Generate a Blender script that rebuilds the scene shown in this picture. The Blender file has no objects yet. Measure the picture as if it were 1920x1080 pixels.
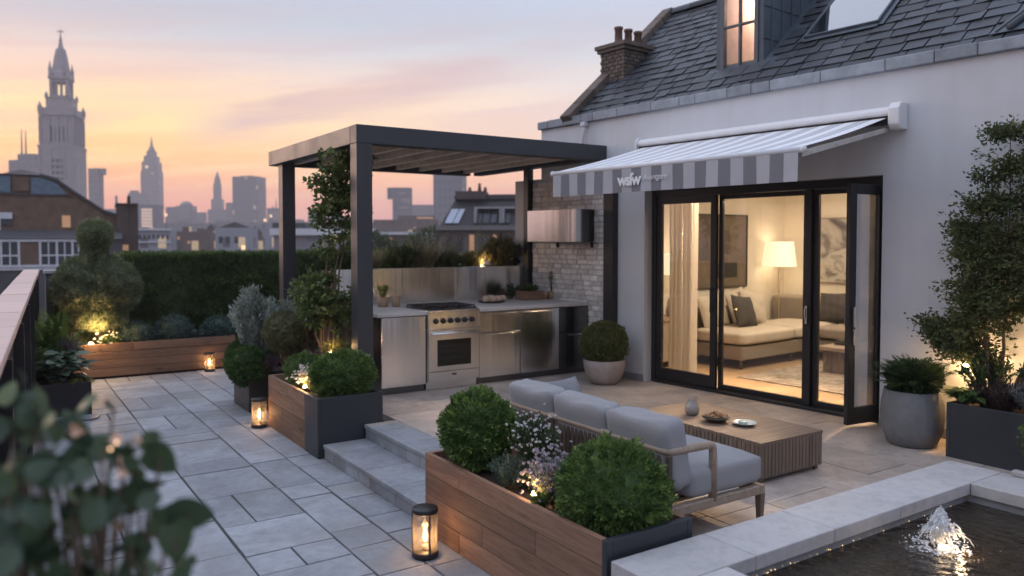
import bpy, bmesh, math, random
import numpy as np
from mathutils import Vector, Matrix

SC = bpy.context.scene
COL = SC.collection
R = math.radians
rng = np.random.default_rng(11)
random.seed(5)

# ------------------------------------------------------------------ camera
CAM_H = 1.96
YAW = R(33.6)
PITCH = R(2.0)
FPX = 1460.0
cam_d = bpy.data.cameras.new('camera')
cam = bpy.data.objects.new('camera', cam_d)
COL.objects.link(cam)
cam.location = (0, 0, CAM_H)
cam.rotation_euler = (R(90) - PITCH, 0, -YAW)
cam_d.sensor_width = 36.0
cam_d.lens = FPX / 1920 * 36.0
cam_d.shift_y = -(540 - (450 + FPX * math.tan(PITCH))) / 1920
cam_d.clip_start = 0.05
cam_d.clip_end = 6000
cam_d.dof.use_dof = True
cam_d.dof.focus_distance = 5.6
cam_d.dof.aperture_fstop = 1.5
SC.camera = cam

_f = (math.sin(YAW) * math.cos(PITCH), math.cos(YAW) * math.cos(PITCH), -math.sin(PITCH))
_r = (math.cos(YAW), -math.sin(YAW), 0)
_u = (_r[1] * _f[2] - _r[2] * _f[1], _r[2] * _f[0] - _r[0] * _f[2], _r[0] * _f[1] - _r[1] * _f[0])
CY0 = 450 + FPX * math.tan(PITCH)

def at(px, py, dist):
    """a world point seen towards a place of the photograph, dist metres off"""
    a = (px - 960) / FPX
    b = (CY0 - py) / FPX
    return Vector([(_f[i] + a * _r[i] + b * _u[i]) * dist + (CAM_H if i == 2 else 0) for i in range(3)])

# ------------------------------------------------------------------ mesh builder
class MB:
    def __init__(s):
        s.v = []; s.f = []; s.m = []; s.var = []; s.sm = []; s.n = 0

    def add(s, verts, faces, mat=0, var=None, smooth=False):
        verts = np.asarray(verts, float).reshape(-1, 3)
        s.v.append(verts)
        for f in faces:
            s.f.append(np.asarray(f, np.int64) + s.n)
        k = len(faces)
        s.m.append(np.full(k, mat)); s.sm.append(np.full(k, smooth))
        if var is None: var = random.random()
        s.var.append(np.full(k, var) if np.isscalar(var) else np.asarray(var, float))
        s.n += len(verts)
        return s

    def addq(s, verts, faces, mat=0, var=None, smooth=False):
        """numpy block of equal-size faces"""
        verts = np.asarray(verts, float).reshape(-1, 3)
        faces = np.asarray(faces, np.int64)
        s.v.append(verts); s.f.append(faces + s.n)
        k = len(faces)
        s.m.append(np.full(k, mat)); s.sm.append(np.full(k, smooth))
        s.var.append(np.full(k, .5) if var is None else (np.full(k, var) if np.isscalar(var) else np.asarray(var, float)))
        s.n += len(verts)
        return s

    def box(s, x0, x1, y0, y1, z0, z1, mat=0, var=None, M=None):
        v = np.array([(x, y, z) for z in (z0, z1) for y in (y0, y1) for x in (x0, x1)], float)
        if M is not None: v = xf(M, v)
        return s.add(v, [(0, 2, 3, 1), (4, 5, 7, 6), (0, 1, 5, 4), (2, 6, 7, 3), (0, 4, 6, 2), (1, 3, 7, 5)], mat, var)

    def hexa(s, bottom, top, mat=0, var=None):
        """eight corners: four of the bottom ring, four of the top ring"""
        v = list(bottom) + list(top)
        return s.add(v, [(3, 2, 1, 0), (4, 5, 6, 7), (0, 1, 5, 4), (1, 2, 6, 5), (2, 3, 7, 6), (3, 0, 4, 7)], mat, var)

    def quad(s, a, b, c, d, mat=0, var=None):
        return s.add([a, b, c, d], [(0, 1, 2, 3)], mat, var)

    def prism(s, poly, axis, a0, a1, mat=0, var=None, M=None):
        """poly: list of 2D points, extruded along axis ('x','y','z')"""
        n = len(poly)
        def P(p, a):
            return {'x': (a, p[0], p[1]), 'y': (p[0], a, p[1]), 'z': (p[0], p[1], a)}[axis]
        v = [P(p, a0) for p in poly] + [P(p, a1) for p in poly]
        if M is not None: v = xf(M, np.array(v, float))
        fs = [tuple(range(n))[::-1], tuple(range(n, 2 * n))]
        for i in range(n):
            j = (i + 1) % n
            fs.append((i, j, n + j, n + i))
        return s.add(v, fs, mat, var)

    def lathe(s, prof, c=(0, 0, 0), seg=24, mat=0, var=None, smooth=True, ang=0.0, cap=True, wob=None):
        """prof: (radius, z) from bottom to top"""
        c = np.array(c, float)
        v = []
        for k, (r, z) in enumerate(prof):
            for i in range(seg):
                t = ang + 2 * math.pi * i / seg
                rr = r * (1 + (wob(t, z) if wob else 0))
                v.append((c[0] + rr * math.cos(t), c[1] + rr * math.sin(t), c[2] + z))
        fs = []
        for k in range(len(prof) - 1):
            for i in range(seg):
                j = (i + 1) % seg
                fs.append((k * seg + i, k * seg + j, (k + 1) * seg + j, (k + 1) * seg + i))
        s.add(v, fs, mat, var, smooth)
        if cap:
            n = len(prof)
            b = [tuple(range(seg))[::-1]] if prof[0][0] > 1e-5 else []
            t = [tuple(range((n - 1) * seg, n * seg))] if prof[-1][0] > 1e-5 else []
            s.n -= len(v)
            for f in b + t:
                s.f.append(np.asarray(f, np.int64) + s.n)
                s.m.append(np.full(1, mat)); s.sm.append(np.full(1, False)); s.var.append(np.full(1, .5 if var is None else var))
            s.n += len(v)
        return s

    def tube(s, pts, rad, seg=6, mat=0, var=None, smooth=True):
        pts = [Vector(p) for p in pts]
        n = len(pts)
        rads = [rad] * n if np.isscalar(rad) else list(rad)
        v = []; prev = None
        for i, p in enumerate(pts):
            d = (pts[min(i + 1, n - 1)] - pts[max(i - 1, 0)]).normalized()
            a = prev if prev is not None else (Vector((0, 0, 1)) if abs(d.z) < .9 else Vector((1, 0, 0)))
            x = (a - d * a.dot(d))
            if x.length < 1e-6: x = d.orthogonal()
            x.normalize(); y = d.cross(x); prev = x
            for k in range(seg):
                t = 2 * math.pi * k / seg
                v.append(p + (x * math.cos(t) + y * math.sin(t)) * rads[i])
        fs = []
        for i in range(n - 1):
            for k in range(seg):
                j = (k + 1) % seg
                fs.append((i * seg + k, i * seg + j, (i + 1) * seg + j, (i + 1) * seg + k))
        fs.append(tuple(range(seg))[::-1]); fs.append(tuple(range((n - 1) * seg, n * seg)))
        return s.add([tuple(q) for q in v], fs, mat, var, smooth)

def xf(M, v):
    v = np.asarray(v, float)
    A = np.array(M)
    return v @ A[:3, :3].T + A[:3, 3]

BASE = {}

def set_tags(o, label=None, cat=None, group=None, kind=None):
    if label: o['label'] = label
    if cat: o['category'] = cat
    if group: o['group'] = group
    if kind: o['kind'] = kind
    return o

def mesh_of(name, mb, off=(0, 0, 0)):
    V = np.concatenate(mb.v) - np.array(off, float)
    me = bpy.data.meshes.new(name)
    me.vertices.add(len(V)); me.vertices.foreach_set('co', V.ravel().astype(np.float32))
    loops = []; tot = []
    for f in mb.f:
        if f.ndim == 1:
            loops.append(f); tot.append(np.array([len(f)]))
        else:
            loops.append(f.ravel()); tot.append(np.full(len(f), f.shape[1]))
    loops = np.concatenate(loops); tot = np.concatenate(tot)
    start = np.concatenate([[0], np.cumsum(tot)[:-1]])
    me.loops.add(len(loops)); me.loops.foreach_set('vertex_index', loops.astype(np.int32))
    me.polygons.add(len(tot))
    me.polygons.foreach_set('loop_start', start.astype(np.int32))
    me.polygons.foreach_set('material_index', np.concatenate(mb.m).astype(np.int32))
    me.polygons.foreach_set('use_smooth', np.concatenate(mb.sm).astype(bool))
    me.update(calc_edges=True)
    a = me.attributes.new('var', 'FLOAT', 'FACE')
    a.data.foreach_set('value', np.concatenate(mb.var).astype(np.float32))
    me.validate()
    return me

def build(name, mb, mats, parent=None, label=None, bevel=0.0, seg=2, off=None):
    """one mesh object; geometry was written in the frame of its thing and is moved to the thing's base"""
    base = BASE.get(parent.name, (0, 0, 0)) if parent is not None else (off or (0, 0, 0))
    me = mesh_of(name, mb, base)
    for m in (mats if isinstance(mats, (list, tuple)) else [mats]):
        me.materials.append(m)
    o = bpy.data.objects.new(name, me)
    COL.objects.link(o)
    if parent is not None:
        o.parent = parent
        BASE[o.name] = base
    else:
        o.location = base
        BASE[o.name] = base
    if label: o['label'] = label
    if bevel > 0:
        b = o.modifiers.new('bevel', 'BEVEL')
        b.width = bevel; b.segments = seg; b.limit_method = 'ANGLE'; b.angle_limit = R(40)
    return o

def thing(name, label, cat, base=(0, 0, 0), group=None, rz=0.0, frame=None):
    """an Empty at the base of a thing; frame 'H' means its geometry is written along the house wall"""
    o = bpy.data.objects.new(name, None)
    o.empty_display_size = .1
    COL.objects.link(o)
    if frame == 'H':
        o.location = HP(*base); o.rotation_euler = (0, 0, HA)
    else:
        o.location = base; o.rotation_euler = (0, 0, rz)
    BASE[o.name] = tuple(base)
    return set_tags(o, label, cat, group)

def single(name, mb, mats, label, cat, base=(0, 0, 0), group=None, bevel=0.0, seg=2, frame=None):
    o = build(name, mb, mats, None, None, bevel, seg, off=tuple(base))
    if frame == 'H':
        o.location = HP(*base); o.rotation_euler = (0, 0, HA)
    return set_tags(o, label, cat, group)

def struct(name, mb, mats, bevel=0.0, kind='structure', frame=None):
    o = build(name, mb, mats, None, None, bevel)
    if frame == 'H':
        o.location = HP(0, 0, 0); o.rotation_euler = (0, 0, HA)
    o['kind'] = kind
    return o

def copy_tree(o, loc=None, rz=None, label=None):
    def rec(src, parent):
        c = src.copy(); COL.objects.link(c)
        BASE[c.name] = BASE.get(src.name, (0, 0, 0))
        if parent is not None: c.parent = parent
        for ch in [x for x in KIDS.get(src.name, [])]:
            rec(ch, c)
        return c
    KIDS = {}
    for x in bpy.data.objects:
        if x.parent: KIDS.setdefault(x.parent.name, []).append(x)
    c = rec(o, None)
    if loc is not None: c.location = loc
    if rz is not None: c.rotation_euler[2] = rz
    if label: c['label'] = label
    return c

# the house wall does not run quite square to the paving: its frame is (depth behind the face, distance along the wall, height)
HA = R(4.8)
HO = (6.45, 7.0)
def HP(o, s, z):
    return (HO[0] + o * math.cos(HA) - s * math.sin(HA), HO[1] + o * math.sin(HA) + s * math.cos(HA), z)

def light(name, kind, loc, power, color, size=0.05, parent=None, rot=None, spot=None, sizey=None, blend=.6):
    d = bpy.data.lights.new(name, kind)
    d.energy = power; d.color = color
    if kind == 'AREA':
        d.size = size
        if sizey: d.shape = 'RECTANGLE'; d.size_y = sizey
    elif kind in ('POINT', 'SPOT'):
        d.shadow_soft_size = size
        if kind == 'SPOT': d.spot_size = spot; d.spot_blend = blend
    o = bpy.data.objects.new(name, d); COL.objects.link(o)
    o.location = loc
    if rot: o.rotation_euler = rot
    return o

# ------------------------------------------------------------------ materials
class NT:
    def __init__(s, tree):
        s.t = tree; s.n = tree.nodes; s.l = tree.links
    def new(s, typ, **kw):
        n = s.n.new(typ)
        for k, v in kw.items():
            if hasattr(n, k) and k not in ('inputs',): setattr(n, k, v)
        return n
    def set(s, node, **kw):
        for k, v in kw.items():
            sock = node.inputs[k.replace('_', ' ')] if k.replace('_', ' ') in node.inputs else node.inputs[k]
            if isinstance(v, bpy.types.NodeSocket): s.l.new(v, sock)
            else: sock.default_value = v
        return node
    def math(s, op, a, b=0.0, c=None, clamp=False):
        n = s.n.new('ShaderNodeMath'); n.operation = op; n.use_clamp = clamp
        for i, v in enumerate((a, b) if c is None else (a, b, c)):
            if isinstance(v, bpy.types.NodeSocket): s.l.new(v, n.inputs[i])
            else: n.inputs[i].default_value = v
        return n.outputs[0]
    def mix(s, fac, a, b, blend='MIX'):
        n = s.n.new('ShaderNodeMix'); n.data_type = 'RGBA'; n.blend_type = blend
        for i, v in ((0, fac), (6, a), (7, b)):
            if isinstance(v, bpy.types.NodeSocket): s.l.new(v, n.inputs[i])
            elif i == 0: n.inputs[0].default_value = v
            else: n.inputs[i].default_value = (*v, 1) if len(v) == 3 else v
        return n.outputs[2]
    def ramp(s, fac, stops, interp='LINEAR'):
        n = s.n.new('ShaderNodeValToRGB'); n.color_ramp.interpolation = interp
        el = n.color_ramp.elements
        while len(el) > 1: el.remove(el[-1])
        for i, (p, c) in enumerate(stops):
            e = el[0] if i == 0 else el.new(p)
            e.position = p
            e.color = (c, c, c, 1) if np.isscalar(c) else (*c, 1)
        s.l.new(fac, n.inputs[0])
        return n.outputs[0]
    def noise(s, vec, scale, detail=4, rough=.55, dist=0.0):
        n = s.n.new('ShaderNodeTexNoise')
        s.set(n, Scale=scale, Detail=detail, Roughness=rough, Distortion=dist)
        if vec is not None: s.l.new(vec, n.inputs['Vector'])
        return n.outputs[0]
    def mapping(s, vec, scale=(1, 1, 1), loc=(0, 0, 0), rot=(0, 0, 0)):
        n = s.n.new('ShaderNodeMapping')
        n.inputs['Scale'].default_value = scale; n.inputs['Location'].default_value = loc; n.inputs['Rotation'].default_value = rot
        s.l.new(vec, n.inputs['Vector'])
        return n.outputs[0]
    def obj(s):
        return s.n.new('ShaderNodeTexCoord').outputs['Object']
    def pos(s):
        return s.n.new('ShaderNodeNewGeometry').outputs['Position']
    def var(s):
        n = s.n.new('ShaderNodeAttribute'); n.attribute_name = 'var'
        return n.outputs['Fac']
    def bump(s, h, strength=.3, dist=.01):
        n = s.n.new('ShaderNodeBump')
        n.inputs['Strength'].default_value = strength; n.inputs['Distance'].default_value = dist
        s.l.new(h, n.inputs['Height'])
        return n.outputs[0]

def newmat(name):
    m = bpy.data.materials.new(name); m.use_nodes = True
    t = NT(m.node_tree)
    b = t.n['Principled BSDF']
    return m, t, b

def mul(c, k): return tuple(min(1, x * k) for x in c)

def plain(name, col, rough=.6, metal=0.0, vary=.15, scale=6.0, bump=.0, bscale=60., spec=.5, varf=0.0):
    """a surface with a slow tone variation, a fine bump and optionally a tone per face block"""
    m, t, b = newmat(name)
    P = t.obj()
    n1 = t.noise(P, scale, 5, .6)
    c = t.mix(t.ramp(n1, [(.3, 0), (.7, 1)]), mul(col, 1 - vary), mul(col, 1 + vary))
    if varf > 0:
        k = t.math('MULTIPLY_ADD', t.var(), 2 * varf, 1 - varf)
        c = t.mix(1.0, c, (1, 1, 1), 'MULTIPLY')
        v = t.n.new('ShaderNodeVectorMath'); v.operation = 'SCALE'
        t.l.new(c, v.inputs[0]); t.l.new(k, v.inputs['Scale']); c = v.outputs[0]
    t.l.new(c, b.inputs['Base Color'])
    r = t.math('MULTIPLY_ADD', n1, .25, rough - .12, clamp=True)
    t.l.new(r, b.inputs['Roughness'])
    b.inputs['Metallic'].default_value = metal
    b.inputs['Specular IOR Level'].default_value = spec
    if bump > 0:
        t.l.new(t.bump(t.noise(P, bscale, 6, .65), bump, .01), b.inputs['Normal'])
    return m

def wood(name, c1, c2, axis='y', rough=.6, varf=.25, gs=1.0, knots=True):
    m, t, b = newmat(name)
    P = t.obj()
    st = {'x': (.6, 9, 9), 'y': (9, .6, 9), 'z': (9, 9, .6)}[axis]
    va = t.var()
    off = t.n.new('ShaderNodeCombineXYZ')
    k = t.math('MULTIPLY', va, 37.0)
    for i in range(3): t.l.new(k, off.inputs[i])
    ad = t.n.new('ShaderNodeVectorMath'); ad.operation = 'ADD'
    t.l.new(P, ad.inputs[0]); t.l.new(off.outputs[0], ad.inputs[1])
    Q = t.mapping(ad.outputs[0], tuple(x * gs for x in st))
    n1 = t.noise(Q, 2.2, 6, .6, 1.2)
    n2 = t.noise(t.mapping(ad.outputs[0], tuple(x * gs * 4 for x in st)), 3.5, 3, .7)
    c = t.mix(t.ramp(n1, [(.28, 0), (.72, 1)]), c1, c2)
    c = t.mix(t.math('MULTIPLY', t.ramp(n2, [(.45, 0), (.75, 1)]), .45), c, mul(c1, .55))
    if knots:
        vo = t.n.new('ShaderNodeTexVoronoi'); vo.inputs['Scale'].default_value = 1.0
        ks = {'x': (1.6, 7, 7), 'y': (7, 1.6, 7), 'z': (7, 7, 1.6)}[axis]
        t.l.new(t.mapping(ad.outputs[0], ks), vo.inputs['Vector'])
        kn = t.ramp(vo.outputs['Distance'], [(.06, 1), (.17, 0)])
        c = t.mix(t.math('MULTIPLY', kn, .75), c, mul(c1, .3))
    sc = t.n.new('ShaderNodeVectorMath'); sc.operation = 'SCALE'
    t.l.new(c, sc.inputs[0]); t.l.new(t.math('MULTIPLY_ADD', va, 2 * varf, 1 - varf), sc.inputs['Scale'])
    t.l.new(sc.outputs[0], b.inputs['Base Color'])
    b.inputs['Roughness'].default_value = rough
    t.l.new(t.bump(t.math('ADD', n2, n1), .25, .004), b.inputs['Normal'])
    return m

def leafmat(name, c1, c2, c3=None, rough=.5, trans=.3):
    """foliage: tone differs leaf by leaf"""
    m, t, b = newmat(name)
    va = t.var()
    stops = [(0, c1), (.6, c2), (1, c3 or mul(c2, 1.5))]
    c = t.ramp(va, stops)
    t.l.new(c, b.inputs['Base Color'])
    b.inputs['Roughness'].default_value = rough
    b.inputs['Specular IOR Level'].default_value = .35
    tr = t.n.new('ShaderNodeBsdfTranslucent'); t.l.new(c, tr.inputs['Color'])
    mx = t.n.new('ShaderNodeMixShader'); mx.inputs[0].default_value = trans
    t.l.new(b.outputs[0], mx.inputs[1]); t.l.new(tr.outputs[0], mx.inputs[2])
    t.l.new(mx.outputs[0], t.n['Material Output'].inputs['Surface'])
    return m

def emis(name, col, strength):
    m, t, b = newmat(name)
    b.inputs['Base Color'].default_value = (*mul(col, .5), 1)
    b.inputs['Emission Color'].default_value = (*col, 1)
    b.inputs['Emission Strength'].default_value = strength
    return m

def glass_thin(name, tint=(1, 1, 1), refl=1.0, rough=0.0):
    """a flat pane: clear, with a mirror reflection that grows at grazing angles"""
    m, t, b = newmat(name)
    t.n.remove(b)
    tr = t.n.new('ShaderNodeBsdfTransparent'); tr.inputs[0].default_value = (*tint, 1)
    gl = t.n.new('ShaderNodeBsdfGlossy'); gl.inputs['Roughness'].default_value = rough
    fr = t.n.new('ShaderNodeFresnel'); fr.inputs[0].default_value = 1.45
    mx = t.n.new('ShaderNodeMixShader')
    t.l.new(t.math('MULTIPLY', fr.outputs[0], refl, clamp=True), mx.inputs[0])
    t.l.new(tr.outputs[0], mx.inputs[1]); t.l.new(gl.outputs[0], mx.inputs[2])
    t.l.new(mx.outputs[0], t.n['Material Output'].inputs['Surface'])
    return m

def steel(name, col=(.55, .54, .53), rough=.28, aniso=.75, axis='z'):
    m, t, b = newmat(name)
    P = t.obj()
    st = {'z': (5, 5, .04), 'x': (.04, 5, 5)}[axis]
    n1 = t.noise(t.mapping(P, st), 1.6, 2, .5)
    n2 = t.noise(P, 1.7, 3, .5)
    t.l.new(t.mix(n1, mul(col, .88), mul(col, 1.1)), b.inputs['Base Color'])
    b.inputs['Metallic'].default_value = 1.0
    r = t.math('MULTIPLY_ADD', n1, .08, t.math('MULTIPLY_ADD', n2, .06, rough - .07))
    t.l.new(r, b.inputs['Roughness'])
    b.inputs['Anisotropic'].default_value = aniso
    tg = t.n.new('ShaderNodeCombineXYZ'); tg.inputs[2].default_value = 1.0      # brushed level: lights smear upright
    t.l.new(tg.outputs[0], b.inputs['Tangent'])
    t.l.new(t.bump(n1, .16, .02), b.inputs['Normal'])
    return m

def stone(name, col, vary=.27, rough=.62, varf=.10, tint=(.27, .245, .225)):
    """sawn paving stone: clouded tone, a few darker stains, fine pits, each slab slightly different"""
    m, t, b = newmat(name)
    P = t.pos()
    va = t.var()
    n1 = t.noise(P, 2.3, 6, .62, .4)
    n2 = t.noise(P, 14.0, 5, .7)
    n3 = t.noise(P, 1.1, 3, .5)
    c = t.mix(t.ramp(n1, [(.3, 0), (.7, 1)]), mul(col, 1 - vary), mul(col, 1 + vary))
    c = t.mix(t.math('MULTIPLY', t.ramp(n2, [(.46, 0), (.70, 1)]), .5), c, mul(col, .62))
    c = t.mix(t.math('MULTIPLY', t.ramp(n3, [(.48, 0), (.64, 1)]), .45), c, tint)
    sc = t.n.new('ShaderNodeVectorMath'); sc.operation = 'SCALE'
    t.l.new(c, sc.inputs[0]); t.l.new(t.math('MULTIPLY_ADD', va, 2 * varf, 1 - varf), sc.inputs['Scale'])
    t.l.new(sc.outputs[0], b.inputs['Base Color'])
    t.l.new(t.math('MULTIPLY_ADD', n2, .3, rough - .15), b.inputs['Roughness'])
    h = t.math('ADD', t.math('MULTIPLY', n1, .6), t.math('MULTIPLY', n2, .4))
    t.l.new(t.bump(h, .25, .012), b.inputs['Normal'])
    return m

MAT = {}
MAT['path'] = stone('path_stone', (.30, .312, .335), varf=.2)
MAT['terrace'] = stone('terrace_stone', (.43, .36, .305), varf=.13)
MAT['grout'] = plain('grout', (.085, .08, .072), .9, vary=.4, scale=14)
MAT['coping'] = stone('coping_stone', (.48, .46, .45), vary=.08, varf=.07)
MAT['plaster'] = plain('white_plaster', (.62, .64, .665), .85, vary=.05, scale=1.3, bump=.12, bscale=60)
_t = NT(MAT['plaster'].node_tree); _b = _t.n['Principled BSDF']        # faint rain streaks and patches in the render
_c = _b.inputs['Base Color'].links[0].from_socket
_s = _t.noise(_t.mapping(_t.obj(), (5.0, 5.0, .35)), 1.0, 5, .6); _p = _t.noise(_t.obj(), .9, 4, .6)
_c = _t.mix(_t.math('MULTIPLY', _t.ramp(_s, [(.42, 0), (.72, 1)]), .30), _c, (.50, .505, .51))
_t.l.new(_t.mix(_t.math('MULTIPLY', _t.ramp(_p, [(.42, 0), (.66, 1)]), .28), _c, (.52, .51, .51)), _b.inputs['Base Color'])
MAT['plinth'] = plain('plinth_stone', (.27, .265, .27), .8)
MAT['slate'] = plain('roof_slate', (.038, .043, .052), .55, vary=.3, scale=9, bump=.35, bscale=40, varf=.55)
MAT['lead'] = plain('lead_sheet', (.075, .095, .115), .5, vary=.2, scale=5, varf=.2)
MAT['eaves'] = plain('eaves_stone', (.26, .29, .32), .7, vary=.2, scale=7, bump=.3, bscale=35, varf=.2)
MAT['chimney'] = plain('chimney_brick', (.13, .10, .08), .85, vary=.25, scale=14, bump=.3, varf=.35)
MAT['pot_clay'] = plain('chimney_clay', (.17, .10, .075), .8)
MAT['black'] = plain('black_metal', (.014, .014, .015), .38, vary=.1, spec=.5)
MAT['charcoal'] = plain('charcoal_metal', (.030, .034, .040), .42, vary=.12, scale=3)
MAT['pergola'] = plain('pergola_metal', (.040, .044, .051), .40, vary=.06, scale=3)
MAT['wood'] = wood('planter_wood', (.18, .092, .055), (.35, .20, .125), 'y', varf=.30, rough=.72)
MAT['wood_x'] = wood('planter_wood_along', (.15, .082, .052), (.27, .16, .10), 'x', varf=.18)
MAT['teak'] = wood('teak', (.25, .185, .135), (.38, .295, .22), 'y', varf=.12, gs=1.5, knots=False)
MAT['teak_z'] = wood('teak_upright', (.13, .092, .068), (.22, .162, .118), 'z', varf=.2, gs=1.5, knots=False)
MAT['ceilwood'] = wood('ceiling_wood', (.26, .15, .10), (.38, .23, .155), 'y', varf=.2, knots=False)
MAT['slat'] = plain('pale_slat', (.80, .72, .64), .6)
MAT['steel'] = steel('brushed_steel', (.82, .815, .80), .19, .75)
MAT['steel_dark'] = steel('dark_steel', (.16, .16, .165), .24)
MAT['counter'] = plain('counter_stone', (.55, .52, .49), .35, vary=.06, scale=12)
MAT['soil'] = plain('soil', (.03, .02, .014), .95, vary=.4, scale=25, bump=.8, bscale=30)
MAT['glass'] = glass_thin('pane_glass', (.97, .975, .97), .9)
MAT['awn_white'] = plain('awning_white', (.78, .78, .79), .8, vary=.03, bump=.05, bscale=300)
MAT['awn_grey'] = plain('awning_grey', (.22, .22, .235), .8, vary=.04, bump=.05, bscale=300)
MAT['awn_pale'] = plain('awning_pale_grey', (.50, .51, .53), .8, vary=.04)
MAT['white_metal'] = plain('white_metal', (.74, .74, .74), .4, vary=.03)
MAT['white'] = plain('white_paint', (.85, .85, .85), .6, vary=.02)
MAT['fabric'] = plain('cushion_fabric', (.285, .28, .285), .9, vary=.05, scale=5, bump=.18, bscale=420)
MAT['cream'] = plain('cream_fabric', (.62, .54, .44), .9, vary=.06, bump=.15, bscale=380)
MAT['taupe'] = plain('taupe_fabric', (.30, .25, .20), .9, vary=.06, bump=.15, bscale=380)
MAT['dark_fabric'] = plain('dark_fabric', (.07, .062, .055), .9, vary=.08, bump=.15, bscale=380)
MAT['room'] = plain('room_plaster', (.78, .70, .58), .85, vary=.02)
MAT['oak'] = wood('oak_floor', (.36, .23, .13), (.50, .34, .20), 'y', varf=.12, rough=.4, knots=False)
MAT['concrete'] = plain('pot_concrete', (.17, .17, .172), .8, vary=.16, scale=8, bump=.4, bscale=25)
MAT['clay_pale'] = plain('pale_pot', (.36, .30, .27), .75, vary=.15, scale=10, bump=.25, bscale=30)
MAT['bark'] = plain('bark', (.13, .085, .055), .85, vary=.3, scale=20, bump=.5, bscale=50)
MAT['flame'] = emis('flame', (1.0, .60, .24), 22)
MAT['warm_lamp'] = emis('lamp_lens', (1.0, .68, .34), 25)
# ------------------------------------------------------------------ sky, sun, air
world = bpy.data.worlds.new("World"); SC.world = world
world.use_nodes = True
w = NT(world.node_tree)
bg = w.n['Background']
SUN_AZ = R(-24.0)          # sunset glow: towards the left of the skyline, measured from +Y to +X
tc = w.n.new('ShaderNodeTexCoord')
nrm = w.n.new('ShaderNodeVectorMath'); nrm.operation = 'NORMALIZE'
w.l.new(tc.outputs['Generated'], nrm.inputs[0])
sep = w.n.new('ShaderNodeSeparateXYZ'); w.l.new(nrm.outputs[0], sep.inputs[0])
dx, dy, dz = sep.outputs
az = w.math('ARCTAN2', dx, dy)                      # 0 towards +Y, + towards +X
el = w.math('ARCSINE', dz)
daz = w.math('SUBTRACT', az, SUN_AZ)
side = w.math('MULTIPLY_ADD', w.math('COSINE', daz), .5, .5)   # 1 at the glow, 0 opposite
ev = w.math('MULTIPLY', el, 1 / 0.6, clamp=True)     # 0..1 over 0..34 degrees
def sr(*c):
    return tuple(((x / 255 + .055) / 1.055) ** 2.4 if x > 10 else x / 255 / 12.92 for x in c)
def st(y):
    return math.atan((450 - y) / FPX) / .6
warm = w.ramp(ev, [(0, sr(200, 134, 132)), (st(400), sr(236, 140, 112)), (st(355), sr(255, 162, 102)), (st(305), sr(255, 190, 106)),
                   (st(245), sr(255, 214, 148)), (st(200), sr(250, 210, 170)), (st(150), sr(236, 208, 194)), (st(95), sr(203, 204, 214)),
                   (st(10), sr(176, 190, 212)), (.75, sr(196, 202, 218)), (1, sr(186, 194, 212))])
cool = w.ramp(ev, [(0, sr(196, 140, 148)), (st(400), sr(232, 154, 138)), (st(340), sr(250, 186, 156)), (st(270), sr(244, 212, 198)),
                   (st(200), sr(236, 222, 220)), (st(120), sr(214, 218, 228)), (st(10), sr(192, 206, 226)), (.75, sr(192, 200, 220)), (1, sr(184, 192, 212))])
back = w.ramp(ev, [(0, sr(156, 150, 166)), (.3, sr(166, 168, 188)), (1, sr(160, 172, 198))])
f1 = w.ramp(w.math('ABSOLUTE', daz), [(.15, 1), (.85, 0)])
gz = w.math('SUBTRACT', az, R(2.0))
f1n = w.math('MULTIPLY', w.math('SUBTRACT', .85, w.math('ABSOLUTE', gz)), 1 / .75, clamp=True)
skyc = w.mix(f1n, cool, warm)
f2 = w.ramp(side, [(.30, 0), (.70, 1)])
skyc = w.mix(f2, back, skyc)
# streaky clouds, drawn out along the horizon and slightly tilted
cx = w.n.new('ShaderNodeCombineXYZ')
tilt = w.math('MULTIPLY_ADD', az, -.12, el)
for sock, v in zip(cx.inputs, (w.math('MULTIPLY', az, 2.6), w.math('MULTIPLY', tilt, 40.0), 3.7)):
    if isinstance(v, float): sock.default_value = v
    else: w.l.new(v, sock)
cl1 = w.noise(cx.outputs[0], 1.0, 8, .66, .8)
cl2 = w.noise(w.mapping(cx.outputs[0], (.8, .55, 1), (4.2, 9.1, 0)), 1.0, 5, .55, .8)
band = w.ramp(ev, [(st(330), 0), (st(270), .8), (st(170), 1), (st(60), .55), (st(-60), .0)])
m_dark = w.math('MULTIPLY', w.ramp(cl2, [(.47, 0), (.62, 1)]), band)
band2 = w.ramp(ev, [(st(420), 0), (st(330), 1), (st(190), .9), (st(110), .15), (st(40), 0)])
m_lit = w.math('MULTIPLY', w.ramp(cl1, [(.46, 0), (.62, 1)]), band2)
skyc = w.mix(w.math('MULTIPLY', m_lit, .5), skyc, w.mix(f1n, sr(252, 218, 186), sr(255, 226, 160)))
skyc = w.mix(w.math('MULTIPLY', m_dark, .42), skyc, w.mix(f1n, sr(206, 180, 196), sr(214, 172, 172)))
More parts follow.
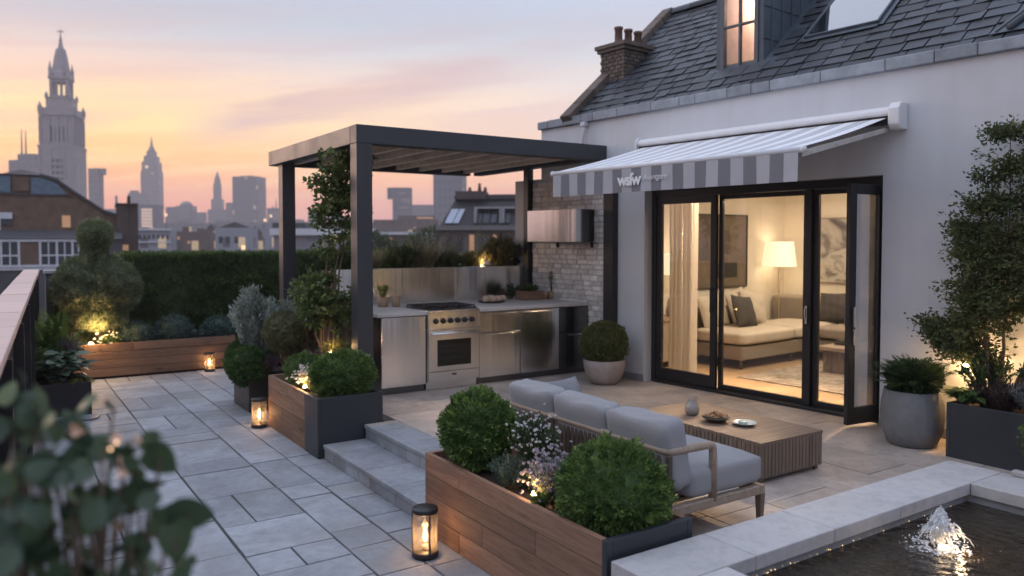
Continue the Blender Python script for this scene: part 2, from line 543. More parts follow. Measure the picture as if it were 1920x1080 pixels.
# one long mauve streak that climbs to the right
lc = w.math('MULTIPLY_ADD', w.math('SUBTRACT', az, R(13.6)), .225, R(8.0))
cn = w.noise(w.mapping(cx.outputs[0], (1.6, 1.1, 1), (2.0, 5.0, 0)), 1.0, 6, .6, .5)
off_ = w.math('SUBTRACT', w.math('SUBTRACT', el, lc), w.math('MULTIPLY', w.math('SUBTRACT', cn, .5), R(3.4)))
sm = w.ramp(w.math('MULTIPLY', w.math('ABSOLUTE', off_), 1 / R(2.0), clamp=True), [(.1, 1), (.95, 0)], 'EASE')
aw_ = w.ramp(w.math('MULTIPLY', w.math('SUBTRACT', az, R(10)), 1 / R(32), clamp=True), [(0, 0), (.14, 1), (.5, .7), (1, 0)])
skyc = w.mix(w.math('MULTIPLY', w.math('MULTIPLY', sm, aw_), w.ramp(cn, [(.3, .45), (.6, .85)])), skyc, sr(206, 172, 174))
sky = w.n.new('ShaderNodeTexSky'); sky.sky_type = 'NISHITA'; sky.sun_disc = False
sky.sun_elevation = R(3.0); sky.sun_rotation = SUN_AZ; sky.air_density = 1.2; sky.dust_density = 2.0
nis = w.n.new('ShaderNodeVectorMath'); nis.operation = 'SCALE'; nis.inputs['Scale'].default_value = .02
w.l.new(sky.outputs[0], nis.inputs[0])
add = w.n.new('ShaderNodeVectorMath'); add.operation = 'ADD'
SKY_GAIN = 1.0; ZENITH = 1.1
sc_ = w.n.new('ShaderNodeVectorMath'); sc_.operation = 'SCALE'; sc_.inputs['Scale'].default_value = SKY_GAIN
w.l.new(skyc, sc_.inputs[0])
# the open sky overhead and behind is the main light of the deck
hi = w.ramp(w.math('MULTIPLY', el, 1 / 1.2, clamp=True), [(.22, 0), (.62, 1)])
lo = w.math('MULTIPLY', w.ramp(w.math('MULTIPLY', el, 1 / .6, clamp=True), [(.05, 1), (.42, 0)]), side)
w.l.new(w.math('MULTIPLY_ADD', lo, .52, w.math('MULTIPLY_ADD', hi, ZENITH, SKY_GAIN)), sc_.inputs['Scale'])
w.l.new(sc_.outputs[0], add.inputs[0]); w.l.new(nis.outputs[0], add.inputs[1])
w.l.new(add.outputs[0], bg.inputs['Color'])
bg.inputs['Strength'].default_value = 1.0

sd = bpy.data.lights.new('sun', 'SUN'); sd.energy = .8; sd.angle = R(24); sd.color = (1, .70, .56)
so = bpy.data.objects.new('sun', sd); COL.objects.link(so)
dirv = Vector((math.sin(SUN_AZ) * math.cos(R(5)), math.cos(SUN_AZ) * math.cos(R(5)), math.sin(R(5))))
so.rotation_euler = dirv.to_track_quat('Z', 'Y').to_euler()

SC.view_settings.view_transform = 'Standard'
SC.view_settings.look = 'None'
SC.view_settings.gamma = 1.0
SC.view_settings.exposure = 0.15
SC.render.engine = 'CYCLES'
cy = SC.cycles
cy.use_denoising = True
try: cy.denoiser = 'OPENIMAGEDENOISE'
except Exception: pass
cy.max_bounces = 8; cy.diffuse_bounces = 4; cy.glossy_bounces = 4; cy.transmission_bounces = 6; cy.transparent_max_bounces = 12
cy.volume_bounces = 1
cy.sample_clamp_indirect = 4.0; cy.sample_clamp_direct = 0
cy.caustics_reflective = False; cy.caustics_refractive = False
cy.use_light_tree = True

HAZE_DENS = .0007
if HAZE_DENS > 0:
    mb = MB(); mb.box(-1450, 1450, -1450, 1450, -19, 88)
    hm = bpy.data.materials.new('haze_air'); hm.use_nodes = True
    h = NT(hm.node_tree); h.n.remove(h.n['Principled BSDF'])
    pv = h.n.new('ShaderNodeVolumePrincipled')
    pv.inputs['Color'].default_value = (.88, .80, .78, 1); pv.inputs['Density'].default_value = HAZE_DENS; pv.inputs['Anisotropy'].default_value = .2
    h.l.new(pv.outputs[0], h.n['Material Output'].inputs['Volume'])
    ho = struct('haze', mb, hm, kind='stuff')

# ------------------------------------------------------------------ ground of the city, roof deck, steps
GZ = -16.0
mb = MB(); mb.quad((-1440, -1440, GZ), (1440, -1440, GZ), (1440, 1440, GZ), (-1440, 1440, GZ))
struct('ground', mb, plain('city_ground', (.09, .09, .095), .9, vary=.3, scale=.05))

def slab(mb, xa, xb, ya, yb, zb, zt, r, j=.003):
    """one hand-cut slab: corners a few millimetres off square"""
    c = [(xa, ya), (xb, ya), (xb, yb), (xa, yb)]
    c = [(x + r.uniform(-j, j), y + r.uniform(-j, j)) for x, y in c]
    mb.hexa([(x, y, zb) for x, y in c], [(x, y, zt + r.uniform(-.0012, .0012)) for x, y in c], 0, r.random())

def slab_field(mb, x0, x1, y0, y1, ztop, th, cols, lens, gap=.008, seed=1, split=.25):
    """paving in courses that run along y, with staggered cross joints"""
    r = random.Random(seed)
    x = x0
    while x < x1 - 1e-6:
        wd = r.choice(cols)
        if x1 - x - wd < min(cols) * .6: wd = x1 - x
        y = y0 - r.random() * .5
        while y < y1:
            ln = r.choice(lens) * r.uniform(.92, 1.08)
            a, b = max(y, y0), min(y + ln, y1)
            if b - a > .04:
                dz = r.uniform(-.0018, .0018)
                if wd > .5 and r.random() < split:
                    c = x + wd * r.choice((.4, .5, .6))
                    slab(mb, x + gap / 2, c - gap / 2, a + gap / 2, b - gap / 2, ztop - th, ztop + dz, r, gap * .28)
                    slab(mb, c + gap / 2, x + wd - gap / 2, a + gap / 2, b - gap / 2, ztop - th, ztop - dz, r, gap * .28)
                else:
                    slab(mb, x + gap / 2, x + wd - gap / 2, a + gap / 2, b - gap / 2, ztop - th, ztop + dz, r, gap * .28)
            y += ln
        x += wd

mb = MB()
slab_field(mb, -.25, 3.02, -1.6, 13.4, 0, .03, (.32, .42, .50, .58), (.34, .44, .54, .66, .78), gap=.014, seed=21, split=.35)
mb.box(-.25, 3.02, -1.6, 13.4, -.3, -.0095, 1, .5)
struct('path', mb, [MAT['path'], MAT['grout']], bevel=.004)

U = .26                     # upper terrace level
mb = MB()
slab_field(mb, 3.13, 7.3, -1.6, 10.6, U, .02, (.5, .62, .75), (.6, .8, .95), gap=.005, seed=8, split=.12)
slab_field(mb, 2.82, 3.13, 6.58, 6.695, U, .02, (.31,), (.5,), gap=.006, seed=3, split=0)
mb.box(3.03, 7.3, -1.6, 10.6, 0.0, U - .006, 1, .5)
struct('terrace', mb, [MAT['terrace'], MAT['grout']], bevel=.0025)

mb = MB()                   # two stone steps between the planters
r = random.Random(4)
for (xa, xb, z0, z1) in ((2.425, 2.83, 0.002, .13), (2.82, 3.128, .13, U)):
    y = 4.64; k = 0
    while y < 6.67:
        ln = min(r.choice((.62, .75, .5)), 6.69 - y)
        if 6.69 - y - ln < .2: ln = 6.69 - y
        mb.box(xa - .012, xb, y + .003, y + ln - .003, z1 - .035, z1, 0, r.random())
        y += ln
    y = 4.64
    while y < 6.67:
        ln = min(r.uniform(.2, .3), 6.69 - y)
        if 6.69 - y - ln < .1: ln = 6.69 - y
        mb.box(xa, xb - .03, y + .002, y + ln - .002, z0, z1 - .0352, 0, r.random())
        y += ln
struct('steps', mb, [MAT['path']], bevel=.004)

mb = MB()                   # the block of flats under the roof deck
mb.box(-.25, 10.4, -4, 13.62, GZ, -.302, 0, .5)
struct('roof_deck', mb, plain('deck_block', (.2, .17, .15), .9))

# ------------------------------------------------------------------ house
hs = thing('house', 'white rendered house with slate roof, brick chimney and glazed doors', 'house', (0, 0, U), frame='H')
WT = .15                     # door recess
mb = MB()
D0, D1, DT = -.13, -2.985, 2.55          # door opening along the wall, lintel height
EZ = 3.47
mb.box(0, .3, D0, .30, U, EZ)                          # between door and kitchen post
mb.box(0, .3, D1, D0, DT, EZ)                          # over the doors
mb.box(0, .3, -7.5, D1, U, EZ)                         # right of the doors
mb.box(0, .3, .30, 1.76, 2.79, EZ)
mb.box(.012, .3, .30, 1.76, U, 2.79)
mb.box(.3, 5.0, 1.46, 1.76, U, EZ)                     # flank wall
mb.box(.012, .35, 1.761, 2.35, U, 2.8)                  # low pier past the corner
build('wall', mb, MAT['plaster'], hs)
for (a, b) in ((D0, .29), (-7.5, D1)):
    mb = MB(); mb.box(-.012, 0, a, b, U, U + .085); build('plinth', mb, MAT['plinth'], hs, bevel=.003)

# rough white brick panel behind the kitchen
mb = MB(); r = random.Random(9)
s0, s1 = .47, 1.92
z = 1.0
mb.box(-.02, .012, s0, s1, U + .0, 2.74, 1, .4)
z = U + .02; row = 0
while z < 2.70:
    hgt = r.choice((.062, .07, .078)); s_ = s0 + .004 - r.random() * .1
    while s_ < s1:
        ln = r.uniform(.09, .21)
        a, b = max(s_, s0 + .004), min(s_ + ln, s1 - .004)
        if b - a > .03:
            pr = r.uniform(.006, .020)
            j = [r.uniform(-.004, .004) for _ in range(4)]
            mb.hexa([(-.02, a + .004, z), (-.02, b - .004, z), (-.019, b - .004, z + hgt - .008), (-.019, a + .004, z + hgt - .008)],
                    [(-.02 - pr, a + .006, z + .003 + j[0] * .5), (-.02 - pr + j[1], b - .006, z + .003), (-.02 - pr + j[2], b - .006, z + hgt - .011), (-.02 - pr + j[3], a + .006, z + hgt - .011 + j[0] * .5)], 0, r.random())
        s_ += ln
    z += hgt
build('brick_wall', mb, [plain('white_brick', (.68, .65, .61), .85, vary=.20, scale=18, bump=.5, bscale=45, varf=.22), plain('brick_joint', (.48, .46, .44), .9)], hs, bevel=.004)

# eaves: a course of dressed stones standing a little proud
mb = MB(); s_ = 1.79; r = random.Random(2)
while s_ > -7.4:
    ln = r.choice((.22, .3, .34, .42, .55, .62))
    mb.box(-.05, .32, s_ - ln + .004, s_ - .002, EZ + .001, EZ + .105 + r.uniform(-.004, .004), 0, r.random())
    s_ -= ln
build('eaves', mb, MAT['eaves'], hs, bevel=.008)

# slate roof, each slate laid
SL = R(41); ct, stn = math.cos(SL), math.sin(SL)
RZ0 = EZ + .09
def roofp(t, s, h=0.0):    # t up the slope, h off it
    return (.02 + t * ct - h * stn, s, RZ0 + t * stn + h * ct)
VERGE = 1.12
rf = MB(); r = random.Random(6)
TL = 2.62
for (ta, tb, sa, sb) in ((0, TL, VERGE, -.87), (0, TL, -1.41, -7.5), (0, .60, -.87, -1.41), (2.25, TL, -.87, -1.41)):
    rf.add([roofp(ta, sa), roofp(ta, sb), roofp(tb, sb), roofp(tb, sa)], [(0, 1, 2, 3)], 1, .3)
t = -.03; row = 0
while t < TL - .05:
    s_ = VERGE - .02 + (.11 if row % 2 else 0) - r.random() * .02
    while s_ > -7.4:
        wd = r.uniform(.20, .31)
        a, b = min(s_, VERGE - .02), s_ - wd
        if not (b < -.83 and a > -1.45 and .40 < t < 2.2):
            dd = r.uniform(-.012, .012); hh = r.uniform(0, .010); tl = r.uniform(-.006, .006)
            rf.hexa([roofp(t + dd, a - .009, .004 + hh), roofp(t + dd, b + .009, .004 + hh), roofp(t + .20, b + .009, .002), roofp(t + .20, a - .009, .002)],
                    [roofp(t + dd, a - .008, .016 + hh + tl), roofp(t + dd + tl, b + .008, .016 + hh - tl), roofp(t + .20, b + .008, .006), roofp(t + .20, a - .008, .006)], 0, r.random())
        s_ -= wd
    t += .155; row += 1
roof = build('roof', rf, [MAT['slate'], MAT['lead']], hs)
mb = MB()                    # rounded ridge tiles, and the raised stone verge
s_ = VERGE
while s_ > -7.4:
    pts = []
    for k in range(9):
        a = math.pi * k / 8
        pts.append((math.cos(a) * .11, math.sin(a) * .10))
    e = roofp(TL, 0)
    mb.prism([(e[0] + p[0], e[2] + p[1] - .03) for p in pts], 'y', s_ - .38, s_ - .004, 0, r.random())
    s_ -= .385
build('ridge', mb, MAT['slate'], roof)
mb = MB(); t = -.08
while t < TL - .1:
    mb.hexa([roofp(t, VERGE + .16, -.12), roofp(t, VERGE - .03, -.12), roofp(t + .296, VERGE - .03, -.12), roofp(t + .296, VERGE + .16, -.12)],
            [roofp(t, VERGE + .16, .10), roofp(t, VERGE - .03, .10), roofp(t + .296, VERGE - .03, .10), roofp(t + .296, VERGE + .16, .10)], 0, r.random())
    t += .30
build('verge', mb, MAT['chimney'], roof, bevel=.012)

# chimney stack with three clay pots
mb = MB(); r = random.Random(3)
ca, cb, cs0, cs1 = .62, 1.22, .80, 1.25
mb.box(ca + .012, cb - .012, cs0 + .012, cs1 - .012, 3.6, 4.52, 1, .3)
z = 3.6; row = 0
while z < 4.47:
    for (lo, hi, fx, sign) in ((cs0, cs1, ca, 0), ):
        s_ = lo - (.05 if row % 2 else 0)
        while s_ < hi:
            a, b = max(s_, lo), min(s_ + .105, hi)
            if b - a > .02: mb.box(ca - r.uniform(0, .004), ca + .013, a + .003, b - .003, z + .003, z + .047, 0, r.random())
            s_ += .11
    o_ = ca + .014 - (.05 if row % 2 else 0)
    while o_ < cb:
        a, b = max(o_, ca + .014), min(o_ + .105, cb)
        if b - a > .02: mb.box(a + .003, b - .003, cs0 - r.uniform(0, .004), cs0 + .013, z + .003, z + .047, 0, r.random())
        o_ += .11
    z += .05; row += 1
mb.box(ca - .03, cb + .03, cs0 - .03, cs1 + .03, 4.50, 4.545, 0, .6)
mb.box(ca - .055, cb + .055, cs0 - .055, cs1 + .055, 4.546, 4.60, 0, .7)
ch = build('chimney', mb, [MAT['chimney'], plain('chimney_joint', (.09, .08, .07), .9)], hs, bevel=.004)
for k, o_ in enumerate((.74, .93, 1.12)):
    mb = MB()
    mb.lathe([(.062, 0), (.055, .03), (.05, .20), (.06, .205), (.06, .24), (.045, .241), (.045, .2)], (o_, 1.02, 4.601), 14, cap=False)
    build('chimney_pot', mb, MAT['pot_clay'], ch)

# dormer, lead clad, with a lit four-pane window
dm = MB()
da, dz0, dz1 = .42, 3.80, 5.02
dsL, dsR = -.83, -1.45
dm.box(da, 1.75, dsR, dsR + .06, 3.6, dz1); dm.box(da, 1.75, dsL - .06, dsL, 3.6, dz1)
dm.box(da + .08, 1.75, dsR + .06, dsL - .06, dz1 - .05, dz1 - .002)
dm.box(da - .08, 1.85, dsR - .07, dsL + .07, dz1, dz1 + .07)
dm.box(da - .02, da + .08, dsR + .06, dsL - .06, 3.7, dz0 + .04)
for o_ in np.arange(da + .14, 1.5, .19):          # standing seams of the lead
    dm.box(o_, o_ + .016, dsR - .014, dsR, 3.7, dz1)
for z_ in (4.15, 4.5, 4.85):
    dm.box(da + .0, 1.6, dsR - .008, dsR - .0005, z_, z_ + .012)
dorm = build('dormer', dm, MAT['lead'], hs, bevel=.006)
wn = MB()
wa, wb, wz0, wz1 = dsR + .062, dsL - .062, dz0 + .042, 4.86
wn.box(da - .015, da + .05, wa, wa + .05, wz0, wz1); wn.box(da - .015, da + .05, wb - .05, wb, wz0, wz1)
wn.box(da - .015, da + .05, wa + .05, wb - .05, wz0, wz0 + .05); wn.box(da - .015, da + .05, wa + .05, wb - .05, wz1 - .05, wz1)
wn.box(da - .005, da + .04, (wa + wb) / 2 - .012, (wa + wb) / 2 + .012, wz0 + .05, wz1 - .05)
wn.box(da - .004, da + .038, wa + .05, wb - .05, 4.35, 4.374)
wnf = build('window_frame', wn, plain('grey_frame', (.10, .115, .13), .5), dorm, bevel=.004)
mb = MB(); mb.box(da + .012, da + .018, wa + .05, wb - .05, wz0 + .05, wz1 - .05)
build('pane', mb, MAT['glass'], dorm)
mb = MB()                    # the lit room behind the dormer window
mb.box(1.5, 1.55, dsR + .06, dsL - .06, 3.7, dz1 - .06)
mb.box(da + .1, 1.5, dsR + .061, dsR + .07, 3.7, dz1 - .06); mb.box(da + .1, 1.5, dsL - .07, dsL - .061, 3.7, dz1 - .06)
mb.box(da + .1, 1.5, dsR + .07, dsL - .07, 3.68, 3.70); mb.box(da + .1, 1.5, dsR + .07, dsL - .07, dz1 - .07, dz1 - .06)
build('attic_room', mb, plain('attic_paint', (.66, .54, .49), .8), dorm)
for k, (o_, s_, z_) in enumerate(((1.0, -1.05, 4.62), (1.1, -1.2, 4.35), (1.2, -1.0, 4.1))):
    p = MB(); p.lathe([(0, -.02), (.016, -.012), (.02, 0), (.012, .02), (0, .026)], (o_, s_, z_), 10)
    p.tube([(o_, s_, z_ + .02), (o_, s_, dz1 - .07)], .003, 5)
    build('pendant', p, emis('bulb', (1, .72, .45), 14) if k == 0 else bpy.data.materials['bulb'], dorm)
light('attic_light', 'POINT', HP(1.05, -1.13, 4.75), 16, (1, .74, .58), .08)

# skylight lying in the slope
mb = MB()
k0, k1, q0, q1 = -2.64, -1.84, .76, 2.2
def fr(a0, a1, b0, b1, h0, h1, mat=0):
    mb.hexa([roofp(b0, a0, h0), roofp(b0, a1, h0), roofp(b1, a1, h0), roofp(b1, a0, h0)], [roofp(b0, a0, h1), roofp(b0, a1, h1), roofp(b1, a1, h1), roofp(b1, a0, h1)], mat)
fr(k0, k0 + .022, q0, q1, .02, .06); fr(k1 - .022, k1, q0, q1, .02, .06)
fr(k0 + .022, k1 - .022, q0, q0 + .022, .02, .06); fr(k0 + .022, k1 - .022, q1 - .022, q1, .02, .06)
fr(k0 - .05, k0, q0 - .03, q1, .024, .032); fr(k1, k1 + .05, q0 - .03, q1, .024, .032); fr(k0, k1, q0 - .06, q0, .024, .034)
sk = build('skylight', mb, MAT['lead'], hs, bevel=.004)
mb = MB(); fr(k0 + .022, k1 - .022, q0 + .022, q1 - .022, .04, .052)
gm, gt, gb = newmat('skylight_glass')
gb.inputs['Base Color'].default_value = (.02, .025, .03, 1); gb.inputs['Roughness'].default_value = .04
gb.inputs['Specular IOR Level'].default_value = 1.0; gb.inputs['Metallic'].default_value = .0
gb.inputs['Coat Weight'].default_value = 1.0; gb.inputs['Coat IOR'].default_value = 2.4; gb.inputs['Coat Roughness'].default_value = .02
build('pane', mb, gm, sk)
mb = MB()                    # lead hip roll at the far right of the slope
mb.tube([roofp(.12, -3.95, .05), roofp(1.4, -4.6, .05)], .03, 8)
mb.tube([roofp(.12, -3.85, .03), roofp(1.4, -4.45, .03)], .012, 6)
mb.hexa([roofp(.1, -3.8, .024), roofp(.1, -4.6, .024), roofp(1.5, -5.2, .024), roofp(1.4, -4.4, .024)], [roofp(.1, -3.8, .03), roofp(.1, -4.6, .03), roofp(1.5, -5.2, .03), roofp(1.4, -4.4, .03)], 0)
build('lead_flashing', mb, MAT['lead'], roof)
mb = MB()                    # rainwater pipe
mb.tube([(-.05, .86, EZ - .0), (-.055, .86, 3.36), (-.05, .90, 3.2), (-.05, .91, 2.9)], .022, 8)
mb.box(-.085, -.015, .82, .90, EZ - .05, EZ - .001)
build('rain_pipe', mb, MAT['plaster'], hs)

# glazed doors
BK = MAT['black']
mb = MB()
fz0, fz1 = U, DT
fo0, fo1 = .13, .25
FJ = .065
mb.box(fo0, fo1, D0 - FJ, D0, fz0, fz1); mb.box(fo0, fo1, D1, D1 + FJ, fz0, fz1)
mb.box(fo0, fo1, D1 + FJ, D0 - FJ, fz1 - .085, fz1); mb.box(fo0 - .04, fo1, D1 + FJ, D0 - FJ, fz0, fz0 + .032)
mb.box(fo0 + .02, fo1 - .02, -2.20, -2.135, fz0 + .032, fz1 - .085)
df = build('door_frame', mb, BK, hs, bevel=.004)
def leaf(name, a, b, off, parent, th=.045, st_=.07, botr=.14, topr=.08, M=None, glass=True):
    """a framed glass leaf between a and b along the wall"""
    q = MB(); z0, z1 = fz0 + .034, fz1 - .088
    q.box(off, off + th, a, a + st_, z0, z1, M=M); q.box(off, off + th, b - st_, b, z0, z1, M=M)
    q.box(off, off + th, a + st_, b - st_, z0, z0 + botr, M=M); q.box(off, off + th, a + st_, b - st_, z1 - topr, z1, M=M)
    o = build(name, q, BK, parent, bevel=.004)
    p = MB(); p.box(off + .018, off + .024, a + st_, b - st_, z0 + botr, z1 - topr, M=M)
    build('glass', p, MAT['glass'], o)
    return o
l1 = leaf('door', -1.055, D0 - FJ - .002, .145, hs, st_=.075)
q = MB(); q.box(.10, .112, -1.025, -1.008, 1.15, 1.42); q.box(.112, .146, -1.025, -1.008, 1.15, 1.165); q.box(.112, .146, -1.025, -1.008, 1.405, 1.42)
build('handle', q, BK, l1, bevel=.003)
l2 = leaf('door', -2.133, -1.058, .195, hs, st_=.045, botr=.05, topr=.05)
l3 = leaf('door', -2.66, -2.203, .195, hs, st_=.05, botr=.05, topr=.05)
q = MB(); q.box(.12, .128, -2.18, -2.155, 1.12, 1.30); q.box(.10, .12, -2.175, -2.16, 1.17, 1.28)
build('handle', q, MAT['steel'], l3, bevel=.003)
# folded outer leaf, hinged at the right jamb and standing open
hx, hy = .118, D1 + .045
tx, ty = -.335, -2.845
dvx = Vector((tx - hx, ty - hy, 0)); L4 = dvx.length; dvx.normalize()
nvx = Vector((-dvx.y, dvx.x, 0))
M4 = Matrix(((nvx.x, dvx.x, 0, hx), (nvx.y, dvx.y, 0, hy), (0, 0, 1, 0), (0, 0, 0, 1)))
l4 = leaf('door', 0.0, L4, -.022, hs, st_=.085, botr=.15, topr=.09, M=M4)
l4['label'] = 'narrow glass leaf standing open'
q = MB()
for sx in (-.05, .036):
    q.box(sx, sx + .014, L4 - .055, L4 - .035, 1.02, 1.16, M=M4); q.box(sx - .004, sx + .018, L4 - .06, L4 - .03, 1.18, 1.36, M=M4)
build('handle', q, MAT['steel'], l4, bevel=.003)

# the room behind the doors
RB, RN, RS, RH = 4.25, .70, -4.6, 2.95
mb = MB()
mb.box(RB, RB + .1, RS, RN + .1, .27, RH); mb.box(.3, RB, RN, RN + .1, .27, RH); mb.box(.3, RB, RS - .1, RS, .27, RH)
build('room_wall', mb, MAT['room'], hs)
mb = MB(); mb.box(.3, RB, RS, RN, RH, RH + .05); build('room_ceiling', mb, plain('ceiling_white', (.8, .76, .7), .9), hs)
mb = MB(); r = random.Random(8); s_ = RS
while s_ < RN:
    o_ = .262 - r.random()
    while o_ < RB:
        ln = r.uniform(1.1, 1.8); a, b = max(o_, .262), min(o_ + ln, RB)
        if b - a > .02: mb.box(a + .001, b - .001, s_ + .001, min(s_ + .16, RN) - .001, .268, .28, 0, r.random())
        o_ += ln
    s_ += .16
mb.box(.262, RB, RS, RN, .25, .267, 0, .5)
OAKX = wood('oak_boards', (.36, .24, .14), (.50, .35, .21), 'x', varf=.10, rough=.4, knots=False)
build('room_floor', mb, OAKX, hs)
mb = MB(); mb.box(RB - .015, RB - .001, RS, RN - .016, .281, .37); mb.box(.3, RB - .016, RN - .015, RN - .001, .281, .37)
build('skirting', mb, MAT['white'], hs)
# ------------------------------------------------------------------ awning
A0, A1 = -3.17, -.15
aw = thing('awning', 'grey and white striped awning pulled out over the glazed doors', 'awning', (0, (A0 + A1) / 2, 2.98), frame='H')
mb = MB()
mb.prism([(-.004, 3.055), (-.14, 3.055), (-.16, 3.07), (-.16, 3.10), (-.12, 3.135), (-.004, 3.14)], 'y', A0 + .07, A1, 0)
build('cassette', mb, MAT['white_metal'], aw, bevel=.008)
mb = MB()
mb.box(-.12, -.01, A0 + .07, A1, 2.99, 3.054); build('slot', mb, MAT['black'], aw)
for (a, b) in ((A0 - .03, A0 + .069), (A1 + .001, A1 + .03)):
    mb = MB()
    zb = 2.93 if a < -3 else 2.97
    mb.prism([(-.003, zb), (-.14, zb), (-.175, zb + .04), (-.175, 3.11), (-.13, 3.165), (-.003, 3.17)], 'y', a, b, 0)
    build('end_cap', mb, MAT['white_metal'], aw, bevel=.012)
BX, BZ = -1.50, 2.66
fb = MB(); NS = 23; sw = (A1 - A0 - .16) / NS
va = MB()
B0 = A0 + .10
for k in range(NS):
    a, b = B0 + k * sw, B0 + (k + 1) * sw
    mt = 0 if k % 2 == 0 else 1
    rows = []
    for i in range(13):
        t = i / 12
        sag = -.016 * math.sin(math.pi * t)
        rows.append((-.14 + (BX + .14) * t, 3.035 + (BZ + .02 - 3.035) * t + sag))
    # each dark band of the sheet carries two fine pale lines
    cuts = [(0, 1, mt)] if mt == 0 else [(0, .3, 1), (.3, .42, 0), (.42, .62, 1), (.62, .74, 0), (.74, 1, 1)]
    for (u0, u1, m_) in cuts:
        for (p, q) in zip(rows[:-1], rows[1:]):
            ya, yb = a + (b - a) * u0, a + (b - a) * u1
            fb.quad((p[0], ya, p[1]), (p[0], yb, p[1]), (q[0], yb, q[1]), (q[0], ya, q[1]), m_ if m_ == 0 else 1, .5)
    mv = 0 if k % 2 == 0 else 1
    n = 4
    for i in range(n):
        for j in range(4):
            def pt(u, v):
                s_ = a + (b - a) * u
                return (BX - .022 + .006 * math.sin(s_ * 9.0) * v + .004 * math.sin(s_ * 23) * v, s_, BZ - .02 - .225 * v)
            u0, u1, v0, v1 = i / n, (i + 1) / n, j / 4, (j + 1) / 4
            va.quad(pt(u0, v0), pt(u1, v0), pt(u1, v1), pt(u0, v1), mv, .5)
o = build('fabric', fb, [MAT['awn_white'], plain('awning_mid_grey', (.40, .41, .43), .8, vary=.04)], aw)
m_ = o.modifiers.new('thick', 'SOLIDIFY'); m_.thickness = .003
vo_ = build('valance', va, [plain('valance_pale', (.44, .44, .46), .85, vary=.05), plain('valance_grey', (.20, .20, .215), .85, vary=.05)], aw)
m_ = vo_.modifiers.new('thick', 'SOLIDIFY'); m_.thickness = .003
mb = MB(); mb.tube([(BX, B0 - .02, BZ), (BX, A1 - .04, BZ)], .026, 12)
mb.tube([(BX, B0 - .045, BZ), (BX, B0 - .02, BZ)], .03, 12); mb.tube([(BX, A1 - .04, BZ), (BX, A1 - .02, BZ)], .03, 12)
build('front_bar', mb, MAT['white_metal'], aw)
for s_ in (A0 + .115, A1 - .12):
    mb = MB()
    mb.prism([(-.10, 2.955), (-.10, 2.915), (BX + .03, BZ - .055), (BX + .03, BZ - .005)], 'y', s_ - .016, s_ + .016, 0)
    for o_ in (.3, .62, .9):
        x = -.10 + (BX + .13) * o_; zz = 2.935 + (BZ - .03 - 2.935) * o_
        mb.lathe([(.014, -.02), (.014, .02)], (0, 0, 0), 10)
        vv = mb.v[-1]; mb.v[-1] = np.stack([vv[:, 0] + x, vv[:, 2] * 1.05 + s_, vv[:, 1] + zz], 1)
    build('arm', mb, plain('arm_metal', (.5, .46, .42), .5) if 'arm_metal' not in bpy.data.materials else bpy.data.materials['arm_metal'], aw, bevel=.003)

def lettering(name, text, size, loc, rot, mat, parent, bold=0.0, shear=0.0, spacing=1.0, depth=.0015):
    cu = bpy.data.curves.new(name, 'FONT'); cu.body = text; cu.size = size
    cu.offset = bold; cu.shear = shear; cu.extrude = depth; cu.space_character = spacing
    tmp = bpy.data.objects.new(name + '_tmp', cu); COL.objects.link(tmp)
    dg = bpy.context.evaluated_depsgraph_get()
    me = bpy.data.meshes.new_from_object(tmp.evaluated_get(dg))
    bpy.data.objects.remove(tmp)
    me.materials.clear(); me.materials.append(mat)
    o = bpy.data.objects.new(name, me); COL.objects.link(o); o.parent = parent
    b = BASE[parent.name]
    o.location = (loc[0] - b[0], loc[1] - b[1], loc[2] - b[2]); o.rotation_euler = rot
    return o
# reads left to right for somebody on the deck: text runs towards -s
lettering('lettering', 'wsfw', .158, (BX - .040, -1.17, BZ - .178), (R(90), 0, R(-90)), MAT['white'], aw, bold=.005, spacing=.86)
lettering('lettering', 'Avantgarn', .074, (BX - .040, -1.49, BZ - .142), (R(90), 0, R(-90)), MAT['white_metal'], aw, shear=.25, spacing=.95)

# ------------------------------------------------------------------ cooker hood on the brick wall
hd = thing('cooker_hood', 'boxy brushed steel cooker hood on the white brick wall', 'cooker hood', (0, 1.06, 1.93), frame='H')
mb = MB()
mb.box(-.45, -.022, .585, 1.52, 1.935, 2.345); build('body', mb, MAT['steel'], hd, bevel=.004)
mb = MB(); mb.box(-.40, -.03, .64, 1.47, 1.928, 1.9345); build('filter', mb, MAT['black'], hd)
for s_ in (.72, 1.38):
    mb = MB(); mb.box(-.06, -.022, s_ - .012, s_ + .012, 1.86, 1.9345); build('bracket', mb, MAT['black'], hd)

# ------------------------------------------------------------------ pergola
PX0, PX1, PY0, PY1 = 3.085, 6.40, 7.50, 10.55
PZT, PZB = 3.14, 2.95
pg = thing('pergola', 'dark metal pergola with boarded roof over the outdoor kitchen', 'pergola', (PX0, PY0, U))
mb = MB()
mb.box(PX0, 6.42, PY0, PY0 + .17, PZB, PZT); build('beam', mb, MAT['pergola'], pg, bevel=.006)
mb = MB(); mb.box(PX0, PX0 + .14, PY0 + .1705, PY1 - .1405, PZB, PZT - .002); build('beam', mb, MAT['pergola'], pg, bevel=.006)
mb = MB(); mb.box(PX0, 6.15, PY1 - .14, PY1, PZB, PZT); build('beam', mb, MAT['pergola'], pg, bevel=.006)
mb = MB(); mb.box(6.20, 6.34, PY0 + .1705, PY1 - .1405, PZB, PZT - .002); build('beam', mb, MAT['pergola'], pg, bevel=.006)
for (x, y, wd) in ((PX0, PY0, .17), (PX0 + .06, PY1 - .40, .17)):
    mb = MB(); mb.box(x, x + wd, y + .0, y + wd, U, PZB - .001)
    mb.box(x + wd * .62, x + wd * .66, y - .0015, y + .001, U, PZB - .001, 0)
    build('post', mb, MAT['pergola'], pg, bevel=.005)
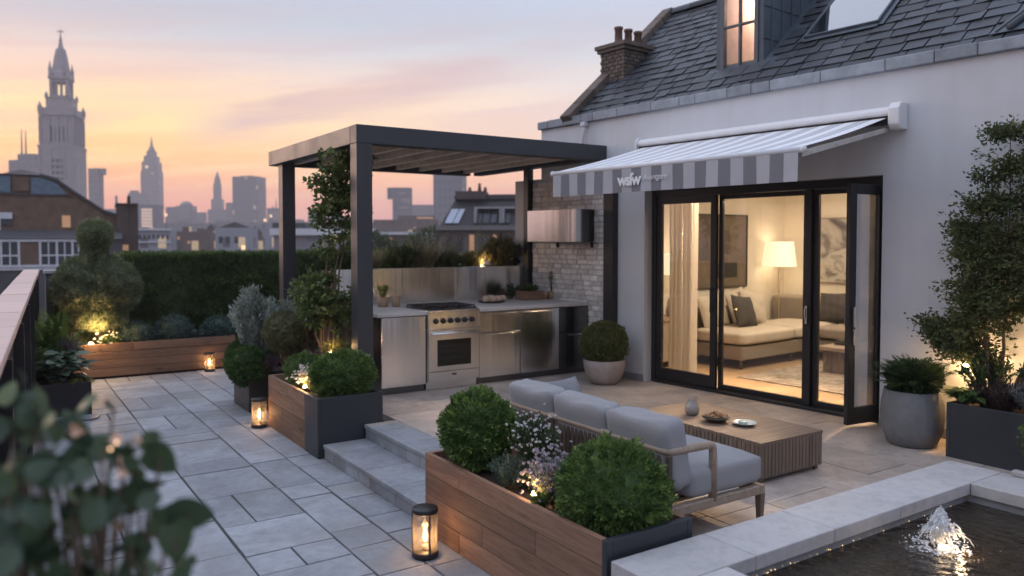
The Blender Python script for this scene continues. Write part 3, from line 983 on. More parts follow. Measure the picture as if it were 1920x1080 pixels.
for s_ in ((.30, .46), (1.93, 2.03)):
    mb = MB()
    c = [HP(-.10, s_[0], 0), HP(-.002, s_[0], 0), HP(-.002, s_[1], 0), HP(-.10, s_[1], 0)]
    mb.hexa([(p[0], p[1], U) for p in c], [(p[0], p[1], PZB - .001) for p in c]); 
    build('post', mb, MAT['black'], pg, bevel=.004)
mb = MB(); y = 0; r = random.Random(4)
x = PX0 + .141
while x < 6.2:
    mb.box(x + .002, min(x + .118, 6.2), PY0 + .171, PY1 - .141, PZT - .05, PZT - .024, 0, r.random()); x += .12
build('ceiling_board', mb, MAT['ceilwood'], pg)
for k in range(8):
    x = PX0 + .30 + k * .375
    mb = MB(); mb.box(x, x + .075, PY0 + .172, PY1 - .142, PZB + .03, PZT - .0505)
    build('joist', mb, MAT['slat'], pg, bevel=.003)
mb = MB(); mb.box(PX0 + .05, 6.2, PY0 + .05, PY1 - .05, PZT - .02, PZT - .004); build('roof_sheet', mb, MAT['charcoal'], pg)

# ------------------------------------------------------------------ outdoor kitchen
KX0, KX1, KY0, KY1 = 3.47, 6.40, 7.78, 9.02
kt = thing('outdoor_kitchen', 'steel outdoor kitchen counter with pale stone top under the pergola', 'kitchen counter', (KX0, KY0, U))
OV0, OV1 = 4.02, 4.70
mb = MB()
mb.box(KX0, OV0 - .006, KY0 + .03, KY1, U + .10, 1.12); mb.box(OV1 + .006, KX1, KY0 + .03, KY1, U + .10, 1.12)
mb.box(OV0 - .005, OV1 + .005, KY0 + .62, KY1, U + .10, 1.12)
build('carcass', mb, MAT['steel_dark'], kt)
mb = MB(); mb.box(KX0 + .01, OV0 - .006, KY0 + .06, KY1 - .02, U, U + .099); mb.box(OV1 + .006, KX1, KY0 + .06, KY1 - .02, U, U + .099)
build('kick_plate', mb, MAT['steel_dark'], kt)
mb = MB()
mb.box(KX0 - .05, OV0 - .003, KY0 - .025, KY1 + .0, 1.121, 1.162); mb.box(OV1 + .003, KX1 + .04, KY0 - .025, KY1, 1.121, 1.162)
mb.box(OV0 - .0029, OV1 + .0029, KY0 + .62, KY1, 1.121, 1.162)
build('countertop', mb, MAT['counter'], kt, bevel=.005)
def front(name, x0, x1, z0, z1, mat, hz=None, hw=.8):
    q = MB(); q.box(x0 + .004, x1 - .004, KY0, KY0 + .029, z0 + .003, z1 - .003)
    o = build(name, q, mat, kt, bevel=.003)
    if hz:
        h_ = MB(); c = (x0 + x1) / 2; wd = (x1 - x0) * hw / 2
        h_.box(c - wd, c + wd, KY0 - .028, KY0 - .018, hz - .009, hz + .009)
        for sx in (-1, 1): h_.box(c + sx * wd * .9 - .008, c + sx * wd * .9 + .008, KY0 - .0179, KY0 - .0005, hz - .007, hz + .007)
        build('handle', h_, MAT['steel'], o, bevel=.003)
    return o
front('cabinet_door', KX0, OV0 - .008, U + .08, 1.115, MAT['steel'])
front('drawer', OV1 + .008, 5.29, .87, 1.115, MAT['steel'], 1.085, .72)
front('drawer', OV1 + .008, 5.29, U + .08, .867, MAT['steel'], .84, .8)
front('cabinet_door', 5.293, 5.88, U + .08, 1.115, MAT['steel'], 1.085, .8)
front('drawer', 5.883, KX1, .80, 1.115, MAT['steel_dark'])
o = front('cabinet_door', 5.883, KX1, U + .08, .797, MAT['steel_dark'], .765, .5)
mb = MB(); mb.box(3.44, 6.385, KY1 + .001, KY1 + .03, 1.10, 1.60); build('splashback', mb, MAT['steel'], kt, bevel=.003)
# light cast on the splashback: none painted, it mirrors the lit room

ck = thing('range_cooker', 'steel range cooker with six black knobs built into the counter', 'cooker', ((OV0 + OV1) / 2, KY0, U))
mb = MB()
mb.box(OV0 + .003, OV1 - .003, KY0 - .004, KY0 + .615, U + .09, 1.165)
mb.box(OV0 + .01, OV1 - .01, KY0 + .04, KY0 + .6, U, U + .0895)
build('body', mb, MAT['steel'], ck, bevel=.004)
mb = MB(); mb.box(OV0 + .006, OV1 - .006, KY0 - .03, KY0 - .0045, .955, 1.16); cp = build('control_panel', mb, MAT['steel'], ck, bevel=.005)
kn = None
for k in range(6):
    x = OV0 + .10 + k * .0935
    q = MB(); q.lathe([(.032, 0), (.032, .008), (.025, .010), (.024, .034), (.020, .038), (0, .038)], (0, 0, 0), 16)
    q.box(-.004, .004, -.023, .023, .036, .044)
    vv = [np.stack([v[:, 0] + x, KY0 - .0305 - v[:, 2], v[:, 1] + 1.045], 1) for v in q.v]; q.v = vv
    build('knob', q, MAT['black'], ck)
mb = MB(); mb.box(OV0 + .008, OV1 - .008, KY0 - .028, KY0 - .0045, .475, .945); od = build('oven_door', mb, MAT['steel'], ck, bevel=.005)
mb = MB(); mb.box(OV0 + .12, OV1 - .12, KY0 - .0305, KY0 - .0275, .53, .83)
gm2, gt2, gb2 = newmat('oven_glass'); gb2.inputs['Base Color'].default_value = (.008, .007, .006, 1); gb2.inputs['Roughness'].default_value = .06
build('window', mb, gm2, od, bevel=.001)
mb = MB()
for z in (.62, .70, .76): mb.tube([(OV0 + .14, KY0 - .0315, z), (OV1 - .14, KY0 - .0315, z)], .0016, 5)
build('rack', mb, MAT['steel_dark'], od)
mb = MB(); mb.tube([(OV0 + .03, KY0 - .075, .905), (OV1 - .03, KY0 - .075, .905)], .012, 10)
for x in (OV0 + .06, OV1 - .06): mb.box(x - .012, x + .012, KY0 - .07, KY0 - .0285, .896, .914)
build('handle', mb, MAT['steel'], od)
mb = MB(); mb.box(OV0 + .008, OV1 - .008, KY0 - .026, KY0 - .0045, U + .1, .468); build('drawer', mb, MAT['steel'], ck, bevel=.004)
mb = MB(); mb.box(4.33, 4.385, KY0 - .0285, KY0 - .0262, .42, .438); build('badge', mb, MAT['black'], ck)
mb = MB(); mb.box(OV0 + .02, OV1 + .02, KY0 + .06, KY0 + .58, 1.1655, 1.172); build('hob_plate', mb, MAT['black'], ck)
for k in range(3):
    mb = MB(); x0 = OV0 + .03 + k * .22
    for t in np.linspace(.0, .2, 4): mb.box(x0 + t, x0 + t + .012, KY0 + .08, KY0 + .56, 1.188, 1.202)
    for t in np.linspace(.09, .55, 5): mb.box(x0, x0 + .212, KY0 + t, KY0 + t + .012, 1.187, 1.2005)
    for (a, b) in ((0, .08), (.2, .08), (0, .548), (.2, .548)): mb.box(x0 + a, x0 + a + .012, KY0 + b, KY0 + b + .012, 1.172, 1.188)
    for b in (.2, .44): mb.lathe([(.04, 0), (.045, .006), (.03, .012), (0, .013)], (x0 + .106, KY0 + b, 1.1722), 14)
    build('burner_grate', mb, MAT['black'], ck)

# ------------------------------------------------------------------ planters
def planter_row(name, label, x0, x1, y0, y1, z1, wrap, both, soil=.05, wood_mat=None):
    """wood clad long planter with charcoal metal ends; wrap = how far the metal returns along the side"""
    p = thing(name, label, 'planter', ((x0 + x1) / 2, (y0 + y1) / 2, 0))
    q = MB(); t = .035; r = random.Random(int(y0 * 10))
    ends = [(y0, y0 + wrap)] + ([(y1 - wrap, y1)] if both else [])
    for (a, b) in ends:
        q.box(x0 - .004, x0 + t, a, b, 0, z1 + .002); q.box(x1 - t, x1, a, b, 0, z1 + .002)
        if a == y0: q.box(x0 + t, x1 - t, a, a + t, 0, z1 + .002)
        else: q.box(x0 + t, x1 - t, b - t, b, 0, z1 + .002)
    build('metal_end', q, MAT['charcoal'], p, bevel=.004)
    q = MB(); n = 4; h = z1 / n
    ya = y0 + wrap + .0005; yb = y1 - (wrap if both else 0) - .0005
    for i in range(n):
        cut = ya + (yb - ya) * r.choice((.3, .45, .6, .75))
        for (a, b) in ((ya, cut), (cut, yb)):
            q.box(x0 + r.uniform(0, .002), x0 + t, a + .0012, b - .0012, i * h + .002, (i + 1) * h - .002, 0, r.random())
        q.box(x1 - t, x1, ya, yb, i * h + .002, (i + 1) * h - .002, 0, r.random())
        if not both: q.box(x0 + t + .001, x1 - t - .001, y1 - t, y1, i * h + .002, (i + 1) * h - .002, 0, r.random())
    build('cladding', q, wood_mat or MAT['wood'], p, bevel=.003)
    q = MB(); sf = []
    q.box(x0 + t + .002, x1 - t - .002, y0 + t + .002, y1 - t - .002, .02, z1 - soil)
    build('soil', q, MAT['soil'], p)
    return p
planter_row('long_planter', 'timber clad planter with two clipped balls beside the outdoor sofa', 2.375, 2.945, 2.765, 4.63, .54, .035, False)
planter_row('long_planter', 'timber clad planter with charcoal metal end beside the stone steps', 2.375, 3.0, 6.70, 8.22, .54, .36, False)

def box_planter(name, label, x0, x1, y0, y1, z0, z1, mat, soil=.05, cat='planter'):
    p = thing(name, label, cat, ((x0 + x1) / 2, (y0 + y1) / 2, z0))
    q = MB(); t = .03
    q.box(x0, x1, y0, y0 + t, z0, z1); q.box(x0, x1, y1 - t, y1, z0, z1); q.box(x0, x0 + t, y0 + t, y1 - t, z0, z1); q.box(x1 - t, x1, y0 + t, y1 - t, z0, z1)
    build('body', q, mat, p, bevel=.004)
    q = MB(); q.box(x0 + t + .001, x1 - t - .001, y0 + t + .001, y1 - t - .001, z0 + .01, z1 - soil); build('soil', q, MAT['soil'], p)
    return p
box_planter('box_planter', 'dark square planter with bushes behind the timber planter by the lit lantern', 2.37, 2.99, 8.95, 9.62, 0, .45, MAT['black'])
box_planter('box_planter', 'dark low planter with hostas beside the slatted parapet', .34, .88, 9.88, 10.6, 0, .37, MAT['black'])
box_planter('box_planter', 'charcoal trough planter with shrubs against the white house wall', 6.2, 6.68, 2.0, 3.17, U, .69, MAT['charcoal'])
box_planter('box_planter', 'raised trough of grasses and bushes behind the steel splashback', 3.44, 6.38, 9.06, 9.6, U, 1.57, MAT['charcoal'])
bp = thing('back_planter', 'long low timber planter in front of the clipped hedge', 'planter', (1.7, 12.5, 0))
mb = MB(); r = random.Random(12)
bx0, bx1, by0, by1, bz = .62, 3.05, 12.26, 12.80, .47
for i in range(4):
    h = bz / 4
    for (a, b) in ((bx0, 1.5 + r.uniform(-.3, .8)), ):
        mb.box(a, b - .001, by0 + r.uniform(0, .003), by0 + .035, .03 + i * h + .003, .03 + (i + 1) * h - .003, 0, r.random())
        mb.box(b + .001, bx1, by0 + r.uniform(0, .003), by0 + .035, .03 + i * h + .003, .03 + (i + 1) * h - .003, 0, r.random())
    mb.box(bx1 - .035, bx1, by0 + .036, by1, .03 + i * h + .003, .03 + (i + 1) * h - .003, 0, r.random())
    mb.box(bx0, bx0 + .035, by0 + .036, by1, .03 + i * h + .003, .03 + (i + 1) * h - .003, 0, r.random())
build('cladding', mb, MAT['wood_x'], bp, bevel=.004)
mb = MB(); mb.box(bx0 + .036, bx1 - .036, by0 + .036, by1 - .01, .0, bz - .03); build('soil', mb, MAT['soil'], bp)

# ------------------------------------------------------------------ pots
gp = thing('round_pot', 'pale round pot holding a clipped ball beside the kitchen', 'plant pot', (6.0, 7.05, U))
mb = MB(); mb.lathe([(.13, 0), (.165, .02), (.215, .10), (.243, .19), (.25, .285), (.236, .292), (.228, .25), (.0, .245)], (6.0, 7.05, U), 40)
build('body', mb, MAT['clay_pale'], gp)
tp = thing('tall_pot', 'large ribbed grey pot with a leafy shrub by the open glass door', 'plant pot', (6.34, 3.52, U))
mb = MB(); mb.lathe([(.165, 0), (.19, .02), (.228, .13), (.24, .24), (.232, .36), (.215, .455), (.2, .46), (.196, .43), (0, .42)], (6.34, 3.52, U), 64,
                    wob=lambda t, z: .012 * math.sin(t * 22) * (1.3 if .02 < z < .44 else 0) + .006 * math.sin(z * 60))
build('body', mb, MAT['concrete'], tp)

# ------------------------------------------------------------------ pool with stone coping and fountain
pl = thing('pool', 'raised stone pool with pale coping and a bubbling fountain', 'pool', (4.0, 1.4, U))
CX0, CX1, CY1 = 2.37, 5.40, 2.735
IX0, IX1, IY1 = 2.78, 4.99, 2.40
PZ = .46
r = random.Random(14); mb = MB()
x = CX0; first = True
while x < CX1 - .01:
    ln = .62 if x + .62 < IX1 - .3 else CX1 - x
    mb.box(x + .0015, x + ln - .0015, IY1, CY1, PZ - .075, PZ, 0, r.random()); x += ln
for (a, b) in ((IX1 - .0, CX1), (CX0, IX0)):
    y = IY1 - .003
    while y > -1.4:
        mb.box(a, b, y - .55, y - .002, PZ - .075, PZ, 0, r.random()); y -= .553
build('coping', mb, MAT['coping'], pl, bevel=.006)
mb = MB()
for (a, b, c, d) in ((CX0 + .02, CX1 - .02, IY1 + .03, CY1 - .02), (CX0 + .02, IX0 - .03, -1.4, IY1 + .029), (IX1 + .03, CX1 - .02, -1.4, IY1 + .029)):
    mb.box(a, b, c, d, 0, PZ - .0755)
build('wall', mb, MAT['path'], pl)
wm, wt, wb_ = newmat('pool_water')
wb_.inputs['Base Color'].default_value = (.030, .022, .014, 1); wb_.inputs['Roughness'].default_value = .03; wb_.inputs['IOR'].default_value = 1.33
P = wt.obj()
FX, FY, WZ = 4.15, 2.14, .335
sx = wt.n.new('ShaderNodeVectorMath'); sx.operation = 'DISTANCE'; wt.l.new(wt.pos(), sx.inputs[0]); sx.inputs[1].default_value = (FX, FY, WZ)
dist = sx.outputs['Value']
wob = wt.noise(wt.pos(), 7.0, 3, .5)
ring = wt.math('SINE', wt.math('MULTIPLY_ADD', dist, 75.0, wt.math('MULTIPLY', wob, 9.0)))
fall = wt.math('DIVIDE', 1.0, wt.math('MULTIPLY_ADD', dist, 3.2, 1.0))
n1 = wt.noise(wt.pos(), 7.0, 4, .6, 1.4); n2 = wt.noise(wt.pos(), 27.0, 3, .5, .8)
hh = wt.math('ADD', wt.math('MULTIPLY', wt.math('MULTIPLY', ring, fall), .28), wt.math('ADD', wt.math('MULTIPLY', n1, 1.6), wt.math('MULTIPLY', n2, .55)))
wt.l.new(wt.bump(hh, .7, .016), wb_.inputs['Normal'])
mb = MB(); mb.box(IX0 - .029, IX1 + .029, -1.4, IY1 + .029, .27, WZ)
wo = struct('pool_water', mb, wm)
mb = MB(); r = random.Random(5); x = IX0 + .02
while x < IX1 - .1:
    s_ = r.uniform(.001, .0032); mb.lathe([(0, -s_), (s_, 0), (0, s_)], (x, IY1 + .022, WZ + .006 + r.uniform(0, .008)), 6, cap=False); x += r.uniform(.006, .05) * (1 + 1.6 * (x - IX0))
build('glint_beads', mb, emis('glint_glow', (1, .66, .28), 2.2), pl)['kind'] = 'stuff'  # reflected glints along the waterline, put in as tiny glowing beads


fn = thing('fountain', 'glowing bubbling water jet in the dark pool', 'fountain', (FX, FY, WZ))
fm, ft, fb2 = newmat('splash_water')
fb2.inputs['Base Color'].default_value = (.88, .88, .88, 1); fb2.inputs['Roughness'].default_value = .08; fb2.inputs['Transmission Weight'].default_value = .2; fb2.inputs['IOR'].default_value = 1.33
fr_ = random.Random(31); mb = MB()
def drop(q, c, rr):
    q.lathe([(0, -rr), (rr * .7, -rr * .7), (rr, 0), (rr * .7, rr * .7), (0, rr)], c, 6, cap=False)
for k in range(420):         # strands that rise in the middle and fall back
    a = fr_.uniform(0, 6.283); rr = abs(fr_.gauss(0, .5)); H_ = .195 * (1 - .36 * min(rr, 1.4)) * fr_.uniform(.7, 1.05); ro = .03 + .10 * rr * fr_.uniform(.7, 1.15)
    pts = []; t0 = fr_.uniform(0, .5); t1 = t0 + fr_.uniform(.25, .5)
    for i in range(7):
        t = min(1.0, t0 + (t1 - t0) * i / 6)
        rad = ro * t ** 1.1; z = H_ * (1 - (2 * t - .75) ** 2 / 1.6) if t > .35 else H_ * (t / .35) ** .7 * .98
        pts.append((FX + math.cos(a) * rad + fr_.gauss(0, .003), FY + math.sin(a) * rad + fr_.gauss(0, .003), WZ + max(z, 0)))
    th = fr_.uniform(.002, .0055)
    mb.tube(pts, [th * q for q in (.3, .8, 1, 1.1, 1, .8, .3)], 5)
for k in range(700):
    a = fr_.uniform(0, 6.283); rr = abs(fr_.gauss(0, .06)); z = fr_.uniform(0, .22) * max(0, 1 - rr / .17)
    drop(mb, (FX + math.cos(a) * rr, FY + math.sin(a) * rr, WZ + z + .004), fr_.uniform(.0015, .005))
build('jet', mb, fm, fn)['kind'] = 'stuff'
mb = MB()
for k in range(420):
    a = fr_.uniform(0, 6.283); rr = .06 + abs(fr_.gauss(0, .075))
    s_ = fr_.uniform(.002, .008) * (1 if rr < .16 else .5)
    mb.lathe([(s_, 0), (s_ * .8, s_ * .4), (0, s_ * .55)], (FX + math.cos(a) * rr, FY + math.sin(a) * rr, WZ - .001), 7, cap=False)
build('foam', mb, fm, fn)['kind'] = 'stuff'
mb = MB(); mb.lathe([(.03, 0), (.03, .012), (0, .014)], (FX - .012, FY - .03, WZ), 16); build('lamp', mb, emis('fountain_lens', (1, .74, .45), 8), fn)
light('fountain_light', 'POINT', (FX, FY, WZ + .09), 7.5, (1, .58, .28), .03)
light('fountain_light', 'POINT', (FX - .02, FY - .12, WZ + .05), 1.0, (1, .70, .40), .015)
mb = MB(); mb.tube([(3.74, 1.18, .40), (4.1, 1.42, .43), (4.5, 1.6, .45)], .011, 8)
single('brass_spout', mb, plain('brass', (.45, .33, .16), .35, 1.0), 'thin brass pipe over the near corner of the pool', 'pipe', (4.1, 1.42, .4))

# ------------------------------------------------------------------ outdoor sofa
sf = thing('outdoor_sofa', 'teak framed outdoor sofa with grey cushions behind the timber planter', 'sofa', (3.4, 3.8, U))
SX0, SX1, SY0, SY1 = 3.03, 3.84, 3.02, 4.62
TK = MAT['teak']
mb = MB()
for (a, b) in ((SX0, SX0 + .05), (SX1 - .05, SX1)): mb.box(a, b, SY0, SY1, .435, .49)
mb.box(SX0 + .0505, SX1 - .0505, SY0, SY0 + .05, .436, .489); mb.box(SX0 + .0505, SX1 - .0505, SY1 - .05, SY1, .436, .489)
for y in np.arange(SY0 + .12, SY1 - .08, .11): mb.box(SX0 + .051, SX1 - .051, y, y + .06, .462, .48)
build('seat_frame', mb, TK, sf, bevel=.006)
for (x, y) in ((SX0, SY0), (SX1 - .045, SY0), (SX0, SY1 - .045), (SX1 - .045, SY1 - .045)):
    mb = MB(); mb.hexa([(x + .008, y + .008, U), (x + .038, y + .008, U), (x + .038, y + .038, U), (x + .008, y + .038, U)], [(x, y, .4345), (x + .045, y, .4345), (x + .045, y + .045, .4345), (x, y + .045, .4345)], 0, .5)
    build('leg', mb, MAT['teak_z'], sf, bevel=.004)
mb = MB(); RZ = .80       # rail that runs round the back and bends down into the two arms
def bend(pts, rad=.07, n=5):
    out = [Vector(pts[0])]
    for a, b, c in zip(pts[:-2], pts[1:-1], pts[2:]):
        a, b, c = Vector(a), Vector(b), Vector(c)
        u, v = (a - b).normalized(), (c - b).normalized()
        p, q = b + u * rad, b + v * rad
        for i in range(n + 1):
            t = i / n
            out.append((1 - t) ** 2 * p + 2 * t * (1 - t) * b + t * t * q)
    out.append(Vector(pts[-1]))
    return out
AX = 3.40
path_ = bend([(AX, SY0 + .02, .47), (AX, SY0 + .02, RZ - .005), (SX0 + .02, SY0 + .02, RZ), (SX0 + .02, SY1 - .02, RZ), (AX, SY1 - .02, RZ - .005), (AX, SY1 - .02, .47)], .045)
mb.tube(path_, .024, 10)
build('arm_rail', mb, TK, sf)
mb = MB(); r = random.Random(6)
y = SY0 + .07
while y < SY1 - .05:
    mb.box(SX0 + .008, SX0 + .024, y, y + .034, .49, RZ - .005, 0, r.random()); y += .043
mb.box(SX0 + .0, SX0 + .03, SY0, SY0 + .03, .49, RZ - .02, 0, .5)
build('back_slats', mb, wood('dark_slat_wood', (.055, .04, .03), (.10, .072, .052), 'z', knots=False), sf, bevel=.003)

def cushion(name, size, M, mat, parent, label=None, cat=None, puff=.35, seg=9, base=None, group=None, crease=.0, seed=1, rnd=.26):
    """a stuffed cushion: a rounded box, fuller in the middle, with a few soft dents"""
    bm = bmesh.new(); bmesh.ops.create_cube(bm, size=2.0)
    bmesh.ops.subdivide_edges(bm, edges=bm.edges[:], cuts=seg, use_grid_fill=True)
    rr = random.Random(seed); ph = [rr.uniform(0, 6) for _ in range(6)]
    ex = 9.0
    for v in bm.verts:
        p = v.co.copy()
        # rounded edges of one radius, whatever the proportions
        hs_ = [q / 2 for q in size]; rad = min(size) * rnd
        w_ = Vector((p.x * hs_[0], p.y * hs_[1], p.z * hs_[2])); c_ = Vector([max(-(h - rad), min(h - rad, q)) for q, h in zip(w_, hs_)])
        dd = w_ - c_
        if dd.length > 1e-9: w_ = c_ + dd.normalized() * min(rad, max(abs(t) for t in dd))
        p = Vector([q / h for q, h in zip(w_, hs_)])
        fx = 1 - abs(p.x) ** 2.2; fy = 1 - abs(p.y) ** 2.2
        p.z *= (1 - puff) + puff * max(0, fx) ** .6 * max(0, fy) ** .6
        wv = crease * (math.sin(p.x * 3.1 + ph[0]) * math.sin(p.y * 2.7 + ph[1]) + .6 * math.sin(p.x * 7 + p.y * 5 + ph[2]))
        p.z += wv * (1 if p.z > 0 else -1) * .5
        v.co = Vector((p.x * size[0] / 2, p.y * size[1] / 2, p.z * size[2] / 2))
    me = bpy.data.meshes.new(name); bm.to_mesh(me); bm.free()
    me.polygons.foreach_set('use_smooth', [True] * len(me.polygons))
    me.materials.append(mat)
    o = bpy.data.objects.new(name, me); COL.objects.link(o)
    if parent is not None:
        b = BASE[parent.name]; o.parent = parent
        o.matrix_local = Matrix.Translation(Vector(b) * -1) @ M
        BASE[o.name] = b
    else:
        o.matrix_world = M
    return set_tags(o, label, cat, group)
def pillow(name, size, M, mat, label, group=None, seed=1):
    """a square scatter cushion: full in the middle, thin seams, pulled out corners"""
    rr = random.Random(seed); ph = [rr.uniform(0, 6) for _ in range(6)]
    n = 22; q = MB(); g = np.linspace(-1, 1, n + 1); X_, Y_ = np.meshgrid(g, g)
    pull = 1 - .07 * (1 - Y_ ** 2); pullv = 1 - .07 * (1 - X_ ** 2)
    Z_ = (np.clip(1 - np.abs(X_) ** 2.2, 0, 1) * np.clip(1 - np.abs(Y_) ** 2.2, 0, 1)) ** .55
    wr = .06 * np.sin(X_ * 4 + ph[0]) * np.sin(Y_ * 3.4 + ph[1]) + .05 * np.sin(6 * X_ - 5 * Y_ + ph[2]) + .04 * np.sin(9 * Y_ + 3 * X_ + ph[3])
    for sg in (1, -1):
        V = np.stack([X_ * pull * size[0] / 2, Y_ * pullv * size[1] / 2, sg * (Z_ * (1 + wr) * size[2] / 2 + .002)], -1).reshape(-1, 3)
        F = []
        for j in range(n):
            for i in range(n):
                a = j * (n + 1) + i; f = (a, a + 1, a + n + 2, a + n + 1); F.append(f if sg > 0 else f[::-1])
        q.addq(V, np.array(F), 0, .5, True)
    o = build(name, q, mat); o.matrix_world = M
    return set_tags(o, label, 'cushion', group)
T = Matrix.Translation
def RX(a): return Matrix.Rotation(R(a), 4, 'X')
def RY(a): return Matrix.Rotation(R(a), 4, 'Y')
def RZm(a): return Matrix.Rotation(R(a), 4, 'Z')
FB = MAT['fabric']
cushion('seat_cushion', (.645, SY1 - SY0 - .02, .19), T((3.52, 3.82, .585)), FB, sf, puff=.06, crease=.06)
for k in range(3):
    y = SY0 + .27 + k * .53
    cushion('back_cushion', (.17, .525, .40), T((3.125, y, .765)) @ RY(-9) @ RX((-1.5, 1.0, -.6)[k]), FB, sf, puff=.0, crease=.10, seed=k + 3)
pillow('throw_pillow', (.36, .36, .16), T((3.44, 4.44, .79)) @ RZm(10) @ RX(58), plain('dark_grey_fabric', (.19, .19, .20), .9, bump=.15, bscale=400), 'grey scatter cushion propped at the far end of the outdoor sofa', seed=9)

# ------------------------------------------------------------------ slatted low table
ot = thing('slatted_table', 'large low slatted teak table in front of the glazed doors', 'table', (4.74, 4.15, U))
TX0, TX1, TY0, TY1, TZ = 4.40, 5.10, 3.50, 4.78, .55
mb = MB(); r = random.Random(3)
y = TY0 + .001
while y < TY1 - .02:
    mb.box(TX0, TX1, y, y + .028, TZ - .022, TZ, 0, r.random()); y += .031
build('tabletop', mb, wood('teak_across', (.16, .108, .076), (.25, .178, .126), 'x', varf=.16, knots=False), ot, bevel=.002)
mb = MB()
for (fixed, a, b, ax) in ((TY0, TX0, TX1, 'x'), (TY1 - .02, TX0, TX1, 'x'), (TX0, TY0 + .021, TY1 - .021, 'y'), (TX1 - .02, TY0 + .021, TY1 - .021, 'y')):
    t = a
    while t < b - .02:
        e = min(t + .036, b)
        if ax == 'x': mb.box(t + .001, e - .002, fixed, fixed + .02, U + .035, TZ - .0225, 0, r.random())
        else: mb.box(fixed, fixed + .02, t + .001, e - .002, U + .035, TZ - .0225, 0, r.random())
        t += .0385
build('side_slats', mb, MAT['teak_z'], ot, bevel=.002)
for (x, y) in ((TX0 + .025, TY0 + .025), (TX1 - .055, TY0 + .025), (TX0 + .025, TY1 - .055), (TX1 - .055, TY1 - .055)):
    mb = MB(); mb.box(x, x + .03, y, y + .03, U, TZ - .03); build('leg', mb, MAT['teak_z'], ot)
# on the table
vs = thing('glass_vase', 'small ribbed glass vase with dry sprigs on the slatted table', 'vase', (4.66, 4.39, TZ))
mb = MB(); mb.lathe([(.035, 0), (.05, .012), (.058, .05), (.05, .085), (.036, .10), (.038, .118), (.034, .118), (.031, .10), (.045, .083), (.052, .05), (.045, .016), (0, .012)], (4.66, 4.39, TZ + .001), 36, wob=lambda t, z: .035 * math.sin(t * 12))
vg, vt, vb = newmat('vase_glass'); vb.inputs['Base Color'].default_value = (.82, .78, .72, 1); vb.inputs['Roughness'].default_value = .12; vb.inputs['Transmission Weight'].default_value = .7
build('body', mb, vg, vs)
mb = MB(); r = random.Random(2)
for k in range(16):
    a = r.uniform(0, 6.28); q = r.uniform(.01, .05); z = r.uniform(.13, .175)
    mb.tube([(4.66, 4.39, TZ + .02), (4.66 + math.cos(a) * q * .5, 4.39 + math.sin(a) * q * .5, TZ + .1), (4.66 + math.cos(a) * q, 4.39 + math.sin(a) * q, TZ + z)], .0018, 5)
    drop(mb, (4.66 + math.cos(a) * q, 4.39 + math.sin(a) * q, TZ + z), r.uniform(.004, .008))
build('sprigs', mb, plain('dry_sprig', (.42, .34, .27), .9), vs)
bw = thing('snack_bowl', 'dark wooden bowl heaped with nuts on the slatted table', 'bowl', (4.64, 4.12, TZ))
mb = MB(); mb.lathe([(.045, 0), (.075, .012), (.098, .042), (.1, .05), (.094, .05), (.07, .018), (0, .014)], (4.64, 4.12, TZ + .001), 36)
mb.lathe([(.10, .028), (.106, .034), (.106, .04), (.099, .042)], (4.64, 4.12, TZ + .001), 36, cap=False)
build('body', mb, plain('dark_bowl', (.06, .045, .03), .4), bw)
mb = MB()
for k in range(70):
    a = r.uniform(0, 6.28); q = .085 * math.sqrt(r.random()); z = .042 + (.085 - q) * .45 * r.random() + .004
    s_ = r.uniform(.010, .016)
    mb.lathe([(0, -s_), (s_ * .8, -s_ * .5), (s_ * .85, s_ * .3), (0, s_)], (4.64 + q * math.cos(a), 4.12 + q * math.sin(a), TZ + z), 7, 0, r.random(), cap=False)
build('nuts', mb, plain('nut_shell', (.34, .19, .09), .6, varf=.4), bw)
mb = MB(); mb.lathe([(.035, 0), (.04, .004), (.07, .012), (.088, .022), (.09, .026), (.084, .025), (.06, .015), (0, .010)], (4.73, 3.92, TZ + .001), 40)
mb.lathe([(.0, .012), (.03, .014), (.036, .03), (.034, .034), (.0, .03)], (4.72, 3.93, TZ + .001), 20)
single('saucer', mb, plain('pale_glaze', (.50, .58, .55), .2, vary=.05), 'pale green saucer on the slatted table', 'plate', (4.73, 3.92, TZ))

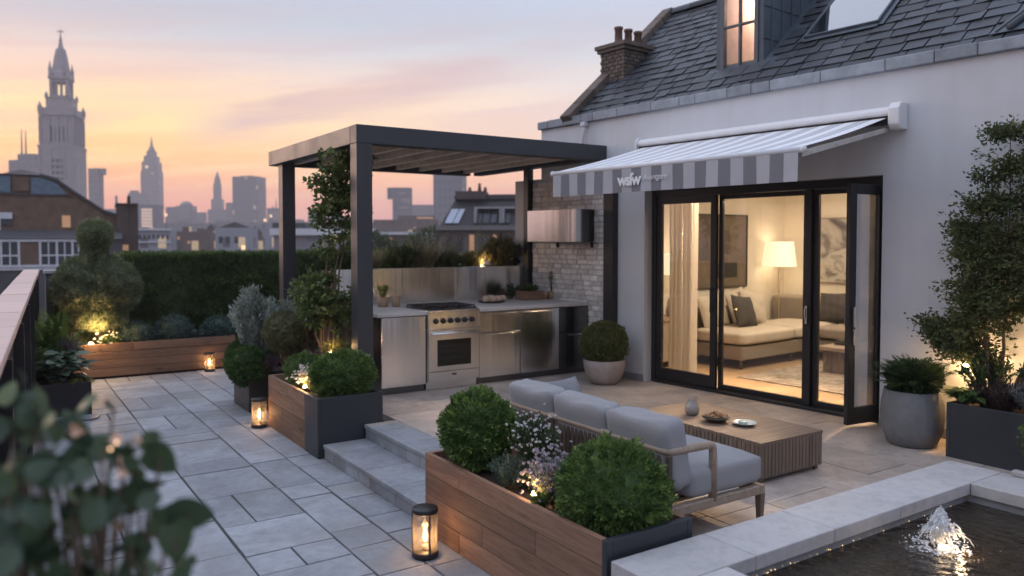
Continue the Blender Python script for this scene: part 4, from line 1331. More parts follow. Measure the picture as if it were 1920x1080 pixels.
# ------------------------------------------------------------------ lanterns on the paving
LGL = glass_thin('lantern_glass', (.93, .90, .86), 1.0)     # faintly hazed glass that catches the candle light
_t = NT(LGL.node_tree); _tr = _t.n.new('ShaderNodeBsdfTranslucent'); _tr.inputs[0].default_value = (.9, .8, .68, 1)
_mx = _t.n.new('ShaderNodeMixShader'); _mx.inputs[0].default_value = .16
_src = _t.n['Material Output'].inputs['Surface'].links[0].from_socket
_t.l.new(_src, _mx.inputs[1]); _t.l.new(_tr.outputs[0], _mx.inputs[2]); _t.l.new(_mx.outputs[0], _t.n['Material Output'].inputs['Surface'])
def lantern(label, x, y, z, scale=1.0):
    L = thing('lantern', label, 'lantern', (x, y, z), 'lit glass lanterns on the paving')
    k = scale
    q = MB(); q.lathe([(.08 * k, 0), (.083 * k, .006), (.083 * k, .03), (.078 * k, .036), (0, .036)], (x, y, z), 32); build('base', q, MAT['black'], L)
    q = MB(); q.lathe([(.079 * k, .275 * k), (.082 * k, .28 * k), (.08 * k, .30 * k), (.076 * k, .304 * k), (0, .304 * k)], (x, y, z), 32); build('lid', q, MAT['black'], L)
    q = MB(); q.lathe([(.077 * k, .037), (.077 * k, .2745 * k)], (x, y, z), 40, cap=False); build('glass', q, LGL, L)
    q = MB()
    for a in (.4, 2.5, 4.6): q.box(-.004, .004, -.003, .003, .036, .2755 * k, M=T((x + .079 * k * math.cos(a), y + .079 * k * math.sin(a), z)))
    build('bars', q, MAT['black'], L)
    q = MB(); q.lathe([(.02, .037), (.02, .07), (.016, .073), (0, .073)], (x, y, z), 16); q.tube([(x, y, z + .07), (x, y, z + .10)], .003, 5)
    build('candle', q, plain('candle_wax', (.75, .62, .45), .5) if 'candle_wax' not in bpy.data.materials else bpy.data.materials['candle_wax'], L)
    q = MB(); q.lathe([(0, .085), (.010, .10), (.014, .118), (.010, .145), (.005, .17), (0, .195)], (x, y, z), 12, cap=False); build('flame', q, MAT['flame'], L)
    light('candle_light', 'POINT', (x, y, z + .135), 4.2, (1, .54, .24), .018)
    return L
lantern('lit glass lantern standing beside the planter next to the outdoor sofa', 2.19, 4.27, .002)
lantern('lit glass lantern beside the timber planter near the stone steps', 2.28, 8.22, .002, 1.0)
lantern('lit glass lantern in front of the back planter by the hedge', 2.64, 12.12, .002, .95)

# ------------------------------------------------------------------ parapet with slatted balustrade
PA = R(3.0)
pp = thing('balustrade', 'slatted balustrade with broad pale coping along the edge of the deck', 'balustrade', (0, 3.12, 0), rz=-PA)
BASE[pp.name] = (0, 0, 0)
mb = MB(); y = -3.0; r = random.Random(7)
while y < 10.3:
    mb.box(-.19, .005, y + .006, min(y + .9, 10.3) - .006, 1.485, 1.53 + r.uniform(-.003, .003), 0, r.random()); y += .9
build('coping', mb, plain('parapet_coping', (.60, .42, .36), .55, vary=.08, scale=4, varf=.06), pp, bevel=.005)
mb = MB(); mb.box(-.12, -.05, -3.0, 10.3, 1.40, 1.4845); mb.box(-.12, -.05, -3.0, 10.3, .02, .09)
build('rail', mb, MAT['black'], pp)
mb = MB(); y = -2.95
while y < 10.25:
    mb.box(-.10, -.068, y, y + .075, .09, 1.40, 0, r.random()); y += .125
build('slats', mb, plain('dark_slat', (.045, .035, .03), .7, varf=.2), pp)
for y in np.arange(-2.4, 10.3, 1.8):
    mb = MB(); mb.box(-.065, -.005, y, y + .06, 0, 1.40); build('post', mb, MAT['black'], pp)
wl = thing('parapet_wall', 'low back parapet with a pale coping behind the hedge', 'wall', (4, 13.5, 0))
mb = MB(); mb.box(.62, 10.2, 13.42, 13.60, -.3, 1.46); build('body', mb, plain('parapet_render', (.10, .10, .105), .8), wl)
mb = MB(); mb.box(.60, 10.2, 13.39, 13.615, 1.461, 1.51); build('coping', mb, MAT['coping'], wl, bevel=.004)
mb = MB(); mb.box(.82, 1.02, 13.36, 13.389, 1.41, 1.455); mb.box(.84, 1.0, 13.385, 13.419, 1.40, 1.44)
single('wall_light', mb, MAT['white'], 'small flat white wall light under the coping of the back parapet', 'wall light', (.92, 13.4, 1.4), bevel=.004)
mb = MB(); mb.lathe([(.10, 0), (.135, .008), (.14, .018), (.125, .016), (0, .012)], (.80, 9.66, .002), 32)
single('plant_saucer', mb, plain('saucer_glaze', (.30, .32, .36), .12), 'shiny round saucer on the paving at the foot of the hosta planter', 'saucer', (.80, 9.66, .002))
# ------------------------------------------------------------------ foliage tools
def unit(v):
    return v / np.maximum(np.linalg.norm(v, axis=-1, keepdims=True), 1e-9)

def rand_dirs(n):
    return unit(rng.normal(size=(n, 3)))

def leaves(mb, P, D, L, W, var=None, fold=.18, mat=0, Nn=None, wide=.45):
    """n small folded leaves: base P, direction D, length L, width W"""
    n = len(P)
    if n == 0: return
    L = np.broadcast_to(np.asarray(L, float), (n,))[:, None]; W = np.broadcast_to(np.asarray(W, float), (n,))[:, None]
    if Nn is None: Nn = rand_dirs(n)
    S = unit(np.cross(D, Nn)); N2 = np.cross(S, D)
    a = P; b = P + D * L * wide + S * W * .5 + N2 * W * fold; c = P + D * L; d = P + D * L * wide - S * W * .5 + N2 * W * fold
    V = np.stack([a, b, c, d], 1).reshape(-1, 3)
    F = np.arange(4 * n).reshape(n, 4)
    mb.addq(V, F, mat, rng.random(n) if var is None else var)

def leaves_round(mb, P, D, L, W, var=None, fold=.12, mat=0, Nn=None, seg=4):
    """rounder leaves made of a strip of quads each side of the midrib, slightly cupped and drooping"""
    n = len(P)
    L = np.broadcast_to(np.asarray(L, float), (n,))[:, None]; W = np.broadcast_to(np.asarray(W, float), (n,))[:, None]
    if Nn is None: Nn = rand_dirs(n)
    S = unit(np.cross(D, Nn)); N2 = np.cross(S, D)
    rows = []
    for i in range(seg + 1):
        t = i / seg
        wdt = math.sin(math.pi * min(1, t ** .8 * .97 + .03)) ** .7 if 0 < i < seg else .04
        c = P + D * L * t - N2 * L * (.18 * t * t)
        rows.append((c + S * W * .5 * wdt + N2 * W * fold * wdt, c, c - S * W * .5 * wdt + N2 * W * fold * wdt))
    V = np.stack([p for r_ in rows for p in r_], 1)
    k = V.shape[1]
    fs = []
    for i in range(seg):
        b = i * 3
        fs += [(b, b + 1, b + 4, b + 3), (b + 1, b + 2, b + 5, b + 4)]
    F = (np.arange(n)[:, None, None] * k + np.array(fs)[None]).reshape(-1, 4)
    vv = rng.random(n) if var is None else np.asarray(var)
    mb.addq(V.reshape(-1, 3), F, mat, np.repeat(vv, len(fs)), smooth=True)

_bm = bmesh.new(); bmesh.ops.create_icosphere(_bm, subdivisions=4, radius=1.0)
ICO_V = np.array([v.co[:] for v in _bm.verts]); ICO_F = np.array([[v.index for v in f.verts] for f in _bm.faces]); _bm.free()

def lump(d, seed, k=3.0):
    """slow bumps over directions, about -1..1"""
    r = np.random.default_rng(seed); o = 0
    for i in range(7):
        w_ = unit(r.normal(size=3)) * k * r.uniform(.6, 1.9); o = o + np.sin(d @ w_ + r.uniform(0, 6.3)) / 7 * 1.7
    return o

def ball_foliage(mb, c, rad, n, leaf, wl=.42, bump=.05, seed=1, core=.80, sprig=6, clump=.5, up=.25, out=1.1, mat=0, varb=(0, 1)):
    c = np.array(c, float); rad = np.broadcast_to(np.array(rad, float), (3,))
    # an inner mass of the same foliage, so that no light comes straight through
    cv = ICO_V * (1 + bump * lump(ICO_V, seed)[:, None] + .075 * lump(ICO_V, seed + 5, 13.0)[:, None] + .03 * rng.normal(size=(len(ICO_V), 1)))
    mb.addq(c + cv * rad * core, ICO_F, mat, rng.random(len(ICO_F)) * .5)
    m = n // sprig
    d = rand_dirs(m)
    fine = lump(d, seed + 5, 13.0)
    rr = 1 + bump * lump(d, seed) + .075 * fine + .045 * lump(d, seed + 9, 24.0) + np.abs(rng.normal(size=m)) * .03
    rr = rr * (core + (1 - core) * rng.random(m) ** .45)
    tipv = np.clip(.48 + .30 * fine + .22 * lump(d, seed + 9, 27.0) + rng.normal(size=m) * .18, 0, 1)
    P = c + d * rr[:, None] * rad
    P = np.repeat(P, sprig, 0); Dd = np.repeat(d, sprig, 0); tv = np.repeat(tipv, sprig)
    D = unit(Dd * out + rand_dirs(len(P)) * clump * 1.3 + np.array([0, 0, up]))
    ln = leaf * rng.uniform(.65, 1.25, len(P))
    P = P + rand_dirs(len(P)) * leaf * .45
    leaves(mb, P, D, ln, ln * wl, varb[0] + (varb[1] - varb[0]) * np.clip(tv + rng.normal(size=len(P)) * .12, 0, 1), mat=mat)

BOX = leafmat('boxwood_leaf', (.038, .075, .018), (.105, .18, .04), (.23, .32, .08), trans=.22)
BOX2 = leafmat('dark_box_leaf', (.022, .045, .016), (.05, .09, .03), (.10, .15, .05), trans=.2)

def ball(name, label, c, rad, base, n=9000, leaf=.022, mat=BOX, cat='shrub', group=None, **kw):
    mb = MB(); ball_foliage(mb, c, rad, n, leaf, **kw)
    return single(name, mb, mat, label, cat, base, group)

GB = None
ball('clipped_boxwood', 'clipped dark green ball at the steps end of the planter by the sofa', (2.57, 4.26, .745), (.238, .238, .235), (2.57, 4.26, .49), 13000, .026, seed=3)
ball('clipped_boxwood', 'biggest clipped green ball, at the pool end of the planter by the sofa', (2.67, 3.06, .66), (.285, .285, .245), (2.67, 3.06, .49), 17000, .022, seed=4)
ball('clipped_boxwood', 'clipped green ball in the metal ended planter beside the stone steps', (2.72, 6.98, .685), (.30, .275, .215), (2.72, 6.98, .49), 12000, .028, seed=5)
ball('clipped_boxwood', 'clipped ball growing in the pale round pot', (6.0, 7.05, .735), (.272, .272, .245), (6.0, 7.05, .49), 12000, .026, mat=leafmat('olive_box_leaf', (.05, .07, .02), (.12, .14, .04), (.22, .22, .075), trans=.2), seed=6)
ball('clipped_boxwood', 'smaller clipped ball in the middle of the planter beside the steps', (2.60, 7.72, .64), (.19, .19, .17), (2.6, 7.72, .49), 7000, .02, seed=7)

# ---- loose shrubs with visible stems
def shrub(name, label, base, spread, height, stems=24, per=60, leaf=(.04, .012), mat=BOX, lean=(0, 0), up=.5, jitter=.03, bare=.3, group=None, cat='shrub', dome=.75, stem_r=.004, flowers=None, rnd=False, droop=0.0, bushy=0, outb=.6):
    base = np.array(base, float)
    th = thing(name, label, cat, tuple(base), group)
    f = MB(); s = MB(); fl = MB()
    for k in range(stems):
        a = rng.uniform(0, 2 * math.pi); q = math.sqrt(rng.random())
        e = np.array([math.cos(a) * q * spread + lean[0], math.sin(a) * q * spread + lean[1], height * (1 - (1 - dome) * q * q) * rng.uniform(.8, 1.05)])
        p0 = np.array([math.cos(a) * q * spread * .18, math.sin(a) * q * spread * .18, 0])
        mid = p0 * .4 + e * .5 + np.array([0, 0, height * .12]) + rng.normal(size=3) * spread * .06
        tt = np.linspace(0, 1, 7)
        pts = [base + (1 - t) ** 2 * p0 + 2 * t * (1 - t) * mid + t * t * e - np.array([0, 0, droop * t ** 3]) for t in tt]
        s.tube(pts, [stem_r * (1 - .75 * t) for t in tt], 5)
        T_ = np.sort(rng.uniform(bare, 1, per))
        pp = np.array(pts); idx = T_ * 6; i0 = np.minimum(idx.astype(int), 5); fr_ = (idx - i0)[:, None]
        C_ = pp[i0] * (1 - fr_) + pp[i0 + 1] * fr_
        tang = unit(pp[i0 + 1] - pp[i0])
        D = unit(rand_dirs(per) * .9 + tang * .5 + np.array([0, 0, up]) * .6 + unit(C_ - base) * outb)
        P = C_ + rand_dirs(per) * jitter * rng.random((per, 1))
        ln = leaf[0] * rng.uniform(.6, 1.2, per)
        kv = np.clip(rng.normal(.5, .22) + rng.normal(size=per) * .18, 0, 1)
        if rnd: leaves_round(f, P, D, ln, ln * leaf[1] / leaf[0], kv, seg=3)
        else: leaves(f, P, D, ln, ln * leaf[1] / leaf[0], kv)
        if flowers:
            nf, fr0, fmat = flowers
            for j in range(nf):
                t = rng.uniform(.72, 1.0); i = min(int(t * 6), 5)
                c = pp[i] + (pp[i + 1] - pp[i]) * (t * 6 - i) + rng.normal(size=3) * jitter * 1.3
                m = 6
                D2 = unit(rand_dirs(m) * .8 + np.array([0, 0, .6]) + unit(c - base) * .6)
                leaves(fl, np.repeat(c[None], m, 0), D2, fr0 * rng.uniform(.7, 1.2), fr0 * .75, None, .2)
    build('foliage', f, mat, th); build('stems', s, MAT['bark'], th)
    if flowers: build('blossom', fl, flowers[2], th)
    return th

SILVER = leafmat('silver_leaf', (.17, .20, .17), (.31, .35, .30), (.48, .52, .45))
SAGE = leafmat('sage_leaf', (.06, .095, .065), (.13, .18, .125), (.24, .29, .20))
OLIVE = leafmat('olive_leaf', (.07, .075, .03), (.14, .14, .06), (.24, .22, .10))
FRESH = leafmat('fresh_leaf', (.03, .065, .018), (.075, .14, .035), (.16, .24, .07))
YELLOWG = leafmat('yellow_green_leaf', (.09, .10, .02), (.20, .20, .05), (.36, .33, .10))
DEEP = leafmat('deep_leaf', (.022, .045, .018), (.05, .09, .034), (.11, .165, .065))
HEDGE = leafmat('hedge_leaf', (.028, .05, .016), (.07, .11, .032), (.17, .23, .07))
BLUEG = leafmat('blue_green_leaf', (.045, .08, .065), (.10, .155, .13), (.19, .26, .22))
PURPLE = leafmat('purple_leaf', (.07, .045, .06), (.15, .10, .13), (.26, .19, .22))
WHITE_FL = plain('white_petal', (.72, .70, .68), .7, vary=.05)
LILAC_FL = plain('lilac_petal', (.50, .44, .48), .7, vary=.1)
PINK_FL = plain('pink_petal', (.62, .38, .34), .7, vary=.1)

# planter by the sofa
shrub('flowering_shrub', 'bushy shrub with small white flowers next to the sofa back', (2.72, 3.86, .48), .17, .42, 26, 70, (.030, .012), DEEP, flowers=(5, .017, WHITE_FL), jitter=.035)
shrub('grey_green_shrub', 'low grey green mound beside the white flowering shrub', (2.52, 3.80, .48), .165, .20, 34, 90, (.022, .007), SAGE, bare=.15, dome=.6, jitter=.03)
shrub('flowering_shrub', 'pale lilac flower clump lit from below beside the biggest clipped ball', (2.56, 3.47, .48), .13, .27, 30, 40, (.024, .008), SAGE, flowers=(10, .020, LILAC_FL), jitter=.03, bare=.2)
shrub('ground_plant', 'small leafy plant between the lilac clump and the biggest ball', (2.46, 3.40, .48), .07, .10, 14, 40, (.022, .010), FRESH, bare=.1)
shrub('ground_plant', 'small brown green plant between the grey green mound and the lilac clump', (2.60, 3.64, .48), .08, .12, 14, 40, (.024, .010), OLIVE, bare=.1)
# planter beside the steps
shrub('flowering_shrub', 'pale flower clump lit from below beside the clipped ball near the steps', (2.52, 7.36, .48), .11, .24, 26, 40, (.024, .008), YELLOWG, flowers=(9, .02, WHITE_FL), jitter=.03, bare=.2)
shrub('golden_shrub', 'yellow green bush between the slim tree and the pergola post', (3.02, 7.92, .44), .24, .46, 34, 90, (.03, .014), YELLOWG, bare=.3, jitter=.04)
shrub('purple_sedum', 'purple tinged plant under the slim tree', (2.82, 8.02, .46), .15, .32, 26, 60, (.026, .013), PURPLE, bare=.3)
shrub('leafy_shrub', 'blue green low shrub behind the smaller clipped ball', (2.70, 7.98, .46), .17, .28, 26, 70, (.03, .016), BLUEG, bare=.15)
shrub('leafy_shrub', 'yellow leaved low plant behind the clipped ball near the steps', (2.80, 7.50, .46), .12, .26, 18, 60, (.028, .013), YELLOWG, bare=.2)
# dark planter behind
shrub('silver_shrub', 'tall silvery shrub in the dark square planter', (2.58, 9.42, .42), .30, .98, 40, 210, (.055, .017), SILVER, dome=.7, bare=.25, jitter=.06)
shrub('silver_shrub', 'smaller silvery shrub leaning right behind the olive dome', (2.95, 9.55, .42), .22, .84, 26, 170, (.055, .017), SILVER, dome=.7, bare=.3, jitter=.05, lean=(.12, 0))
mbd = thing('dome_shrub', 'olive dome shaped shrub on thin upright stems', 'shrub', (2.76, 8.75, .42))
mb = MB(); ball_foliage(mb, (2.76, 8.72, .92), (.285, .27, .225), 12000, .024, .2, seed=15, core=.9, up=.5); build('foliage', mb, OLIVE, mbd)
mb = MB()
for k in range(26):
    a = rng.uniform(0, 6.28); q = rng.uniform(.05, .2)
    mb.tube([(2.76 + math.cos(a) * .04, 8.75 + math.sin(a) * .04, .42), (2.76 + math.cos(a) * q * .6, 8.73 + math.sin(a) * q * .6, .65), (2.76 + math.cos(a) * q, 8.72 + math.sin(a) * q, .88)], .005, 5)
build('stems', mb, MAT['bark'], mbd)
ball('trailing_shrub', 'fresh green bush spilling over the corner of the dark square planter', (2.40, 9.12, .50), (.21, .24, .22), (2.4, 9.12, .40), 9000, .026, mat=FRESH, seed=21, bump=.12)
ball('trailing_shrub', 'fresh green bush at the far side of the dark square planter', (2.44, 9.58, .52), (.17, .18, .24), (2.44, 9.58, .40), 8000, .028, mat=FRESH, seed=22, bump=.12)
shrub('purple_sedum', 'small purple plant at the near edge of the dark square planter', (2.62, 9.0, .43), .12, .2, 18, 40, (.03, .014), PURPLE, bare=.2)
# back planter
for (lab, c, rr) in (('round blue green mound beside the topiary in the back planter', (1.70, 12.52, .56), (.24, .22, .2)), ('largest blue green mound in the back planter', (2.20, 12.50, .60), (.26, .23, .23)),
                     ('blue green mound half hidden by the silver shrub', (2.86, 12.52, .57), (.24, .22, .2))):
    ball('mound_shrub', lab, c, rr, (c[0], c[1], .45), 7000, .026, mat=BLUEG, seed=int(c[0] * 10), bump=.06, wl=.35)
shrub('ground_plant', 'low leafy plant between two mounds of the back planter', (2.55, 12.42, .44), .16, .16, 22, 60, (.035, .014), BLUEG, bare=.15)
shrub('ground_plant', 'flowering tufts at the foot of the topiary', (1.36, 12.40, .44), .20, .16, 26, 50, (.03, .012), FRESH, bare=.1, flowers=(1, .03, WHITE_FL))
tpy = thing('topiary_conifer', 'two tiered clipped conifer lit from below at the end of the parapet', 'tree', (1.24, 12.56, .44))
mb = MB()
ball_foliage(mb, (1.22, 12.56, 1.28), (.52, .46, .46), 26000, .05, .16, seed=31, core=.84, bump=.08, up=.5, clump=.6)
ball_foliage(mb, (1.20, 12.56, 2.03), (.21, .21, .22), 8000, .04, .18, seed=32, core=.82, bump=.07, up=.4, varb=(.3, 1))
ball_foliage(mb, (1.20, 12.56, 1.74), (.17, .17, .20), 5000, .04, .18, seed=33, core=.82, bump=.07, up=.4, varb=(.2, .9))
ball_foliage(mb, (1.24, 12.54, .88), (.36, .33, .20), 9000, .05, .14, seed=34, core=.8, bump=.12, up=-.2, clump=.8)
build('crown', mb, leafmat('conifer_leaf', (.07, .09, .045), (.17, .20, .10), (.32, .34, .19)), tpy)
mb = MB(); mb.tube([(1.24, 12.56, .42), (1.23, 12.56, .8), (1.22, 12.56, 1.3), (1.2, 12.56, 1.9)], [.03, .026, .02, .012], 8); build('trunk', mb, MAT['bark'], tpy)
# clipped hedge
mb = MB()
def hedge(mb, x0, x1, y0, y1, z0, z1, n, leaf, seed, rx=.10):
    nx = int((x1 - x0) / .06); 
    P = []; D = []
    a_front = (x1 - x0) * (z1 - z0); a_top = (x1 - x0) * (y1 - y0); a_end = (y1 - y0) * (z1 - z0)
    tot = a_front + a_top + 2 * a_end
    nf, nt_, ne = int(n * a_front / tot), int(n * a_top / tot), int(n * a_end / tot)
    for (k, dirn) in ((nf, (0, -1, 0)), (nt_, (0, 0, 1)), (ne, (-1, 0, 0)), (ne, (1, 0, 0))):
        u, v = rng.random(k), rng.random(k)
        if dirn[1]: p = np.stack([x0 + u * (x1 - x0), np.full(k, y0), z0 + v * (z1 - z0)], 1)
        elif dirn[2]: p = np.stack([x0 + u * (x1 - x0), y0 + v * (y1 - y0), np.full(k, z1)], 1)
        else: p = np.stack([np.full(k, x0 if dirn[0] < 0 else x1), y0 + u * (y1 - y0), z0 + v * (z1 - z0)], 1)
        P.append(p); D.append(np.tile(np.array(dirn, float), (k, 1)))
    P = np.concatenate(P); D = np.concatenate(D)
    # rounded shoulders
    cx, cy_, cz = np.clip(P[:, 0], x0 + rx, x1 - rx), np.clip(P[:, 1], y0 + rx, y1 - rx), np.clip(P[:, 2], z0, z1 - rx)
    C_ = np.stack([cx, cy_, cz], 1); dd = P - C_; D = unit(dd + 1e-6 * D)
    bmp = lump(P * 1.0, seed, 6.0) * .03 + lump(P, seed + 1, 22.0) * .032
    P = C_ + D * (rx + bmp + rng.normal(size=len(P)) * .012)[:, None]
    n_ = len(P)
    Dl = unit(D * .8 + rand_dirs(n_) * .9 + np.array([0, 0, .35]))
    ln = leaf * rng.uniform(.6, 1.2, n_)
    leaves(mb, P - D * .03, Dl, ln, ln * .45, np.clip(.45 + .25 * lump(P, seed + 1, 22.0) + .2 * lump(P, seed + 2, 9.0) + rng.normal(size=n_) * .2, 0, 1))
    mb.box(x0 + .04, x1 - .04, y0 + .04, y1 - .04, z0, z1 - .05, 0, .3)
hedge(mb, 1.55, 6.6, 12.84, 13.34, 0, 1.74, 60000, .046, 5)
k_ = 2600; P_ = np.stack([rng.uniform(1.6, 6.5, k_), rng.uniform(12.86, 13.3, k_), 1.735 + .02 * lump(rng.random((k_, 3)) * 9, 3)], 1)
leaves(mb, P_, unit(rand_dirs(k_) * .5 + np.array([0, -.1, 1.0])), rng.uniform(.03, .085, k_), .016, rng.uniform(.4, 1, k_))
single('hedge', mb, HEDGE, 'long clipped dark green hedge behind the back planter', 'hedge', (4, 13.1, 0))
mb = MB(); hedge(mb, .66, 1.52, 12.9, 13.3, 0, 1.36, 9000, .034, 9)
single('hedge', mb, HEDGE, 'lower dark hedge between the balustrade and the topiary', 'hedge', (1.1, 13.1, 0))

# ferns and hostas
def frond(mb, base, tip, up, n=26, leaf=.06, wl=.28, mat=0):
    base, tip = np.array(base, float), np.array(tip, float)
    mid = (base + tip) / 2 + np.array([0, 0, up])
    t = np.linspace(.12, 1, n)
    C_ = (1 - t)[:, None] ** 2 * base + (2 * t * (1 - t))[:, None] * mid + (t ** 2)[:, None] * tip
    tg = unit(np.gradient(C_, axis=0)); side_ = unit(np.cross(tg, np.array([0, 0, 1.0])))
    up_ = np.cross(side_, tg)
    v = rng.random() * .6 + .2
    for sg in (-1, 1):
        D = unit(side_ * sg + tg * .55 - np.array([0, 0, .15]) + rng.normal(size=(n, 3)) * .08)
        ln = leaf * np.sin(np.pi * np.clip(t * .85 + .12, 0, 1)) ** .8
        leaves(mb, C_, D, ln, np.maximum(ln * wl, .004), np.clip(v + rng.normal(size=n) * .1, 0, 1), .1, mat, up_)
    return C_
def fern(name, label, base, spread, height, n, leaf, mat, cat='fern', wl=.28, up=.18, fr=26):
    mb = MB(); base = np.array(base, float)
    for k in range(n):
        a = rng.uniform(0, 6.28); q = spread * rng.uniform(.5, 1.05); hh = height * rng.uniform(.35, 1.0)
        tip = base + np.array([math.cos(a) * q, math.sin(a) * q, hh])
        frond(mb, base + np.array([math.cos(a), math.sin(a), 0]) * spread * .08, tip, up * rng.uniform(.7, 1.3), fr, leaf, wl)
    return single(name, mb, mat, label, cat, tuple(base))
fern('fern', 'bright fern at the far end of the hosta planter by the balustrade', (.60, 10.95, .34), .48, .80, 30, .12, leafmat('fern_leaf', (.05, .09, .02), (.12, .18, .04), (.24, .30, .08)), wl=.35)
mb = MB()
for k in range(90):
    a = rng.uniform(0, 6.28); q = rng.uniform(.06, .40); z = .36 + rng.uniform(.05, .36) * (1 - q * .8)
    P = np.array([[.62 + math.cos(a) * q * .5, 10.2 + math.sin(a) * q * .6, z]]); D = unit(np.array([[math.cos(a), math.sin(a), rng.uniform(-.15, .45)]]))
    L_ = rng.uniform(.13, .22)
    leaves_round(mb, P, D, L_, L_ * .62, None, .1, 0, np.array([[0, 0, 1.0]]) + rng.normal(size=(1, 3)) * .2, seg=6)
for k in range(60):
    a = rng.uniform(0, 6.28)
hp = single('hosta', mb, leafmat('hosta_leaf', (.05, .085, .05), (.11, .16, .10), (.22, .27, .19)), 'broad leaved hosta filling the low dark planter by the balustrade', 'plant', (.62, 10.2, .32))
shrub('trailing_shrub', 'leafy bush at the parapet side of the hosta planter', (.50, 10.5, .33), .30, .42, 44, 80, (.04, .016), FRESH, bare=.15, jitter=.05)
shrub('purple_sedum', 'wispy purple plant between the fern and the hosta', (.72, 10.5, .33), .16, .52, 34, 50, (.03, .007), PURPLE, bare=.4)
fern('fern', 'yellowing fern hanging over the front corner of the hosta planter', (.80, 9.98, .34), .20, .02, 9, .06, YELLOWG, wl=.3, up=.10)

# grasses and bushes of the raised trough
def grass(name, label, base, spread, height, n, wdt, mat, plume=None, label2=None):
    th = thing(name, label, 'grass', tuple(base)); base = np.array(base, float)
    N = n; a = rng.uniform(0, 6.283, N); q = np.sqrt(rng.random(N)) * spread
    h = height * rng.uniform(.55, 1.05, N)
    seg = 4; rows = []
    d = np.stack([np.cos(a), np.sin(a), np.zeros(N)], 1); s_ = np.stack([-np.sin(a), np.cos(a), np.zeros(N)], 1)
    p0 = base + d * (q * .25)[:, None]
    for i in range(seg + 1):
        t = i / seg
        c = p0 + d * (q * t ** 1.8)[:, None] + np.array([0, 0, 1.0]) * (h * (t - .18 * t ** 3))[:, None]
        wd = wdt * (1 - .9 * t)
        rows += [c - s_ * wd, c + s_ * wd]
    V = np.stack(rows, 1); k = V.shape[1]
    fs = [(2 * i, 2 * i + 1, 2 * i + 3, 2 * i + 2) for i in range(seg)]
    F = (np.arange(N)[:, None, None] * k + np.array(fs)[None]).reshape(-1, 4)
    mb = MB(); mb.addq(V.reshape(-1, 3), F, 0, np.repeat(rng.random(N), seg)); build('blades', mb, mat, th)
    if plume:
        pm, cnt, pl_ = plume; mb = MB(); tips = rows[-1]
        for i in range(cnt):
            c = tips[i]; m = 26
            t = rng.random(m); dd = d[i] * .35 + np.array([0, 0, .9])
            P = c + dd * (t * pl_)[:, None] + rng.normal(size=(m, 3)) * .008
            leaves(mb, P, unit(rand_dirs(m) * .6 + dd), .022, .004, None)
        build('plume', mb, pm, th)
    return th
STRAW = leafmat('straw_blade', (.22, .20, .10), (.40, .36, .20), (.60, .54, .36), trans=.4)
GRASSM = leafmat('grass_blade', (.10, .12, .06), (.20, .22, .12), (.36, .36, .22), trans=.4)
TY = 9.32
grass('ornamental_grass', 'straw coloured grass just right of the front pergola post in the raised trough', (4.06, TY, 1.53), .20, .36, 520, .004, STRAW, (STRAW, 60, .08))
grass('ornamental_grass', 'tall feathery pale grass in the middle of the raised trough', (4.84, TY, 1.53), .24, .50, 620, .004, STRAW, (plain('pale_plume', (.60, .54, .44), .9), 60, .12))
grass('ornamental_grass', 'wispy grey green grass beside the feathery pale grass', (5.22, TY + .05, 1.53), .20, .50, 420, .003, GRASSM, (GRASSM, 40, .1))
grass('ornamental_grass', 'short pale grass by the glowing light of the raised trough', (5.62, TY, 1.53), .15, .26, 300, .0035, STRAW, (STRAW, 30, .06))
MIDG = leafmat('mid_green_leaf', (.055, .08, .03), (.125, .165, .055), (.25, .29, .11))
shrub('trough_bush', 'dark green bush between two grasses of the raised trough', (4.44, TY, 1.53), .29, .34, 80, 100, (.04, .015), MIDG, bare=.1, jitter=.04, dome=.6)
shrub('trough_bush', 'dark bush at the foot of the grey green grass', (5.12, TY, 1.53), .27, .25, 60, 90, (.04, .015), MIDG, bare=.1, jitter=.04, dome=.6)
shrub('trough_bush', 'big olive bush at the house end of the raised trough', (6.0, TY, 1.53), .33, .50, 100, 130, (.04, .012), OLIVE, bare=.15, jitter=.05, dome=.55)
shrub('trough_bush', 'small dark bush against the white pier at the end of the raised trough', (6.28, TY + .05, 1.53), .14, .24, 36, 70, (.034, .013), DEEP, bare=.1, dome=.6)
shrub('trough_bush', 'green bush at the left end of the raised trough by the front pergola post', (3.70, TY, 1.53), .26, .34, 64, 90, (.04, .015), FRESH, bare=.1, dome=.6)
shrub('trough_bush', 'low yellow green tuft between the pale grass and the olive bush', (5.55, TY + .1, 1.53), .24, .28, 50, 80, (.036, .011), YELLOWG, bare=.1, dome=.6)
shrub('airy_shrub', 'thin wispy shrub rising behind the feathery pale grass', (4.72, 9.5, 1.53), .22, .5, 24, 60, (.03, .008), SAGE, bare=.35, dome=.7, jitter=.05)
shrub('airy_shrub', 'light green airy shrub behind the olive bush', (6.25, 10.1, .3), .42, 1.95, 26, 120, (.03, .008), leafmat('airy_leaf', (.07, .11, .05), (.15, .20, .10), (.26, .31, .17)), bare=.55, jitter=.09, dome=.8)

